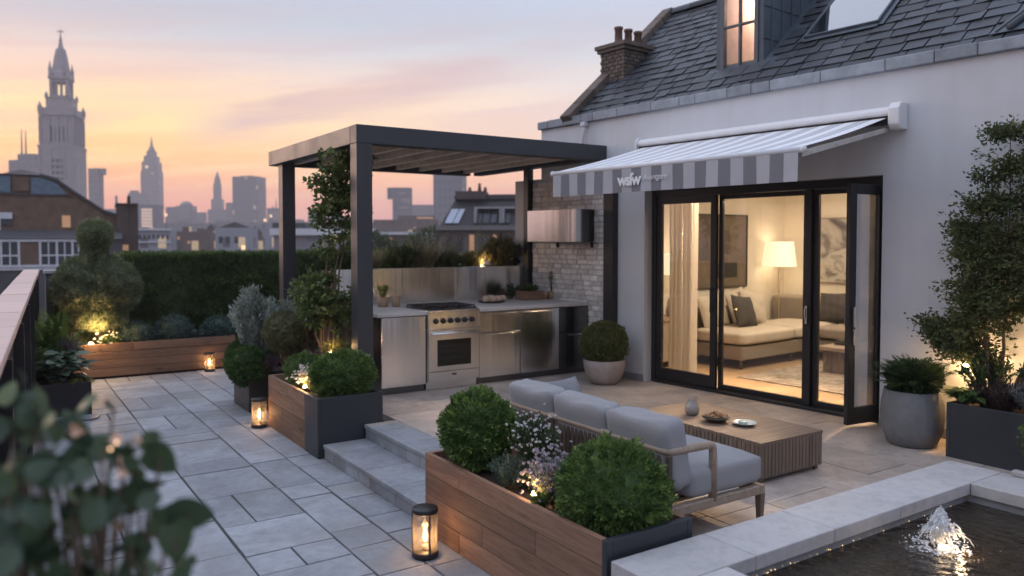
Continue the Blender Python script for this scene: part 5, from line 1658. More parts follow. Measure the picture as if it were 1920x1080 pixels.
# ---- trees: trunk with limbs, and a crown of leaves at the twig ends
def tree(name, label, base, stems, twigs, leaf, mat, trunk_r=.02, bark=None, crown=None, per=26, jit=.07, rnd=True, up=.1):
    base = np.array(base, float); th = thing(name, label, 'tree', tuple(base))
    t_ = MB(); c_ = MB()
    r = random.Random(int(base[0] * 100))
    ends = []
    for st_ in stems:                      # each stem: list of points
        pts = [np.array(p, float) for p in st_]
        fine = []
        for a, b in zip(pts[:-1], pts[1:]):
            for i in range(4): fine.append(a + (b - a) * i / 4 + rng.normal(size=3) * .008)
        fine.append(pts[-1]); m = len(fine)
        t_.tube([tuple(p) for p in fine], [max(.003, trunk_r * (1 - .85 * i / (m - 1))) for i in range(m)], 7)
        ends.append(np.array(fine))
    for k in range(twigs):
        f = ends[r.randrange(len(ends))]; m = len(f)
        i = int(m * (crown[0] + (1 - crown[0]) * r.random() ** .8)); i = min(i, m - 1)
        p = f[i]; a = r.uniform(0, 6.283); ln = crown[1] * r.uniform(.35, 1.0) * (1.15 - .5 * i / m)
        tip = p + np.array([math.cos(a) * ln, math.sin(a) * ln, ln * r.uniform(-.1, .8)])
        mid = (p + tip) / 2 + np.array([0, 0, ln * .12])
        t_.tube([tuple(p), tuple(mid), tuple(tip)], [.0055, .004, .002], 5)
        nn = r.randint(int(per * .6), per)
        tt = rng.uniform(.3, 1.05, nn)[:, None]
        C_ = (1 - tt) ** 2 * p + 2 * tt * (1 - tt) * mid + tt ** 2 * tip
        P = C_ + rand_dirs(nn) * jit * rng.random((nn, 1))
        D = unit(rand_dirs(nn) + np.array([math.cos(a), math.sin(a), up]) * .7)
        L_ = leaf[0] * rng.uniform(.6, 1.15, nn)
        kv = np.clip(r.gauss(.5, .2) + rng.normal(size=nn) * .15, 0, 1)
        (leaves_round if rnd else leaves)(c_, P, D, L_, L_ * leaf[1] / leaf[0], kv)
    build('trunk', t_, bark or MAT['bark'], th); build('crown', c_, mat, th)
    return th
bx_, by_ = 2.98, 8.16
TREEL = leafmat('young_tree_leaf', (.05, .085, .022), (.12, .17, .045), (.23, .27, .09))
tree('slim_tree', 'slim multi stemmed young tree beside the front pergola post', (bx_, by_, .42),
     [[(bx_, by_, .42), (bx_ + .03, by_, .9), (bx_ + .10, by_ - .02, 1.5), (bx_ + .20, by_, 2.1), (bx_ + .16, by_, 2.85)],
      [(bx_ + .04, by_, .42), (bx_ + .12, by_ + .02, 1.0), (bx_ + .17, by_, 1.6), (bx_ + .30, by_ + .05, 2.3), (bx_ + .36, by_, 2.75)],
      [(bx_ - .03, by_, .42), (bx_ - .03, by_ + .03, 1.0), (bx_ + .02, by_, 1.5), (bx_ + .06, by_ + .02, 2.1), (bx_ + .02, by_, 2.55)],
      [(bx_ + .02, by_ - .02, .42), (bx_ - .10, by_, .95), (bx_ - .14, by_, 1.35)],
      [(bx_ + .02, by_ + .02, .42), (bx_ + .16, by_ + .05, .9), (bx_ + .32, by_ + .04, 1.25)],
      [(bx_, by_ + .02, .42), (bx_ - .01, by_ + .03, .9), (bx_ - .04, by_ + .08, 1.5)]],
     330, (.058, .036), TREEL, .018, crown=(.60, .32), per=22, jit=.07)
shrub('airy_shrub', 'pale green airy bush around the stems of the slim tree', (2.92, 8.5, .5), .26, 1.1, 24, 90, (.032, .012), leafmat('airy_pale_leaf', (.09, .12, .05), (.18, .21, .10), (.30, .33, .18)), bare=.45, jitter=.07, dome=.8)
wx, wy = 6.52, 2.92
WALLT = leafmat('wall_tree_leaf', (.04, .06, .022), (.095, .125, .042), (.20, .22, .085))
tree('wall_tree', 'bushy dark multi stemmed tree against the white wall', (wx, wy, .66),
     [[(wx, wy, .66), (wx, wy - .02, 1.1), (wx, wy - .04, 1.7), (wx, wy - .03, 2.75)],
      [(wx, wy + .05, .66), (wx, wy + .12, 1.1), (wx, wy + .2, 1.6), (wx, wy + .14, 2.4)],
      [(wx, wy - .06, .66), (wx, wy - .2, 1.1), (wx, wy - .28, 1.7), (wx, wy - .3, 2.7)],
      [(wx, wy + .1, .66), (wx - .02, wy + .24, .98), (wx - .02, wy + .42, 1.22)],
      [(wx, wy + .02, .66), (wx - .04, wy + .08, 1.0), (wx - .08, wy + .12, 1.45), (wx, wy + .22, 2.0)],
      [(wx, wy - .1, .66), (wx - .03, wy - .4, 1.2), (wx, wy - .6, 2.0), (wx, wy - .6, 2.6)],
      [(wx, wy - .1, .66), (wx - .06, wy - .22, 1.2), (wx - .1, wy - .4, 1.9), (wx, wy - .5, 2.3)]],
     820, (.038, .021), WALLT, .017, crown=(.44, .33), per=58, jit=.09, rnd=False, up=.2)
# shrub of the tall pot, plants of the trough by the wall
fern('pot_shrub', 'dense feathery green shrub in the large ribbed grey pot', (6.34, 3.50, .66), .37, .32, 150, .065, leafmat('feather_leaf', (.02, .042, .014), (.05, .09, .028), (.11, .16, .05)), 'shrub', wl=.22, up=.13, fr=24)
ball('pot_filler', 'dark inner foliage at the base of the feathery shrub in the ribbed pot', (6.34, 3.50, .80), (.19, .19, .14), (6.34, 3.5, .68), 4000, .035, mat=DEEP, seed=47)
fern('fern', 'feathery fern spilling between the ribbed pot and the charcoal trough', (6.32, 3.08, .66), .22, .14, 46, .05, FRESH, wl=.25, up=.10)
shrub('trough_shrub', 'dark purple shrub in the charcoal trough under the wall tree', (6.36, 2.82, .64), .2, .24, 34, 70, (.03, .013), leafmat('wine_leaf', (.03, .02, .02), (.065, .04, .04), (.12, .08, .07)), bare=.1)
shrub('trough_shrub', 'leafy green shrub above the uplight in the charcoal trough', (6.50, 3.02, .64), .22, .42, 30, 70, (.034, .015), DEEP, bare=.35)
shrub('trough_shrub', 'grey leaved shrub at the right of the charcoal trough', (6.36, 2.58, .64), .22, .28, 34, 80, (.03, .009), leafmat('grey_leaf', (.07, .085, .09), (.14, .16, .17), (.25, .28, .29)), bare=.15)
shrub('trough_shrub', 'dark leafy shrub behind the grey leaved shrub', (6.55, 2.55, .64), .25, .46, 34, 80, (.04, .018), DEEP, bare=.25)
ball('edge_shrub', 'rounded green shrub at the right edge above the glass lantern box', (5.62, 2.13, .72), (.2, .2, .18), (5.62, 2.13, .46), 8000, .024, mat=BOX, seed=48, bump=.1)
shrub('edge_shrub', 'trailing pale flowered sprig beside the glass lantern box', (5.60, 2.28, .46), .13, .26, 14, 40, (.022, .009), DEEP, bare=.3, flowers=(3, .014, PINK_FL))

# ---- spotlights among the plants
def uplight(label, p, power, tilt=(0, 0), r=.03, col=(1, .60, .26), up=.05):
    L = thing('garden_spotlight', label, 'spotlight', tuple(p), 'small warm spotlights among the plants')
    q = MB(); q.lathe([(r * .8, 0), (r, .01), (r, .05), (r * .9, .055), (r * .85, .05), (r * .85, .03), (0, .03)], p, 14); build('body', q, MAT['black'], L)
    q = MB(); q.lathe([(r * .84, .034), (r * .8, .055), (r * .5, .072), (0, .078)], p, 14, cap=False); build('lens', q, MAT['warm_lamp'], L)
    light('garden_light', 'POINT', (p[0] + tilt[0], p[1] + tilt[1], p[2] + .06 + up), power, col, .025)
uplight('small warm spotlight glowing at the foot of the topiary', (1.10, 12.31, .45), 26, (.04, -.12), .04, up=.20)
uplight('small warm spotlight under the lilac clump by the biggest clipped ball', (2.475, 3.50, .49), 1.6, (0, 0), .022, up=.03)
uplight('small warm spotlight under the pale flowers beside the clipped ball near the steps', (2.46, 7.30, .49), 2.2, (-.01, 0), .025, up=.03)
uplight('small warm spotlight below the slim tree', (2.98, 8.02, .70), 1.6, (0, -.02), .025)
uplight('small warm spotlight among the grasses of the raised trough', (5.66, 9.30, 1.54), 2.2, (0, -.06), .02, up=.06)
uplight('small warm spotlight at the foot of the wall tree above the charcoal trough', (6.42, 3.14, .90), 26.0, (.17, .02), .03, up=.04)
uplight('small warm spotlight half hidden at the right of the wall tree', (6.50, 2.60, .88), 16.0, (.14, 0), .03, up=.04)
# ------------------------------------------------------------------ furniture of the lit room (written along the house wall: depth, along, height)
FL = .28
sofa = thing('sectional_sofa', 'beige upholstered sofa standing on short wooden legs in the lit room', 'sofa', (2.6, 0, FL), frame='H')
CR, TP = MAT['cream'], MAT['taupe']
mb = MB(); mb.box(1.50, 4.10, -.46, .52, FL + .12, FL + .30); build('base', mb, TP, sofa, bevel=.02, seg=3)
mb = MB(); mb.box(1.50, 3.3, .38, .66, FL + .30, FL + .72); build('backrest', mb, TP, sofa, bevel=.05, seg=4)
mb = MB(); mb.box(3.85, 4.15, -1.9, .66, FL + .12, FL + .82); build('backrest', mb, TP, sofa, bevel=.05, seg=4)
for (a, b, lab) in ((1.49, 2.72, 1), (2.735, 3.84, 2)):
    cushion('seat_cushion', (b - a, .86, .19), T(((a + b) / 2, -.055, FL + .395)), CR, sofa, puff=.18, crease=.03, seed=lab)
cushion('seat_cushion', (.85, 1.30, .19), T((3.42, -1.20, FL + .395)), TP, sofa, puff=.18, crease=.03, seed=8)
mb = MB(); mb.box(3.05, 4.10, -1.88, -.47, FL + .12, FL + .30); build('base', mb, TP, sofa, bevel=.02)
for (o_, s_) in ((1.56, -.40), (1.56, .44), (2.7, -.40), (3.0, -1.8), (3.1, -.42)):
    mb = MB(); mb.lathe([(.016, 0), (.026, .12)], (o_, s_, FL), 10); build('leg', mb, MAT['teak_z'], sofa)
def hpil(label, o_, s_, z, size, mat, yaw, tiltd, roll=0, seed=1):
    M = T(HP(o_, s_, z)) @ Matrix.Rotation(HA, 4, 'Z') @ RZm(yaw) @ RX(tiltd) @ RZm(roll)
    pillow('throw_pillow', size, M, mat, label, seed=seed)
hpil('cream throw pillow leaning at the near end of the beige sofa', 1.86, .27, FL + .70, (.50, .46, .18), CR, -8, 72, 4, 1)
hpil('dark brown throw pillow between two cream ones on the beige sofa', 2.20, .00, FL + .685, (.50, .47, .17), MAT['dark_fabric'], 6, 70, -7, 2)
hpil('cream throw pillow to the right of the dark pillow on the beige sofa', 2.72, .22, FL + .71, (.52, .48, .18), CR, -4, 72, -12, 3)
hpil('cream throw pillow tucked behind the dark one under the floor lamp', 2.55, .36, FL + .74, (.50, .46, .16), CR, 4, 76, 10, 4)
hpil('dark throw pillow against the taupe back of the sofa in the corner', 3.72, -.50, FL + .70, (.50, .44, .16), MAT['dark_fabric'], -84, 74, 3, 5)

lp = thing('floor_lamp', 'floor lamp with glowing white shade in the corner of the lit room', 'floor lamp', (3.78, .48, FL), frame='H')
mb = MB(); mb.lathe([(.14, 0), (.14, .02), (.02, .03), (.012, .035), (.012, 1.62), (0, 1.62)], (3.78, .48, FL), 20); build('stand', mb, plain('lamp_brass', (.22, .17, .11), .4, .8), lp)
mb = MB(); mb.lathe([(.26, 1.27), (.21, 1.655)], (3.78, .48, FL), 36, cap=False)
sm, st_n, sb = newmat('lamp_shade_fabric')
sb.inputs['Base Color'].default_value = (.85, .80, .70, 1); sb.inputs['Emission Color'].default_value = (1, .80, .52, 1); sb.inputs['Emission Strength'].default_value = .8; sb.inputs['Roughness'].default_value = .9
build('lamp_shade', mb, sm, lp)
mb = MB(); mb.lathe([(0, 1.40), (.03, 1.43), (.03, 1.48), (0, 1.51)], (3.78, .48, FL), 12); build('bulb', mb, emis('bulb_glow', (1, .75, .45), 20), lp)
light('lamp_light', 'POINT', HP(3.70, .36, FL + 1.60), 2.6, (1, .75, .50), .16)
light('lamp_light', 'POINT', HP(3.70, .36, FL + 1.26), 2.6, (1, .75, .50), .16)
cb = thing('side_cabinet', 'dark side cabinet against the wall behind the curtain', 'cabinet', (1.2, .45, FL), frame='H')
mb = MB(); mb.box(.62, 1.42, .28, .69, FL + .08, FL + .62); build('body', mb, MAT['taupe'], cb, bevel=.006)
mb = MB(); mb.box(.60, 1.44, .26, .69, FL + .62, FL + .65); build('top', mb, MAT['teak'], cb)
for o_ in (.66, 1.36):
    mb = MB(); mb.box(o_, o_ + .03, .31, .34, FL, FL + .08); build('leg', mb, MAT['black'], cb)
tl = thing('table_lamp', 'table lamp with glowing drum shade on the side cabinet', 'table lamp', (1.22, .46, FL + .65), frame='H')
mb = MB(); mb.lathe([(.07, 0), (.09, .05), (.06, .22), (.015, .28), (.012, .56), (0, .56)], (1.22, .46, FL + .651), 20); build('stand', mb, MAT['clay_pale'], tl)
mb = MB(); mb.lathe([(.15, .56), (.135, .84)], (1.22, .46, FL + .65), 30, cap=False); build('lamp_shade', mb, sm, tl)
light('lamp_light', 'POINT', HP(1.22, .46, FL + 1.50), 2.5, (1, .70, .40), .08)

# pictures: plain abstract shapes
def pic(name, label, corners, mats, frame_t=.03):
    pass
am = bpy.data.materials.new('abstract_paint'); am.use_nodes = True; a_ = NT(am.node_tree); ab = a_.n['Principled BSDF']
n_ = a_.noise(a_.mapping(a_.obj(), (2.2, 2.2, 3.4)), 1.0, 4, .5, 1.0)
a_.l.new(a_.ramp(n_, [(.32, (.10, .09, .08)), (.42, (.22, .20, .17)), (.48, (.42, .38, .33)), (.56, (.54, .49, .42)), (.63, (.33, .30, .26)), (.72, (.56, .51, .44))]), ab.inputs['Base Color'])
ab.inputs['Roughness'].default_value = .8
p1 = thing('framed_painting', 'large framed abstract painting in cream and grey swirls on the rear wall', 'painting', (RB, -.20, 1.8), frame='H')
mb = MB(); pz0, pz1, ps0, ps1 = 1.30, 2.30, -.86, .14
for (a, b, c, d) in ((ps0, ps1, pz0, pz0 + .018), (ps0, ps1, pz1 - .018, pz1), (ps0, ps0 + .018, pz0 + .018, pz1 - .018), (ps1 - .018, ps1, pz0 + .018, pz1 - .018)): mb.box(RB - .035, RB - .002, a, b, c, d)
build('frame', mb, MAT['taupe'], p1)
mb = MB(); mb.box(RB - .02, RB - .003, ps0 + .018, ps1 - .018, pz0 + .018, pz1 - .018); build('canvas', mb, am, p1)
p2 = thing('framed_painting', 'dark framed picture of brown and black blocks on the side wall', 'painting', (2.5, RN, 1.8), frame='H')
mb = MB(); o0, o1, z0, z1 = 1.95, 3.22, 1.25, 2.34
for (a, b, c, d) in ((o0, o1, z0, z0 + .02), (o0, o1, z1 - .02, z1), (o0, o0 + .02, z0 + .02, z1 - .02), (o1 - .02, o1, z0 + .02, z1 - .02)): mb.box(a, b, RN - .035, RN - .002, c, d)
build('frame', mb, MAT['dark_fabric'], p2)
mb = MB(); mb.box(o0 + .02, o1 - .02, RN - .02, RN - .003, z0 + .02, z1 - .02, 0)
mb.box(o0 + .02, o0 + .62, RN - .023, RN - .0205, 1.66, z1 - .02, 1); mb.box(o0 + .45, o1 - .25, RN - .026, RN - .0235, 1.40, 1.62, 2); mb.box(o0 + .62, o0 + .85, RN - .023, RN - .0205, 1.75, 2.1, 1)
build('canvas', mb, [plain('canvas_brown', (.17, .13, .09), .8), plain('canvas_dark', (.10, .08, .06), .8), plain('canvas_black', (.035, .03, .025), .8)], p2)

ct = thing('coffee_table', 'square wooden coffee table on the rug in the lit room', 'coffee table', (2.5, -1.5, FL), frame='H')
mb = MB(); r = random.Random(2)
for k in range(9):
    a = -1.76 + k * .063; mb.box(2.16, 2.185, a, a + .06, FL + .015, FL + .29, 0, r.random())
    b = 2.19 + k * .077; mb.box(b, b + .074, -1.20, -1.178, FL + .015, FL + .29, 0, r.random()); mb.box(b, b + .074, -1.78, -1.76, FL + .015, FL + .29, 0, r.random())
mb.box(2.86, 2.885, -1.76, -1.2, FL + .015, FL + .29, 0, .5)
build('base', mb, MAT['teak_z'], ct, bevel=.002)
mb = MB(); mb.box(2.11, 2.93, -1.82, -1.14, FL + .291, FL + .34); build('top', mb, MAT['teak'], ct, bevel=.004)
mb = MB(); mb.box(2.38, 2.62, -1.42, -1.22, FL + .341, FL + .375); mb.box(2.40, 2.60, -1.40, -1.24, FL + .376, FL + .40)
single('book_stack', mb, MAT['dark_fabric'], 'two dark books lying on the coffee table', 'books', (2.5, -1.32, FL + .341), frame='H')
mb = MB(); mb.lathe([(.05, 0), (.055, .005), (.058, .12), (.05, .12), (.048, .02), (0, .02)], (2.62, -1.66, FL + .341), 24)
single('candle_glass', mb, plain('pale_cup', (.62, .68, .62), .25), 'pale green candle glass on the coffee table', 'candle', (2.62, -1.66, FL + .341), frame='H')
rm = bpy.data.materials.new('rug_wool'); rm.use_nodes = True; q_ = NT(rm.node_tree); rb_ = q_.n['Principled BSDF']
q_.l.new(q_.ramp(q_.noise(q_.obj(), 6.0, 5, .65, 1.0), [(.35, (.16, .125, .10)), (.5, (.34, .28, .22)), (.62, (.46, .39, .31))]), rb_.inputs['Base Color']); rb_.inputs['Roughness'].default_value = .95
mb = MB(); mb.box(1.02, 3.0, -2.45, -.72, FL + .001, FL + .012); single('rug', mb, rm, 'patterned beige and brown rug under the coffee table', 'rug', (2, -1.6, FL), frame='H')

def curtain(label, o_, s0_, s1_, folds, seed):
    q = MB(); n = 160; r = random.Random(seed); ph = r.uniform(0, 6)
    zs = np.linspace(FL + .015, 2.72, 8); grid = []
    for z in zs:
        k = 1 - .0 * z
        for i in range(n + 1):
            t = i / n
            wv = math.sin(t * folds * 6.283 + ph + .25 * math.sin(z * 1.3)) * .036 + math.sin(t * folds * 2.3 * 6.283 + ph * 2) * .009
            grid.append((o_ + wv * (1.12 - .1 * z), s0_ + (s1_ - s0_) * t + .006 * math.sin(z * 2 + t * 9), z))
    fs = []
    for j in range(7):
        for i in range(n): a = j * (n + 1) + i; fs.append((a, a + 1, a + n + 2, a + n + 1))
    q.addq(np.array(grid), np.array(fs), 0, .5, True)
    o = single('curtain', q, CURT, label, 'curtain', (o_, (s0_ + s1_) / 2, FL), frame='H')
CURT = plain('linen_curtain', (.84, .78, .70), .9, vary=.03, bump=.1, bscale=300)
_t = NT(CURT.node_tree); _tr = _t.n.new('ShaderNodeBsdfTranslucent'); _tr.inputs[0].default_value = (.92, .86, .76, 1)
_mx = _t.n.new('ShaderNodeMixShader'); _mx.inputs[0].default_value = .62
_t.l.new(_t.n['Principled BSDF'].outputs[0], _mx.inputs[1]); _t.l.new(_tr.outputs[0], _mx.inputs[2]); _t.l.new(_mx.outputs[0], _t.n['Material Output'].inputs['Surface'])
curtain('long linen curtain gathered behind the closed glass panel', .40, -.58, -.17, 6, 3)
curtain('narrow linen curtain behind the open glass leaf', .42, -3.1, -2.86, 5, 4)
ch_ = thing('side_chair', 'dark chair half seen through the open glass leaf', 'chair', (2.9, -2.05, FL), frame='H')
mb = MB(); mb.box(2.72, 3.14, -2.30, -1.92, FL + .42, FL + .47); build('seat', mb, MAT['dark_fabric'], ch_, bevel=.01)
mb = MB(); mb.box(3.12, 3.16, -2.30, -1.92, FL + .47, FL + .92); build('backrest', mb, MAT['dark_fabric'], ch_, bevel=.01)
for (o_, s_) in ((2.73, -2.29), (2.73, -1.95), (3.12, -2.29), (3.12, -1.95)):
    mb = MB(); mb.box(o_, o_ + .03, s_, s_ + .03, FL, FL + .42); build('leg', mb, MAT['black'], ch_)
# recessed ceiling lights of the room
for (o_, s_) in ((1.2, -.6), (1.2, -2.3), (3.1, -.5), (3.1, -2.3)):
    q = MB(); q.lathe([(.07, -.02), (.075, -.002)], (o_, s_, RH), 20, cap=False); q.lathe([(0, -.006), (.068, -.006)], (o_, s_, RH), 20, 1, cap=False)
    single('ceiling_spot', q, [MAT['white'], MAT['warm_lamp']], 'recessed ceiling light of the lit room', 'ceiling light', (o_, s_, RH), 'recessed ceiling lights of the lit room', frame='H')
ROOM_W = 34; SPOT_W = 360
for (o_, s_, k) in ((1.2, -1.5, 1.2), (3.0, -1.2, 1.0)):
    light('room_light', 'AREA', HP(o_, s_, RH - .05), ROOM_W * k, (1, .82, .62), .9)
light('room_light', 'AREA', HP(1.5, -3.6, RH - .05), ROOM_W * .5, (1, .82, .62), .9)
# unseen spots added inside the doors to throw warm spill on the terrace
for s_ in (-.75, -1.6, -2.45):
    src = Vector(HP(1.0, s_, RH - .05)); dst = Vector(HP(-1.5, s_ + .1, U))
    light('spill_fill', 'SPOT', src, SPOT_W, (1, .68, .42), .06, rot=(dst - src).to_track_quat('-Z', 'Y').to_euler(), spot=R(115), blend=.8)

# ------------------------------------------------------------------ things on the kitchen counter
CZ = 1.163
def small_pot(label, x, y, r_, h, mat, plantmat, spread, ph, n=16, leaf=(.03, .016)):
    q = MB(); q.lathe([(r_ * .8, 0), (r_, h), (r_ * .9, h), (r_ * .86, h - .012), (0, h - .012)], (x, y, CZ), 24)
    single('herb_pot', q, mat, label, 'plant pot', (x, y, CZ))
TAN = plain('tan_clay', (.40, .27, .17), .8)
small_pot('tan clay pot on the counter beside the front pergola post', 3.86, 8.60, .075, .115, TAN, None, 0, 0)
small_pot('tan clay cup standing next to the clay pot on the counter', 3.985, 8.50, .055, .13, TAN, None, 0, 0)
mb = MB()
mb.tube(bend([(3.74, 8.88, CZ), (3.74, 8.88, CZ + .26), (3.80, 8.72, CZ + .22), (3.80, 8.70, CZ + .12)], .06), .010, 8); mb.lathe([(.02, 0), (.02, .03)], (3.74, 8.88, CZ), 12)
single('tap', mb, MAT['steel'], 'curved steel tap at the back of the counter', 'tap', (3.74, 8.88, CZ))
sprig = shrub('potted_herb', 'small trailing herb in the clay pot by the pergola post', (3.86, 8.6, CZ + .09), .10, .16, 12, 24, (.03, .016), FRESH, bare=.2, flowers=(1, .016, PINK_FL))
mb = MB(); mb.lathe([(.13, 0), (.17, .012), (.175, .024), (.165, .022), (.12, .012), (0, .012)], (5.28, 8.42, CZ), 36)
single('serving_tray', mb, plain('dark_tray', (.05, .038, .03), .5), 'dark round tray of bread rolls on the counter', 'tray', (5.28, 8.42, CZ))
BR = plain('bread_crust', (.55, .40, .29), .75, vary=.2, scale=20, bump=.2, bscale=60)
for k, (x, y, s_, lab) in enumerate(((5.16, 8.36, .05, 'leftmost'), (5.245, 8.33, .05, 'second from left'), (5.33, 8.335, .052, 'third from left'), (5.41, 8.36, .05, 'rightmost'), (5.29, 8.45, .055, 'rearmost'))):
    q = MB(); q.lathe([(0, .0), (s_ * .8, .004), (s_, .03), (s_ * .9, .06), (s_ * .55, .078), (0, .083)], (x, y, CZ + .0125), 18, wob=lambda t, z: .05 * math.sin(t * 5 + x * 40))
    single('bread_roll', q, BR, 'pale bread roll on the counter tray, %s in its row' % lab if lab != 'rearmost' else 'pale bread roll sitting behind the others on the counter tray', 'bread', (x, y, CZ + .0125), 'bread rolls on the counter tray')
wb2 = thing('herb_box', 'wooden herb box on the counter beside the brick wall', 'planter box', (5.96, 8.55, CZ))
mb = MB()
for (a, b, c, d) in ((5.80, 6.12, 8.46, 8.475), (5.80, 6.12, 8.625, 8.64), (5.80, 5.815, 8.4755, 8.6245), (6.105, 6.12, 8.4755, 8.6245), (5.8155, 6.1045, 8.4755, 8.6245)): mb.box(a, b, c, d, CZ + .001, CZ + (.115 if b - a < .3 or d - c < .1 else .08), 0, random.random())
build('body', mb, MAT['wood_x'], wb2, bevel=.002)
shrub('potted_herb', 'bushy green herbs growing in the wooden herb box', (5.96, 8.55, CZ + .08), .13, .12, 26, 30, (.03, .016), FRESH, bare=.1)
small_pot('brown clay pot between the herb box and another clay pot', 6.19, 8.52, .048, .10, TAN, None, 0, 0)
small_pot('brown clay pot nearest the brick wall on the counter', 6.29, 8.50, .045, .10, TAN, None, 0, 0)
shrub('potted_herb', 'dark leggy herb rising from the clay pot nearest the brick wall', (6.29, 8.5, CZ + .08), .09, .30, 12, 26, (.022, .008), DEEP, bare=.45)
shrub('potted_herb', 'dark green herb in front of the splashback behind the herb box', (5.82, 8.80, CZ), .14, .2, 18, 34, (.035, .018), DEEP, bare=.2)

# glass lantern box on the coping, at the right edge
gl_ = thing('lantern_box', 'unlit glass lantern with dark metal frame on the pool coping', 'lantern', (5.40, 2.17, PZ))
mb = MB(); c0 = (5.22, 2.02)
LX0, LX1, LY0, LY1 = 5.43, 5.66, 1.96, 2.22
for (x, y) in ((LX0, LY0), (LX1 - .018, LY0), (LX0, LY1 - .018), (LX1 - .018, LY1 - .018)): mb.box(x, x + .018, y, y + .018, PZ + .03, PZ + .30)
mb.box(LX0 - .008, LX1 + .008, LY0 - .008, LY1 + .008, PZ + .001, PZ + .03); mb.box(LX0 - .008, LX1 + .008, LY0 - .008, LY1 + .008, PZ + .301, PZ + .33)
build('frame', mb, MAT['black'], gl_, bevel=.003)
mb = MB(); mb.box(LX0 + .004, LX0 + .008, LY0 + .0181, LY1 - .0181, PZ + .031, PZ + .30); mb.box(LX0 + .0181, LX1 - .0181, LY1 - .008, LY1 - .004, PZ + .031, PZ + .30)
build('glass', mb, MAT['glass'], gl_)
mb = MB(); mb.lathe([(.04, 0), (.04, .11), (0, .112)], (5.54, 2.09, PZ + .031), 18); build('candle', mb, plain('pale_wax', (.7, .66, .6), .5), gl_)
mb = MB(); mb.box(5.36, 5.43 - .012, 2.24, 2.33, PZ + .001, PZ + .035)
single('stone_block', mb, MAT['coping'], 'small pale stone block lying beside the glass lantern', 'stone', (5.39, 2.28, PZ), bevel=.006)

# ------------------------------------------------------------------ out of focus plant close to the camera
fp = thing('foreground_plant', 'large leaved plant close by, out of focus beside the balustrade', 'plant', (.15, 1.38, .002))
mb = MB(); mb.lathe([(.12, 0), (.17, .05), (.19, .40), (.20, .46), (.18, .46), (.17, .41), (0, .40)], (.15, 1.38, .002), 32); build('pot', mb, MAT['charcoal'], fp)
lf, sm_ = MB(), MB()
BIG = leafmat('round_leaf', (.035, .062, .042), (.075, .115, .06), (.15, .19, .085), rough=.32, trans=.35)
targets = []
DK = .92
for (px, py, d, n, spread) in ((60, 770, 1.45, 9, .055), (115, 800, 1.5, 9, .05), (40, 900, 1.35, 16, .09), (130, 880, 1.4, 14, .08), (210, 890, 1.45, 12, .06), (265, 850, 1.5, 6, .035), (80, 1010, 1.3, 22, .11), (185, 1000, 1.35, 16, .09), (10, 1050, 1.25, 18, .10), (290, 1030, 1.4, 5, .05), (120, 1100, 1.3, 26, .13), (30, 830, 1.4, 10, .06)):
    c = np.array(at(px, py, d * DK)[:])
    for k in range(n): targets.append(c + rng.normal(size=3) * spread * DK * np.array([.6, .6, .5]))
for (px, py, d) in ((355, 965, 1.42), (300, 860, 1.5), (318, 985, 1.42), (262, 925, 1.46), (330, 1010, 1.40)): targets.append(np.array(at(px, py, d * DK)[:]))
root = np.array([.15, 1.38, .40])
for k, c in enumerate(targets):
    if k % 3 == 0 or k >= len(targets) - 5:
        mid = (root + c) / 2 + np.array([0, 0, .12]) + rng.normal(size=3) * .03
        sm_.tube([tuple(root + rng.normal(size=3) * .03), tuple(mid), tuple(c)], [.006, .005, .0025], 6)
targets = np.array(targets)
nT = len(targets)
targets = np.asarray(targets)
away = unit(targets - np.array([.12, 1.27, 1.45]))
D = unit(away * .8 + rand_dirs(nT) * .8 + np.array([0, 0, -.15]))
Nn = unit(rand_dirs(nT) * .8 + np.array([-.3, -.5, .6]))
L_ = rng.uniform(.035, .062, nT); L_[-5:] = (.085, .07, .075, .06, .075); D[-5:] = unit(np.array(_r)[None] * .35 + rng.normal(size=(5, 3)) * .25 + np.array([0, 0, -.8])); Nn[-5:] = unit(-np.array(_f)[None] + rng.normal(size=(5, 3)) * .3)
leaves_round(lf, targets - D * L_[:, None] * .5, D, L_, L_ * .82, np.clip(rng.normal(.45, .25, nT), 0, 1), .12, 0, Nn, seg=7)
# a denser heart of the same leaves lower down
m = 300; c = np.array([.115, 1.30, 1.20]); dd = rand_dirs(m)
P = c + dd * np.array([.19, .19, .28]) * (rng.random(m) ** .4)[:, None]
D2 = unit(dd + rand_dirs(m) * .8); L2 = rng.uniform(.038, .062, m)
leaves_round(lf, P, D2, L2, L2 * .82, np.clip(rng.normal(.4, .25, m), 0, 1), .12, 0, unit(rand_dirs(m) + np.array([0, 0, .8])), seg=5)
build('foliage', lf, BIG, fp); build('stems', sm_, MAT['bark'], fp)
fl = MB()
for (px, py, d) in ((205, 838, 1.42), (218, 826, 1.43), (150, 815, 1.46), (258, 826, 1.48), (140, 805, 1.45), (228, 868, 1.4), (232, 890, 1.4), (225, 985, 1.38)):
    c = np.array(at(px, py, d * DK)[:]); mm = 9
    leaves_round(fl, np.repeat(c[None], mm, 0), unit(rand_dirs(mm) + np.array([-.3, -.6, .5])), .013, .010, None, seg=3)
build('blossom', fl, plain('peach_petal', (.85, .60, .45), .6), fp)
fl = MB()
for (px, py, d) in ((207, 842, 1.40), (219, 830, 1.41), (147, 822, 1.44)):
    c = at(px, py, d * DK); fl.lathe([(0, -.003), (.003, 0), (0, .003)], tuple(c), 8, cap=False)
build('fairy_lights', fl, emis('fairy_bulb', (1, .62, .36), 3.0), fp)['kind'] = 'stuff'
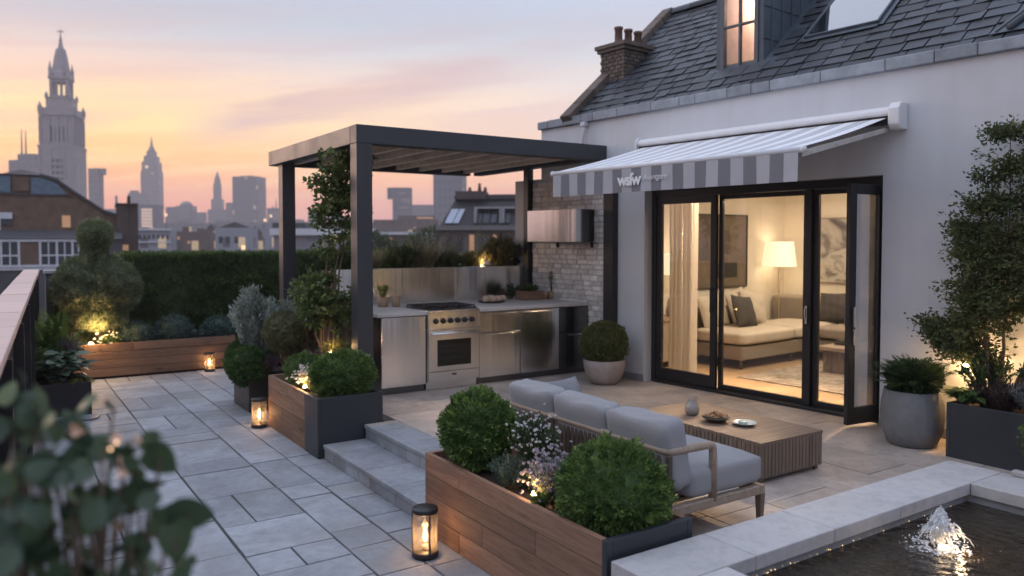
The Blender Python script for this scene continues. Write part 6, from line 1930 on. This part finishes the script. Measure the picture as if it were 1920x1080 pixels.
# ------------------------------------------------------------------ the city beyond
def facade(name, col, wcol, fx, fz, lit=.05, litcol=(1, .72, .42), wall_frac=(.45, .5), glow=.35, jit=.0):
    """masonry or glass facade whose windows are a grid in the material"""
    m, t, b = newmat(name)
    P = t.obj(); sp = t.n.new('ShaderNodeSeparateXYZ'); t.l.new(P, sp.inputs[0])
    u = t.math('MULTIPLY', t.math('ADD', sp.outputs[0], sp.outputs[1]), 1 / fx); v = t.math('MULTIPLY', sp.outputs[2], 1 / fz)
    fu, fv = t.math('FRACT', u), t.math('FRACT', v)
    wmask = t.math('MULTIPLY', t.math('LESS_THAN', t.math('ABSOLUTE', t.math('SUBTRACT', fu, .5)), wall_frac[0] / 2), t.math('LESS_THAN', t.math('ABSOLUTE', t.math('SUBTRACT', fv, .5)), wall_frac[1] / 2))
    wn_ = t.n.new('ShaderNodeTexWhiteNoise'); wn_.noise_dimensions = '2D'
    cx_ = t.n.new('ShaderNodeCombineXYZ'); t.l.new(t.math('FLOOR', u), cx_.inputs[0]); t.l.new(t.math('FLOOR', v), cx_.inputs[1]); t.l.new(cx_.outputs[0], wn_.inputs['Vector'])
    on = t.math('MULTIPLY', t.math('LESS_THAN', wn_.outputs['Value'], lit), wmask)
    base = t.mix(t.noise(P, .12, 4, .6), mul(col, .8), mul(col, 1.15))
    t.l.new(t.mix(wmask, base, wcol), b.inputs['Base Color'])
    t.l.new(t.math('MULTIPLY_ADD', wmask, -.45, .85), b.inputs['Roughness'])
    b.inputs['Emission Color'].default_value = (*litcol, 1)
    t.l.new(t.math('MULTIPLY', on, glow), b.inputs['Emission Strength'])
    return m
F_STONE = facade('city_stone', (.26, .24, .25), (.17, .16, .17), 3.2, 3.6, .03)
F_GREY = facade('city_grey', (.23, .215, .235), (.16, .155, .17), 2.8, 3.4, .03)
F_GLASS = facade('city_glass', (.17, .165, .19), (.13, .13, .155), 2.0, 3.6, .05, wall_frac=(.8, .7))
F_PALE = facade('city_pale', (.30, .30, .33), (.12, .125, .145), 2.4, 3.2, .02)
F_BRICK = facade('city_brick', (.14, .10, .09), (.07, .065, .07), 2.6, 3.1, .02)
BRICKW = plain('brown_brick', (.15, .095, .065), .9, vary=.28, scale=2.2, bump=.3, bscale=18)
ROOFM = plain('dark_city_roof', (.06, .06, .066), .7, vary=.2, scale=1)
TSTONE = plain('tower_stone', (.34, .30, .30), .85, vary=.12, scale=.4)
TDARK = plain('tower_recess', (.10, .09, .10), .8)
LITW = emis('lit_window', (1, .55, .30), .2)
LITP = plain('pale_lit_window', (.30, .27, .24), .4)
LITB = emis('bright_lit_window', (1, .72, .58), .38)
GLOW = emis('street_glow', (1, .66, .34), 1.1)
WGLASS = plain('dull_window', (.035, .04, .05), .15, vary=.1)
WFRAME = plain('white_window_frame', (.60, .60, .62), .6)

class Site:
    """a building site seen towards px, some metres away: metres per photo pixel there and a local frame (across, away, up)"""
    def __init__(s, px, dist, turn=0.0, facing=False):
        s.px, s.d, s.k, s.facing = px, dist, dist / FPX, facing
        s.th = math.atan((px - 960) / FPX)
        p = at(px, 450, dist); s.p = (p.x, p.y, GZ); s.rz = -(YAW + s.th) if facing else -YAW + R(turn)
    def x(s, px):
        if s.facing: return s.d / math.cos(s.th) * math.tan(math.atan((px - 960) / FPX) - s.th)
        return (px - s.px) * s.k
    def z(s, py): return CAM_H + (450 - py) * s.k - GZ
    def thing(s, name, label, cat, group=None):
        t = thing(name, label, cat, (0, 0, 0), group); t.location = s.p; t.rotation_euler = (0, 0, s.rz); return t

def block(name, label, px0, px1, py, dist, mat, depth=None, turn=0.0, tops=(), group='blocks of the distant skyline', cat='building', roof=True):
    S = Site((px0 + px1) / 2, dist, turn); T_ = S.thing(name, label, cat, group)
    a, b = S.x(px0), S.x(px1); dp = depth or (b - a) * .8
    mb = MB(); mb.box(a, b, 0, dp, 0, S.z(py)); build('body', mb, mat, T_)
    for (q0, q1, qy, kind) in tops:
        mb = MB(); x0, x1 = S.x(q0), S.x(q1); zb = S.z(py)
        if kind == 'box': mb.box(x0, x1, dp * .2, dp * .7, zb, S.z(qy))
        elif kind == 'mast': mb.tube([((x0 + x1) / 2, dp * .4, zb), ((x0 + x1) / 2, dp * .4, S.z(qy))], [abs(x1 - x0) / 2, abs(x1 - x0) * .2], 6)
        elif kind == 'dome': mb.lathe([((x1 - x0) / 2 * math.cos(t), (S.z(qy) - zb) * math.sin(t)) for t in np.linspace(0, 1.55, 7)], ((x0 + x1) / 2, dp * .45, zb), 18)
        elif kind == 'gable': mb.prism([(x0, zb), (x1, zb), ((x0 + x1) / 2, S.z(qy))], 'y', 0, dp)
        build({'box': 'roof_block', 'mast': 'mast', 'dome': 'dome', 'gable': 'roof'}[kind], mb, mat if kind != 'gable' else ROOFM, T_)
    return S, T_

# the tall stone tower with open lantern and spire
S = Site(121, 250, 14); tw = S.thing('stone_tower', 'tall pale stone tower with open lantern stage and tapering spire', 'tower')
def sq(mb, half, z0, z1, cx=0, cy=0): mb.box(cx - half, cx + half, cy - half, cy + half, z0, z1)
h1 = S.x(162) * .77; h2 = h1 * .90; h3 = h1 * .66; h4 = h1 * .50
mb = MB(); sq(mb, h1, 0, S.z(281)); sq(mb, h1 * 1.03, S.z(281), S.z(276))
sq(mb, h2, S.z(276), S.z(222)); sq(mb, h2 * 1.08, S.z(222), S.z(216)); sq(mb, h2 * .98, S.z(216), S.z(208)); sq(mb, h3, S.z(208), S.z(190)); sq(mb, h3 * 1.04, S.z(190), S.z(187))
for sx in (-1, 1):
    for k in range(5):                 # shallow pilasters
        mb.box(sx * 0 - h2 + k * h2 * .5 - .35, -h2 + k * h2 * .5 + .35, -h2 - .35 if sx < 0 else h2, -h2 if sx < 0 else h2 + .35, S.z(274), S.z(224))
        mb.box(-h2 - .35 if sx < 0 else h2, -h2 if sx < 0 else h2 + .35, -h2 + k * h2 * .5 - .35, -h2 + k * h2 * .5 + .35, S.z(274), S.z(224))
    for q in (-.93, -.35, .35, .93):
        mb.box(q * h1 - .3, q * h1 + .3, -h1 - .3 if sx < 0 else h1, -h1 if sx < 0 else h1 + .3, S.z(380), S.z(284))
build('body', mb, TSTONE, tw)
for q in (-.5, 0, .5):
    w_ = h2 * .14
    for f in range(2):
        pts = [(-w_, S.z(270)), (w_, S.z(270)), (w_, S.z(244))] + [(w_ * math.cos(t), S.z(244) + w_ * math.sin(t)) for t in np.linspace(.3, math.pi - .3, 6)] + [(-w_, S.z(244))]
        mb = MB()
        if f == 0: mb.prism([(p[0] + q * h2 * .9, p[1]) for p in pts], 'y', -h2 - .08, -h2 + .02)
        else: mb.prism([(p[0] + q * h2 * .9, p[1]) for p in pts], 'x', -h2 - .08, -h2 + .02)
        build('arched_window', mb, TDARK, tw)
for row in range(6):
    for q in (-.28, 0, .28):
        z = S.z(302 + row * 11)
        mb = MB(); mb.box(q * h1 - .55, q * h1 + .55, -h1 - .08, -h1 + .02, z - 1.0, z); build('window', mb, TDARK, tw)
mb = MB(); zl0, zl1 = S.z(187), S.z(153)
for (a, b) in ((-1, -1), (1, -1), (-1, 1), (1, 1)): sq(mb, h4 * .17, zl0, zl1, a * h4 * .83, b * h4 * .83)
for t in (-.3, .3):
    for f in (-1, 1): sq(mb, h4 * .08, zl0, zl1, t * h4, f * h4 * .86); sq(mb, h4 * .08, zl0, zl1, f * h4 * .86, t * h4)
sq(mb, h4 * 1.0, zl0, zl0 + (zl1 - zl0) * .12); sq(mb, h4 * 1.12, zl1, S.z(149)); sq(mb, h4 * .98, zl1 - (zl1 - zl0) * .16, zl1)
build('lantern_stage', mb, TSTONE, tw)
mb = MB(); m0 = h4 * 1.15
mb.lathe([(19 * S.k, S.z(149)), (18 * S.k, S.z(141)), (15.5 * S.k, S.z(137)), (13.5 * S.k, S.z(126)), (11.5 * S.k, S.z(112)), (8.6 * S.k, S.z(99)), (8.4 * S.k, S.z(96)), (5.2 * S.k, S.z(95)), (3.6 * S.k, S.z(87)), (2.0 * S.k, S.z(78)), (1.0 * S.k, S.z(68)), (.4 * S.k, S.z(57))], (0, 0, 0), 8, smooth=False, ang=R(22))
mb.tube([(-1.0, 0, S.z(63)), (1.0, 0, S.z(63))], .2, 5); mb.lathe([(0, -.7), (.6, 0), (0, .7)], (0, 0, S.z(79)), 8)
build('spire', mb, TSTONE, tw)
for (a, b) in ((-1, -1), (1, -1), (-1, 1), (1, 1)):
    for (hh_, zb, zt, rr) in ((h2 * 1.0, S.z(216), S.z(196), .75), (h3 * .95, S.z(190), S.z(176), .55), (m0 * .80, S.z(149), S.z(118), .55)):
        mb = MB(); mb.lathe([(rr, zb), (rr * .9, zb + (zt - zb) * .4), (rr * 1.1, zb + (zt - zb) * .42), (rr * .4, zb + (zt - zb) * .75), (0, zt)], (a * hh_, b * hh_, 0), 6, smooth=False); build('pinnacle', mb, TSTONE, tw)

# stepped high-rise with a rounded crown
S = Site(287, 620, 10); t2 = S.thing('art_deco_tower', 'hazy stepped skyscraper with rounded crown and thin mast', 'skyscraper')
mb = MB()
for (a, b, y0, y1) in ((269, 306, 480, 322), (271, 304, 322, 305), (274, 300, 305, 294), (279, 296, 294, 284)):
    w_ = (S.x(b) - S.x(a)) / 2 * .86; sq(mb, w_, max(0, S.z(y0)) if y0 < 480 else 0, S.z(y1))
mb.lathe([((S.x(294) - S.x(281)) / 2 * .9 * math.cos(t), (S.z(274) - S.z(284)) * math.sin(t)) for t in np.linspace(0, 1.5, 6)], (0, 0, S.z(284)), 12)
build('body', mb, F_STONE, t2)
mb = MB(); mb.tube([(0, 0, S.z(276)), (0, 0, S.z(257))], [1.2, .3], 6); build('mast', mb, TSTONE, t2)
mb = MB(); mb.lathe([(0, -1.3), (1.3, 0), (0, 1.3)], (S.x(282), -(S.x(304) - S.x(287)) * .9, S.z(315)), 8); build('beacon', mb, GLOW, t2)
# second spire tower
S = Site(409, 700, 10); t3 = S.thing('spired_tower', 'slim hazy tower with pointed spire beside the flat topped block', 'skyscraper')
mb = MB()
for (a, b, y1) in ((397, 420, 374), (401, 416, 345), (403, 414, 336)): sq(mb, (S.x(b) - S.x(a)) / 2 * .86, 0, S.z(y1))
mb.lathe([((S.x(414) - S.x(403)) / 2, S.z(336)), (1.6, S.z(330)), (.3, S.z(322))], (0, 0, 0), 8, smooth=False)
build('body', mb, F_STONE, t3)
# flat blocks of the skyline
BL = [
 ('tower_block', 'pair of hazy blocks with two thin masts left of the stone tower', 15, 74, 300, 330, F_GREY, [(26, 60, 288, 'box'), (25, 29, 241, 'mast'), (34, 38, 243, 'mast')]),
 ('tower_block', 'low pale gabled hall in front of the masted blocks', 5, 78, 326, 240, F_PALE, [(5, 78, 318, 'gable')]),
 ('tower_block', 'narrow hazy block right behind the stone tower', 167, 187, 316, 420, F_GREY, [(187, 196, 328, 'box')]),
 ('tower_block', 'tiny chimney like tower just left of the stepped skyscraper', 217, 221, 367, 500, F_GREY, []),
 ('tower_block', 'low hazy block left of the stepped skyscraper', 241, 268, 362, 560, F_GREY, [(243, 255, 357, 'box')]),
 ('tower_block', 'hazy block with domed top right of the stepped skyscraper', 329, 358, 386, 520, F_GREY, [(333, 356, 377, 'dome')]),
 ('tower_block', 'low block at the shoulder of the domed block', 312, 330, 388, 520, F_GREY, []),
 ('office_tower', 'broad flat topped hazy office tower', 436, 485, 331, 560, F_GLASS, [(449, 470, 329, 'box')]),
 ('tower_block', 'low hazy block at the foot of the spired tower', 391, 430, 393, 650, F_GREY, []),
 ('tower_block', 'hazy block left of the spired tower foot', 369, 384, 398, 600, F_GREY, []),
 ('tower_block', 'little pinnacled block just left of the pergola post', 500, 534, 390, 520, F_STONE, [(512, 515, 372, 'mast'), (519, 522, 378, 'mast'), (505, 508, 384, 'mast')]),
 ('tower_block', 'hazy block with roof masts left of the slim tree', 578, 602, 392, 520, F_GREY, [(587, 589, 382, 'mast'), (592, 594, 380, 'mast')]),
 ('tower_block', 'hazy low block between the pergola posts', 606, 650, 405, 480, F_GREY, []),
 ('office_tower', 'glass office tower with a few lit floors seen under the pergola', 737, 773, 352, 420, F_GLASS, [(727, 738, 373, 'box')]),
 ('tower_block', 'low hazy block right of the glass office tower', 773, 812, 384, 480, F_GREY, []),
 ('office_tower', 'tall grey tower rising behind the pergola roof', 812, 867, 320, 330, facade('city_office', (.19, .19, .215), (.13, .135, .16), 2.2, 3.4, .03, wall_frac=(.6, .55)), []),
 ('tower_block', 'hazy low terrace behind the chimney of the brick building', 196, 240, 392, 520, F_GREY, []),
 ('tower_block', 'hazy wide low block at the left of the office tower', 424, 440, 380, 600, F_GREY, []),
 ('town_building', 'white stuccoed building with a row of small windows behind the hedge', 256, 318, 429, 110, F_PALE, []),
 ('town_building', 'brown brick building with flat roof behind the hedge', 316, 386, 434, 130, F_BRICK, [(340, 352, 425, 'box'), (368, 378, 428, 'box')]),
 ('town_building', 'small dark gabled house between two pale buildings', 384, 406, 432, 150, F_BRICK, [(384, 406, 420, 'gable')]),
 ('town_building', 'pale grey building with a lit window above the hedge', 403, 475, 427, 120, F_PALE, [(410, 470, 416, 'gable')]),
 ('town_building', 'reddish brick gabled house beside the pale grey building', 462, 492, 436, 140, F_BRICK, [(462, 492, 424, 'gable')]),
 ('town_building', 'pale block left of the long flat roofed hall', 492, 514, 420, 130, F_PALE, []),
 ('town_building', 'long flat roofed hall with a pale fascia band seen between the pergola posts', 512, 702, 433, 90, F_GREY, []),
 ('town_building', 'low building with a pale roof edge seen right of the front pergola post', 690, 830, 436, 95, F_BRICK, [(775, 812, 426, 'box')]),
 ('town_building', 'long dark roofed terrace further off under the office tower', 700, 822, 412, 230, F_BRICK, [(745, 815, 404, 'box')]),
 ('town_building', 'far roofs to the right of the slim tree', 606, 722, 418, 260, F_GREY, [(620, 660, 412, 'box')]),
 ('town_building', 'far roofs in the haze between the two spires', 306, 440, 418, 380, F_GREY, [(330, 350, 412, 'box'), (400, 430, 413, 'box')]),
 ('town_building', 'far roofs in the haze under the office tower', 430, 620, 416, 400, F_GREY, [(500, 560, 411, 'box')]),
 ('town_building', 'far roofs in the haze behind the brick chimney', 180, 300, 420, 360, F_GREY, [(205, 230, 414, 'box')]),
]
SITES = {}
for i, (nm, lab, a, b, y, d, m_, tops) in enumerate(BL):
    SITES[lab] = block(nm, lab, a, b, y, d, m_, turn=(i * 37 % 23) - 11 if b - a < 70 else (i % 3 - 1) * 2, tops=tops, group=None, depth=None if b - a < 70 else (b - a) * d / FPX * .35)
# pale fascia bands and lit windows of the nearer ones
S_, t_ = SITES['long flat roofed hall with a pale fascia band seen between the pergola posts']
mb = MB(); mb.box(S_.x(508), S_.x(706), -.6, -.01, S_.z(441), S_.z(433) + .25); build('fascia', mb, WFRAME, t_)
mb = MB(); mb.box(S_.x(512), S_.x(575), -.5, 3, S_.z(432) + .3, S_.z(418)); build('roof_block', mb, ROOFM, t_)
S_, t_ = SITES['low building with a pale roof edge seen right of the front pergola post']
mb = MB(); mb.box(S_.x(690), S_.x(832), -.5, -.01, S_.z(440), S_.z(435)); build('fascia', mb, WFRAME, t_)
for (px, py, sz) in ((728, 452, .45), (770, 460, .35)):
    mb = MB(); mb.box(S_.x(px) - sz, S_.x(px) + sz, -.06, -.005, S_.z(py) - sz, S_.z(py) + sz); build('window', mb, LITW, t_)
S_, t_ = SITES['pale grey building with a lit window above the hedge']
mb = MB(); mb.box(S_.x(453), S_.x(460), -.06, -.005, S_.z(468), S_.z(460)); build('window', mb, GLOW, t_)
for px in (410, 424, 440):
    mb = MB(); mb.box(S_.x(px), S_.x(px + 7), -.06, -.005, S_.z(456), S_.z(444)); build('window', mb, WGLASS, t_)
S_, t_ = SITES['white stuccoed building with a row of small windows behind the hedge']
for k in range(7):
    mb = MB(); x = S_.x(262 + k * 8); mb.box(x, x + .32, -.06, -.005, S_.z(448), S_.z(440)); build('window', mb, WGLASS, t_)
mb = MB(); mb.box(S_.x(255), S_.x(319), -.3, -.01, S_.z(455), S_.z(453)); mb.box(S_.x(255), S_.x(319), -.35, -.01, S_.z(432), S_.z(429)); build('cornice', mb, WFRAME, t_)
S_, t_ = SITES['brown brick building with flat roof behind the hedge']
for (px, py) in ((333, 444), (352, 452)):
    mb = MB(); mb.box(S_.x(px), S_.x(px + 4), -.06, -.005, S_.z(py + 5), S_.z(py)); build('window', mb, LITW, t_)
S_, t_ = SITES['long dark roofed terrace further off under the office tower']
mb = MB(); mb.box(S_.x(782), S_.x(812), -.2, -.01, S_.z(410), S_.z(407)); build('lit_gutter', mb, LITW, t_)
S_, t_ = SITES['glass office tower with a few lit floors seen under the pergola']
for (x0, x1, y0, y1) in ((748, 760, 361, 364), (752, 770, 373, 377), (758, 762, 378, 381), (765, 769, 376, 382), (750, 766, 388, 391)):
    mb = MB(); mb.box(S_.x(x0), S_.x(x1), -.3, -.02, S_.z(y1), S_.z(y0)); build('window', mb, LITP, t_)
# small lit hall in front of the stepped skyscraper
S_, t_ = block('lit_hall', 'hazy building with one tall glowing window below the stepped skyscraper', 258, 296, 384, 300, F_GREY, group=None, turn=3)
for k in range(6):
    mb = MB(); y = 391 + k * 6; mb.box(S_.x(266), S_.x(286), -.1, -.01, S_.z(y + 5), S_.z(y)); build('window', mb, LITB, t_)
for (px, py, d, lab) in ((311, 403, 300, 'glowing lamp beside the tall lit window'), (497, 413, 300, 'glowing lamp on the roofs left of the pergola post'), (508, 405, 320, 'tall glowing lamp left of the pergola post')):
    p = at(px, py, d); q = MB(); q.lathe([(0, -.6), (.5, -.35), (.55, .3), (0, .6)], (p.x, p.y, p.z), 8)
    lamp = thing('street_lamp', lab, 'street lamp', (p.x, p.y, GZ)); build('lamp_head', q, GLOW, lamp)
    q = MB(); q.tube([(p.x, p.y, GZ), (p.x, p.y, p.z - .8)], .18, 6); build('pole', q, ROOFM, lamp)

# brick building across the street with gable, glazed roof, chimney and white windows
S = Site(190, 46, facing=True); bb = S.thing('brick_building', 'brown brick building with sloping gable, chimney and white window band', 'building')
x, z = S.x, S.z
mb = MB()
mb.prism([(x(-260), 0), (x(240), 0), (x(240), z(408)), (x(222), z(405)), (x(195), z(398)), (x(135), z(360)), (x(105), z(341)), (x(78), z(334)), (x(-260), z(334))], 'y', 0.0, 5.0)
build('wall', mb, BRICKW, bb)
mb = MB()
for (a, b) in (((78, 333), (108, 340)), ((108, 340), (138, 360)), ((138, 360), (197, 397)), ((197, 397), (224, 405))):
    mb.hexa([(x(a[0]), -.18, z(a[1]) - .05), (x(b[0]), -.18, z(b[1]) - .05), (x(b[0]), 5.1, z(b[1]) - .05), (x(a[0]), 5.1, z(a[1]) - .05)], [(x(a[0]), -.18, z(a[1]) + .1), (x(b[0]), -.18, z(b[1]) + .1), (x(b[0]), 5.1, z(b[1]) + .1), (x(a[0]), 5.1, z(a[1]) + .1)])
mb.box(x(-260), x(78), -.15, 5.1, z(334) + .001, z(332))
build('roof', mb, ROOFM, bb)
mb = MB()
gp_ = [(x(60), z(367)), (x(128), z(366)), (x(108), z(346)), (x(80), z(337)), (x(60), z(337))]
mb.prism(gp_, 'y', -.07, -.005); mb.box(x(-260), x(22), -.07, -.005, z(365), z(336))
build('roof_glazing', mb, plain('blue_glazing', (.10, .16, .21), .12, vary=.2), bb)
mb = MB(); mb.box(x(-260), x(134), -.10, -.001, z(369), z(366.5)); build('gutter', mb, ROOFM, bb)
mb = MB(); mb.box(x(27), x(57), -.16, -.002, z(362), z(337)); build('hatch', mb, BRICKW, bb)
mb = MB(); mb.box(x(219), x(241), -.6, 1.6, 0, z(383)); mb.box(x(241.2), x(259), -.5, 1.2, 0, z(383)); mb.box(x(218), x(260), -.7, 5.1, z(383), z(381))
cst = build('chimney', mb, plain('dark_chimney', (.085, .06, .05), .9, vary=.2, scale=3), bb)
mb = MB(); mb.lathe([(.11, 0), (.09, .45), (.1, .47), (0, .47)], (x(243), .3, z(381)), 12); build('chimney_pot', mb, MAT['pot_clay'], cst)
mb = MB(); mb.box(x(240.0), x(252), -.35, 1.1, z(381) + .0, z(380)); 
mb = MB(); mb.box(x(117), x(133), -.06, -.002, z(427), z(405)); build('window', mb, LITW, bb)
mb = MB(); mb.box(x(228), x(240), -.68, -.602, z(470), z(459)); build('window', mb, LITW, bb)
for (a, b, c, d) in ((-70, 24, 401, 406), ): pass
wf = MB(); wf.box(x(-4), x(24), -.12, -.002, z(412), z(401)); wf.box(x(-4), x(2), -.12, -.002, z(440), z(412)); 
build('window_frame', wf, WFRAME, bb)
mb = MB(); mb.box(x(2), x(24), -.06, -.001, z(424), z(412)); build('window', mb, WGLASS, bb)
mb = MB()                              # projecting lower storey with the white window band
mb.box(x(-260), x(228), -2.2, -.001, 0, z(448)); mb.prism([(-2.4, z(448)), (-.001, z(448)), (-.001, z(432))], 'x', x(-260), x(228)); build('lower_storey', mb, ROOFM, bb)
mb = MB(); mb.box(x(-260), x(160), -2.35, -2.202, z(453), z(449)); mb.box(x(-260), x(160), -2.35, -2.202, z(497), z(493)); mb.box(x(-260), x(228), -2.30, -2.203, z(502), z(498))
build('fascia', mb, WFRAME, bb)
for k, (a, b) in enumerate(((-58, -30), (-26, 8), (12, 40), (44, 78), (82, 108), (112, 136), (140, 158))):
    w_ = MB(); w_.box(x(a), x(b), -2.24, -2.203, z(492.5), z(454)); wo_ = build('window', w_, WGLASS if k != 3 else BRICKW, bb)
    f_ = MB(); f_.box(x(a), x(b), -2.30, -2.241, z(478), z(475.5)) if k != 3 else None
    f_.box(x(b), x(b + 4), -2.32, -2.2, z(493), z(453)); f_.box((x(a) + x(b)) / 2 - .03, (x(a) + x(b)) / 2 + .03, -2.29, -2.241, z(492.5), z(454)) if k != 3 else None
    build('frame', f_, WFRAME, wo_)

# mansard roofed house on the right, seen under the pergola
S = Site(900, 48, -6); mh = S.thing('mansard_house', 'dark mansard roofed house with dormer windows seen under the pergola', 'house')
x, z = S.x, S.z
mb = MB(); mb.box(x(822), x(1090), 0, 7, 0, z(432)); build('wall', mb, plain('mansard_brick', (.13, .105, .095), .9, vary=.25, scale=2), mh)
mb = MB(); mb.box(x(818), x(1094), -.35, 7.3, z(431.5), z(426)); mb.box(x(820), x(1092), -.2, 7.2, z(425.5), z(423)); build('cornice', mb, plain('mansard_stone', (.18, .17, .165), .8), mh)
mb = MB()
mb.hexa([(x(824), 0, z(423)), (x(1090), 0, z(423)), (x(1090), 7, z(423)), (x(824), 7, z(423))], [(x(848), 1.1, z(372)), (x(1075), 1.1, z(372)), (x(1075), 6, z(372)), (x(848), 6, z(372))])
mb.box(x(846), x(1077), .9, 6.2, z(372), z(366)); mb.box(x(866), x(1070), 1.6, 5.5, z(366), z(362))
build('roof', mb, plain('mansard_slate', (.05, .047, .05), .7, vary=.25, scale=2.5), mh)
mb = MB(); mb.box(x(850), x(906), .6, 2.4, z(372), z(357)); chm = build('chimney', mb, plain('mansard_chimney', (.09, .07, .065), .9), mh)
for px in (874, 893, 904):
    mb = MB(); mb.lathe([(.12, 0), (.09, .28 + (px == 893) * .25), (0, .29 + (px == 893) * .25)], (x(px), 1.4, z(357)), 8); build('chimney_pot', mb, MAT['pot_clay'], chm)
def slope(y): return (423 - y) / (423 - 372) * 1.1
for (a, b, mt) in ((838, 852, LITP), (853.5, 864, LITP), (896, 908, WGLASS), (911, 922, WGLASS), (925, 936, WGLASS), (945, 962, WGLASS), (975, 1000, WGLASS)):
    q = MB(); y0, y1 = 418, 391; s_ = (423 - y0) / 51 * 24 * .55; e_ = (423 - y1) / 51 * 24 * .55 if a < 870 else 0
    s_ = s_ if a < 870 else 0
    q.hexa([(x(a + s_ - 6), slope(y0) - .14, z(y0)), (x(b + s_ - 6), slope(y0) - .14, z(y0)), (x(b + s_ - 6), slope(y0) + .2, z(y0)), (x(a + s_ - 6), slope(y0) + .2, z(y0))],
           [(x(a + e_ - 3), slope(y1) - .14, z(y1)), (x(b + e_ - 3), slope(y1) - .14, z(y1)), (x(b + e_ - 3), slope(y1) + .2, z(y1)), (x(a + e_ - 3), slope(y1) + .2, z(y1))])
    build('window', q, plain('sky_window', (.42, .47, .55), .08, vary=.05) if (mt is LITP and 'sky_window' not in bpy.data.materials) else (bpy.data.materials['sky_window'] if mt is LITP else mt), mh)
for (a, b) in ((889, 940), (941, 1010)):
    q = MB(); q.box(x(a), x(b), slope(391) - .5, slope(391) + 1.2, z(391), z(387.5)); q.box(x(a), x(a + 5), slope(418) - .25, slope(391) + .5, z(418), z(391)); q.box(x(b - 3), x(b), slope(418) - .25, slope(391) + .5, z(418), z(391))
    build('dormer', q, plain('dormer_frame', (.30, .29, .30), .7) if 'dormer_frame' not in bpy.data.materials else bpy.data.materials['dormer_frame'], mh)
for k in range(7):
    q = MB(); px = 836 + k * 22; q.box(x(px), x(px + 9), -.05, -.003, z(470), z(440)); build('window', q, LITW if k in (2, 4) else WGLASS, mh)
# dim street trees between the roofs
for (px, py, d, rr, lab) in ((690, 470, 60, 2.2, 'dark street tree behind the front pergola post'), (800, 462, 70, 2.4, 'dim street tree left of the mansard house')):
    p = at(px, py, d); S0 = thing('street_tree', lab, 'tree', (p.x, p.y, GZ))
    q = MB(); ball_foliage(q, (p.x, p.y, p.z - rr * .6), (rr, rr, rr * 1.1), 6000, .3, .5, seed=int(px), bump=.2); build('crown', q, DEEP, S0)
    q = MB(); q.tube([(p.x, p.y, GZ), (p.x + .2, p.y, p.z - rr)], [.25, .12], 8); build('trunk', q, MAT['bark'], S0)
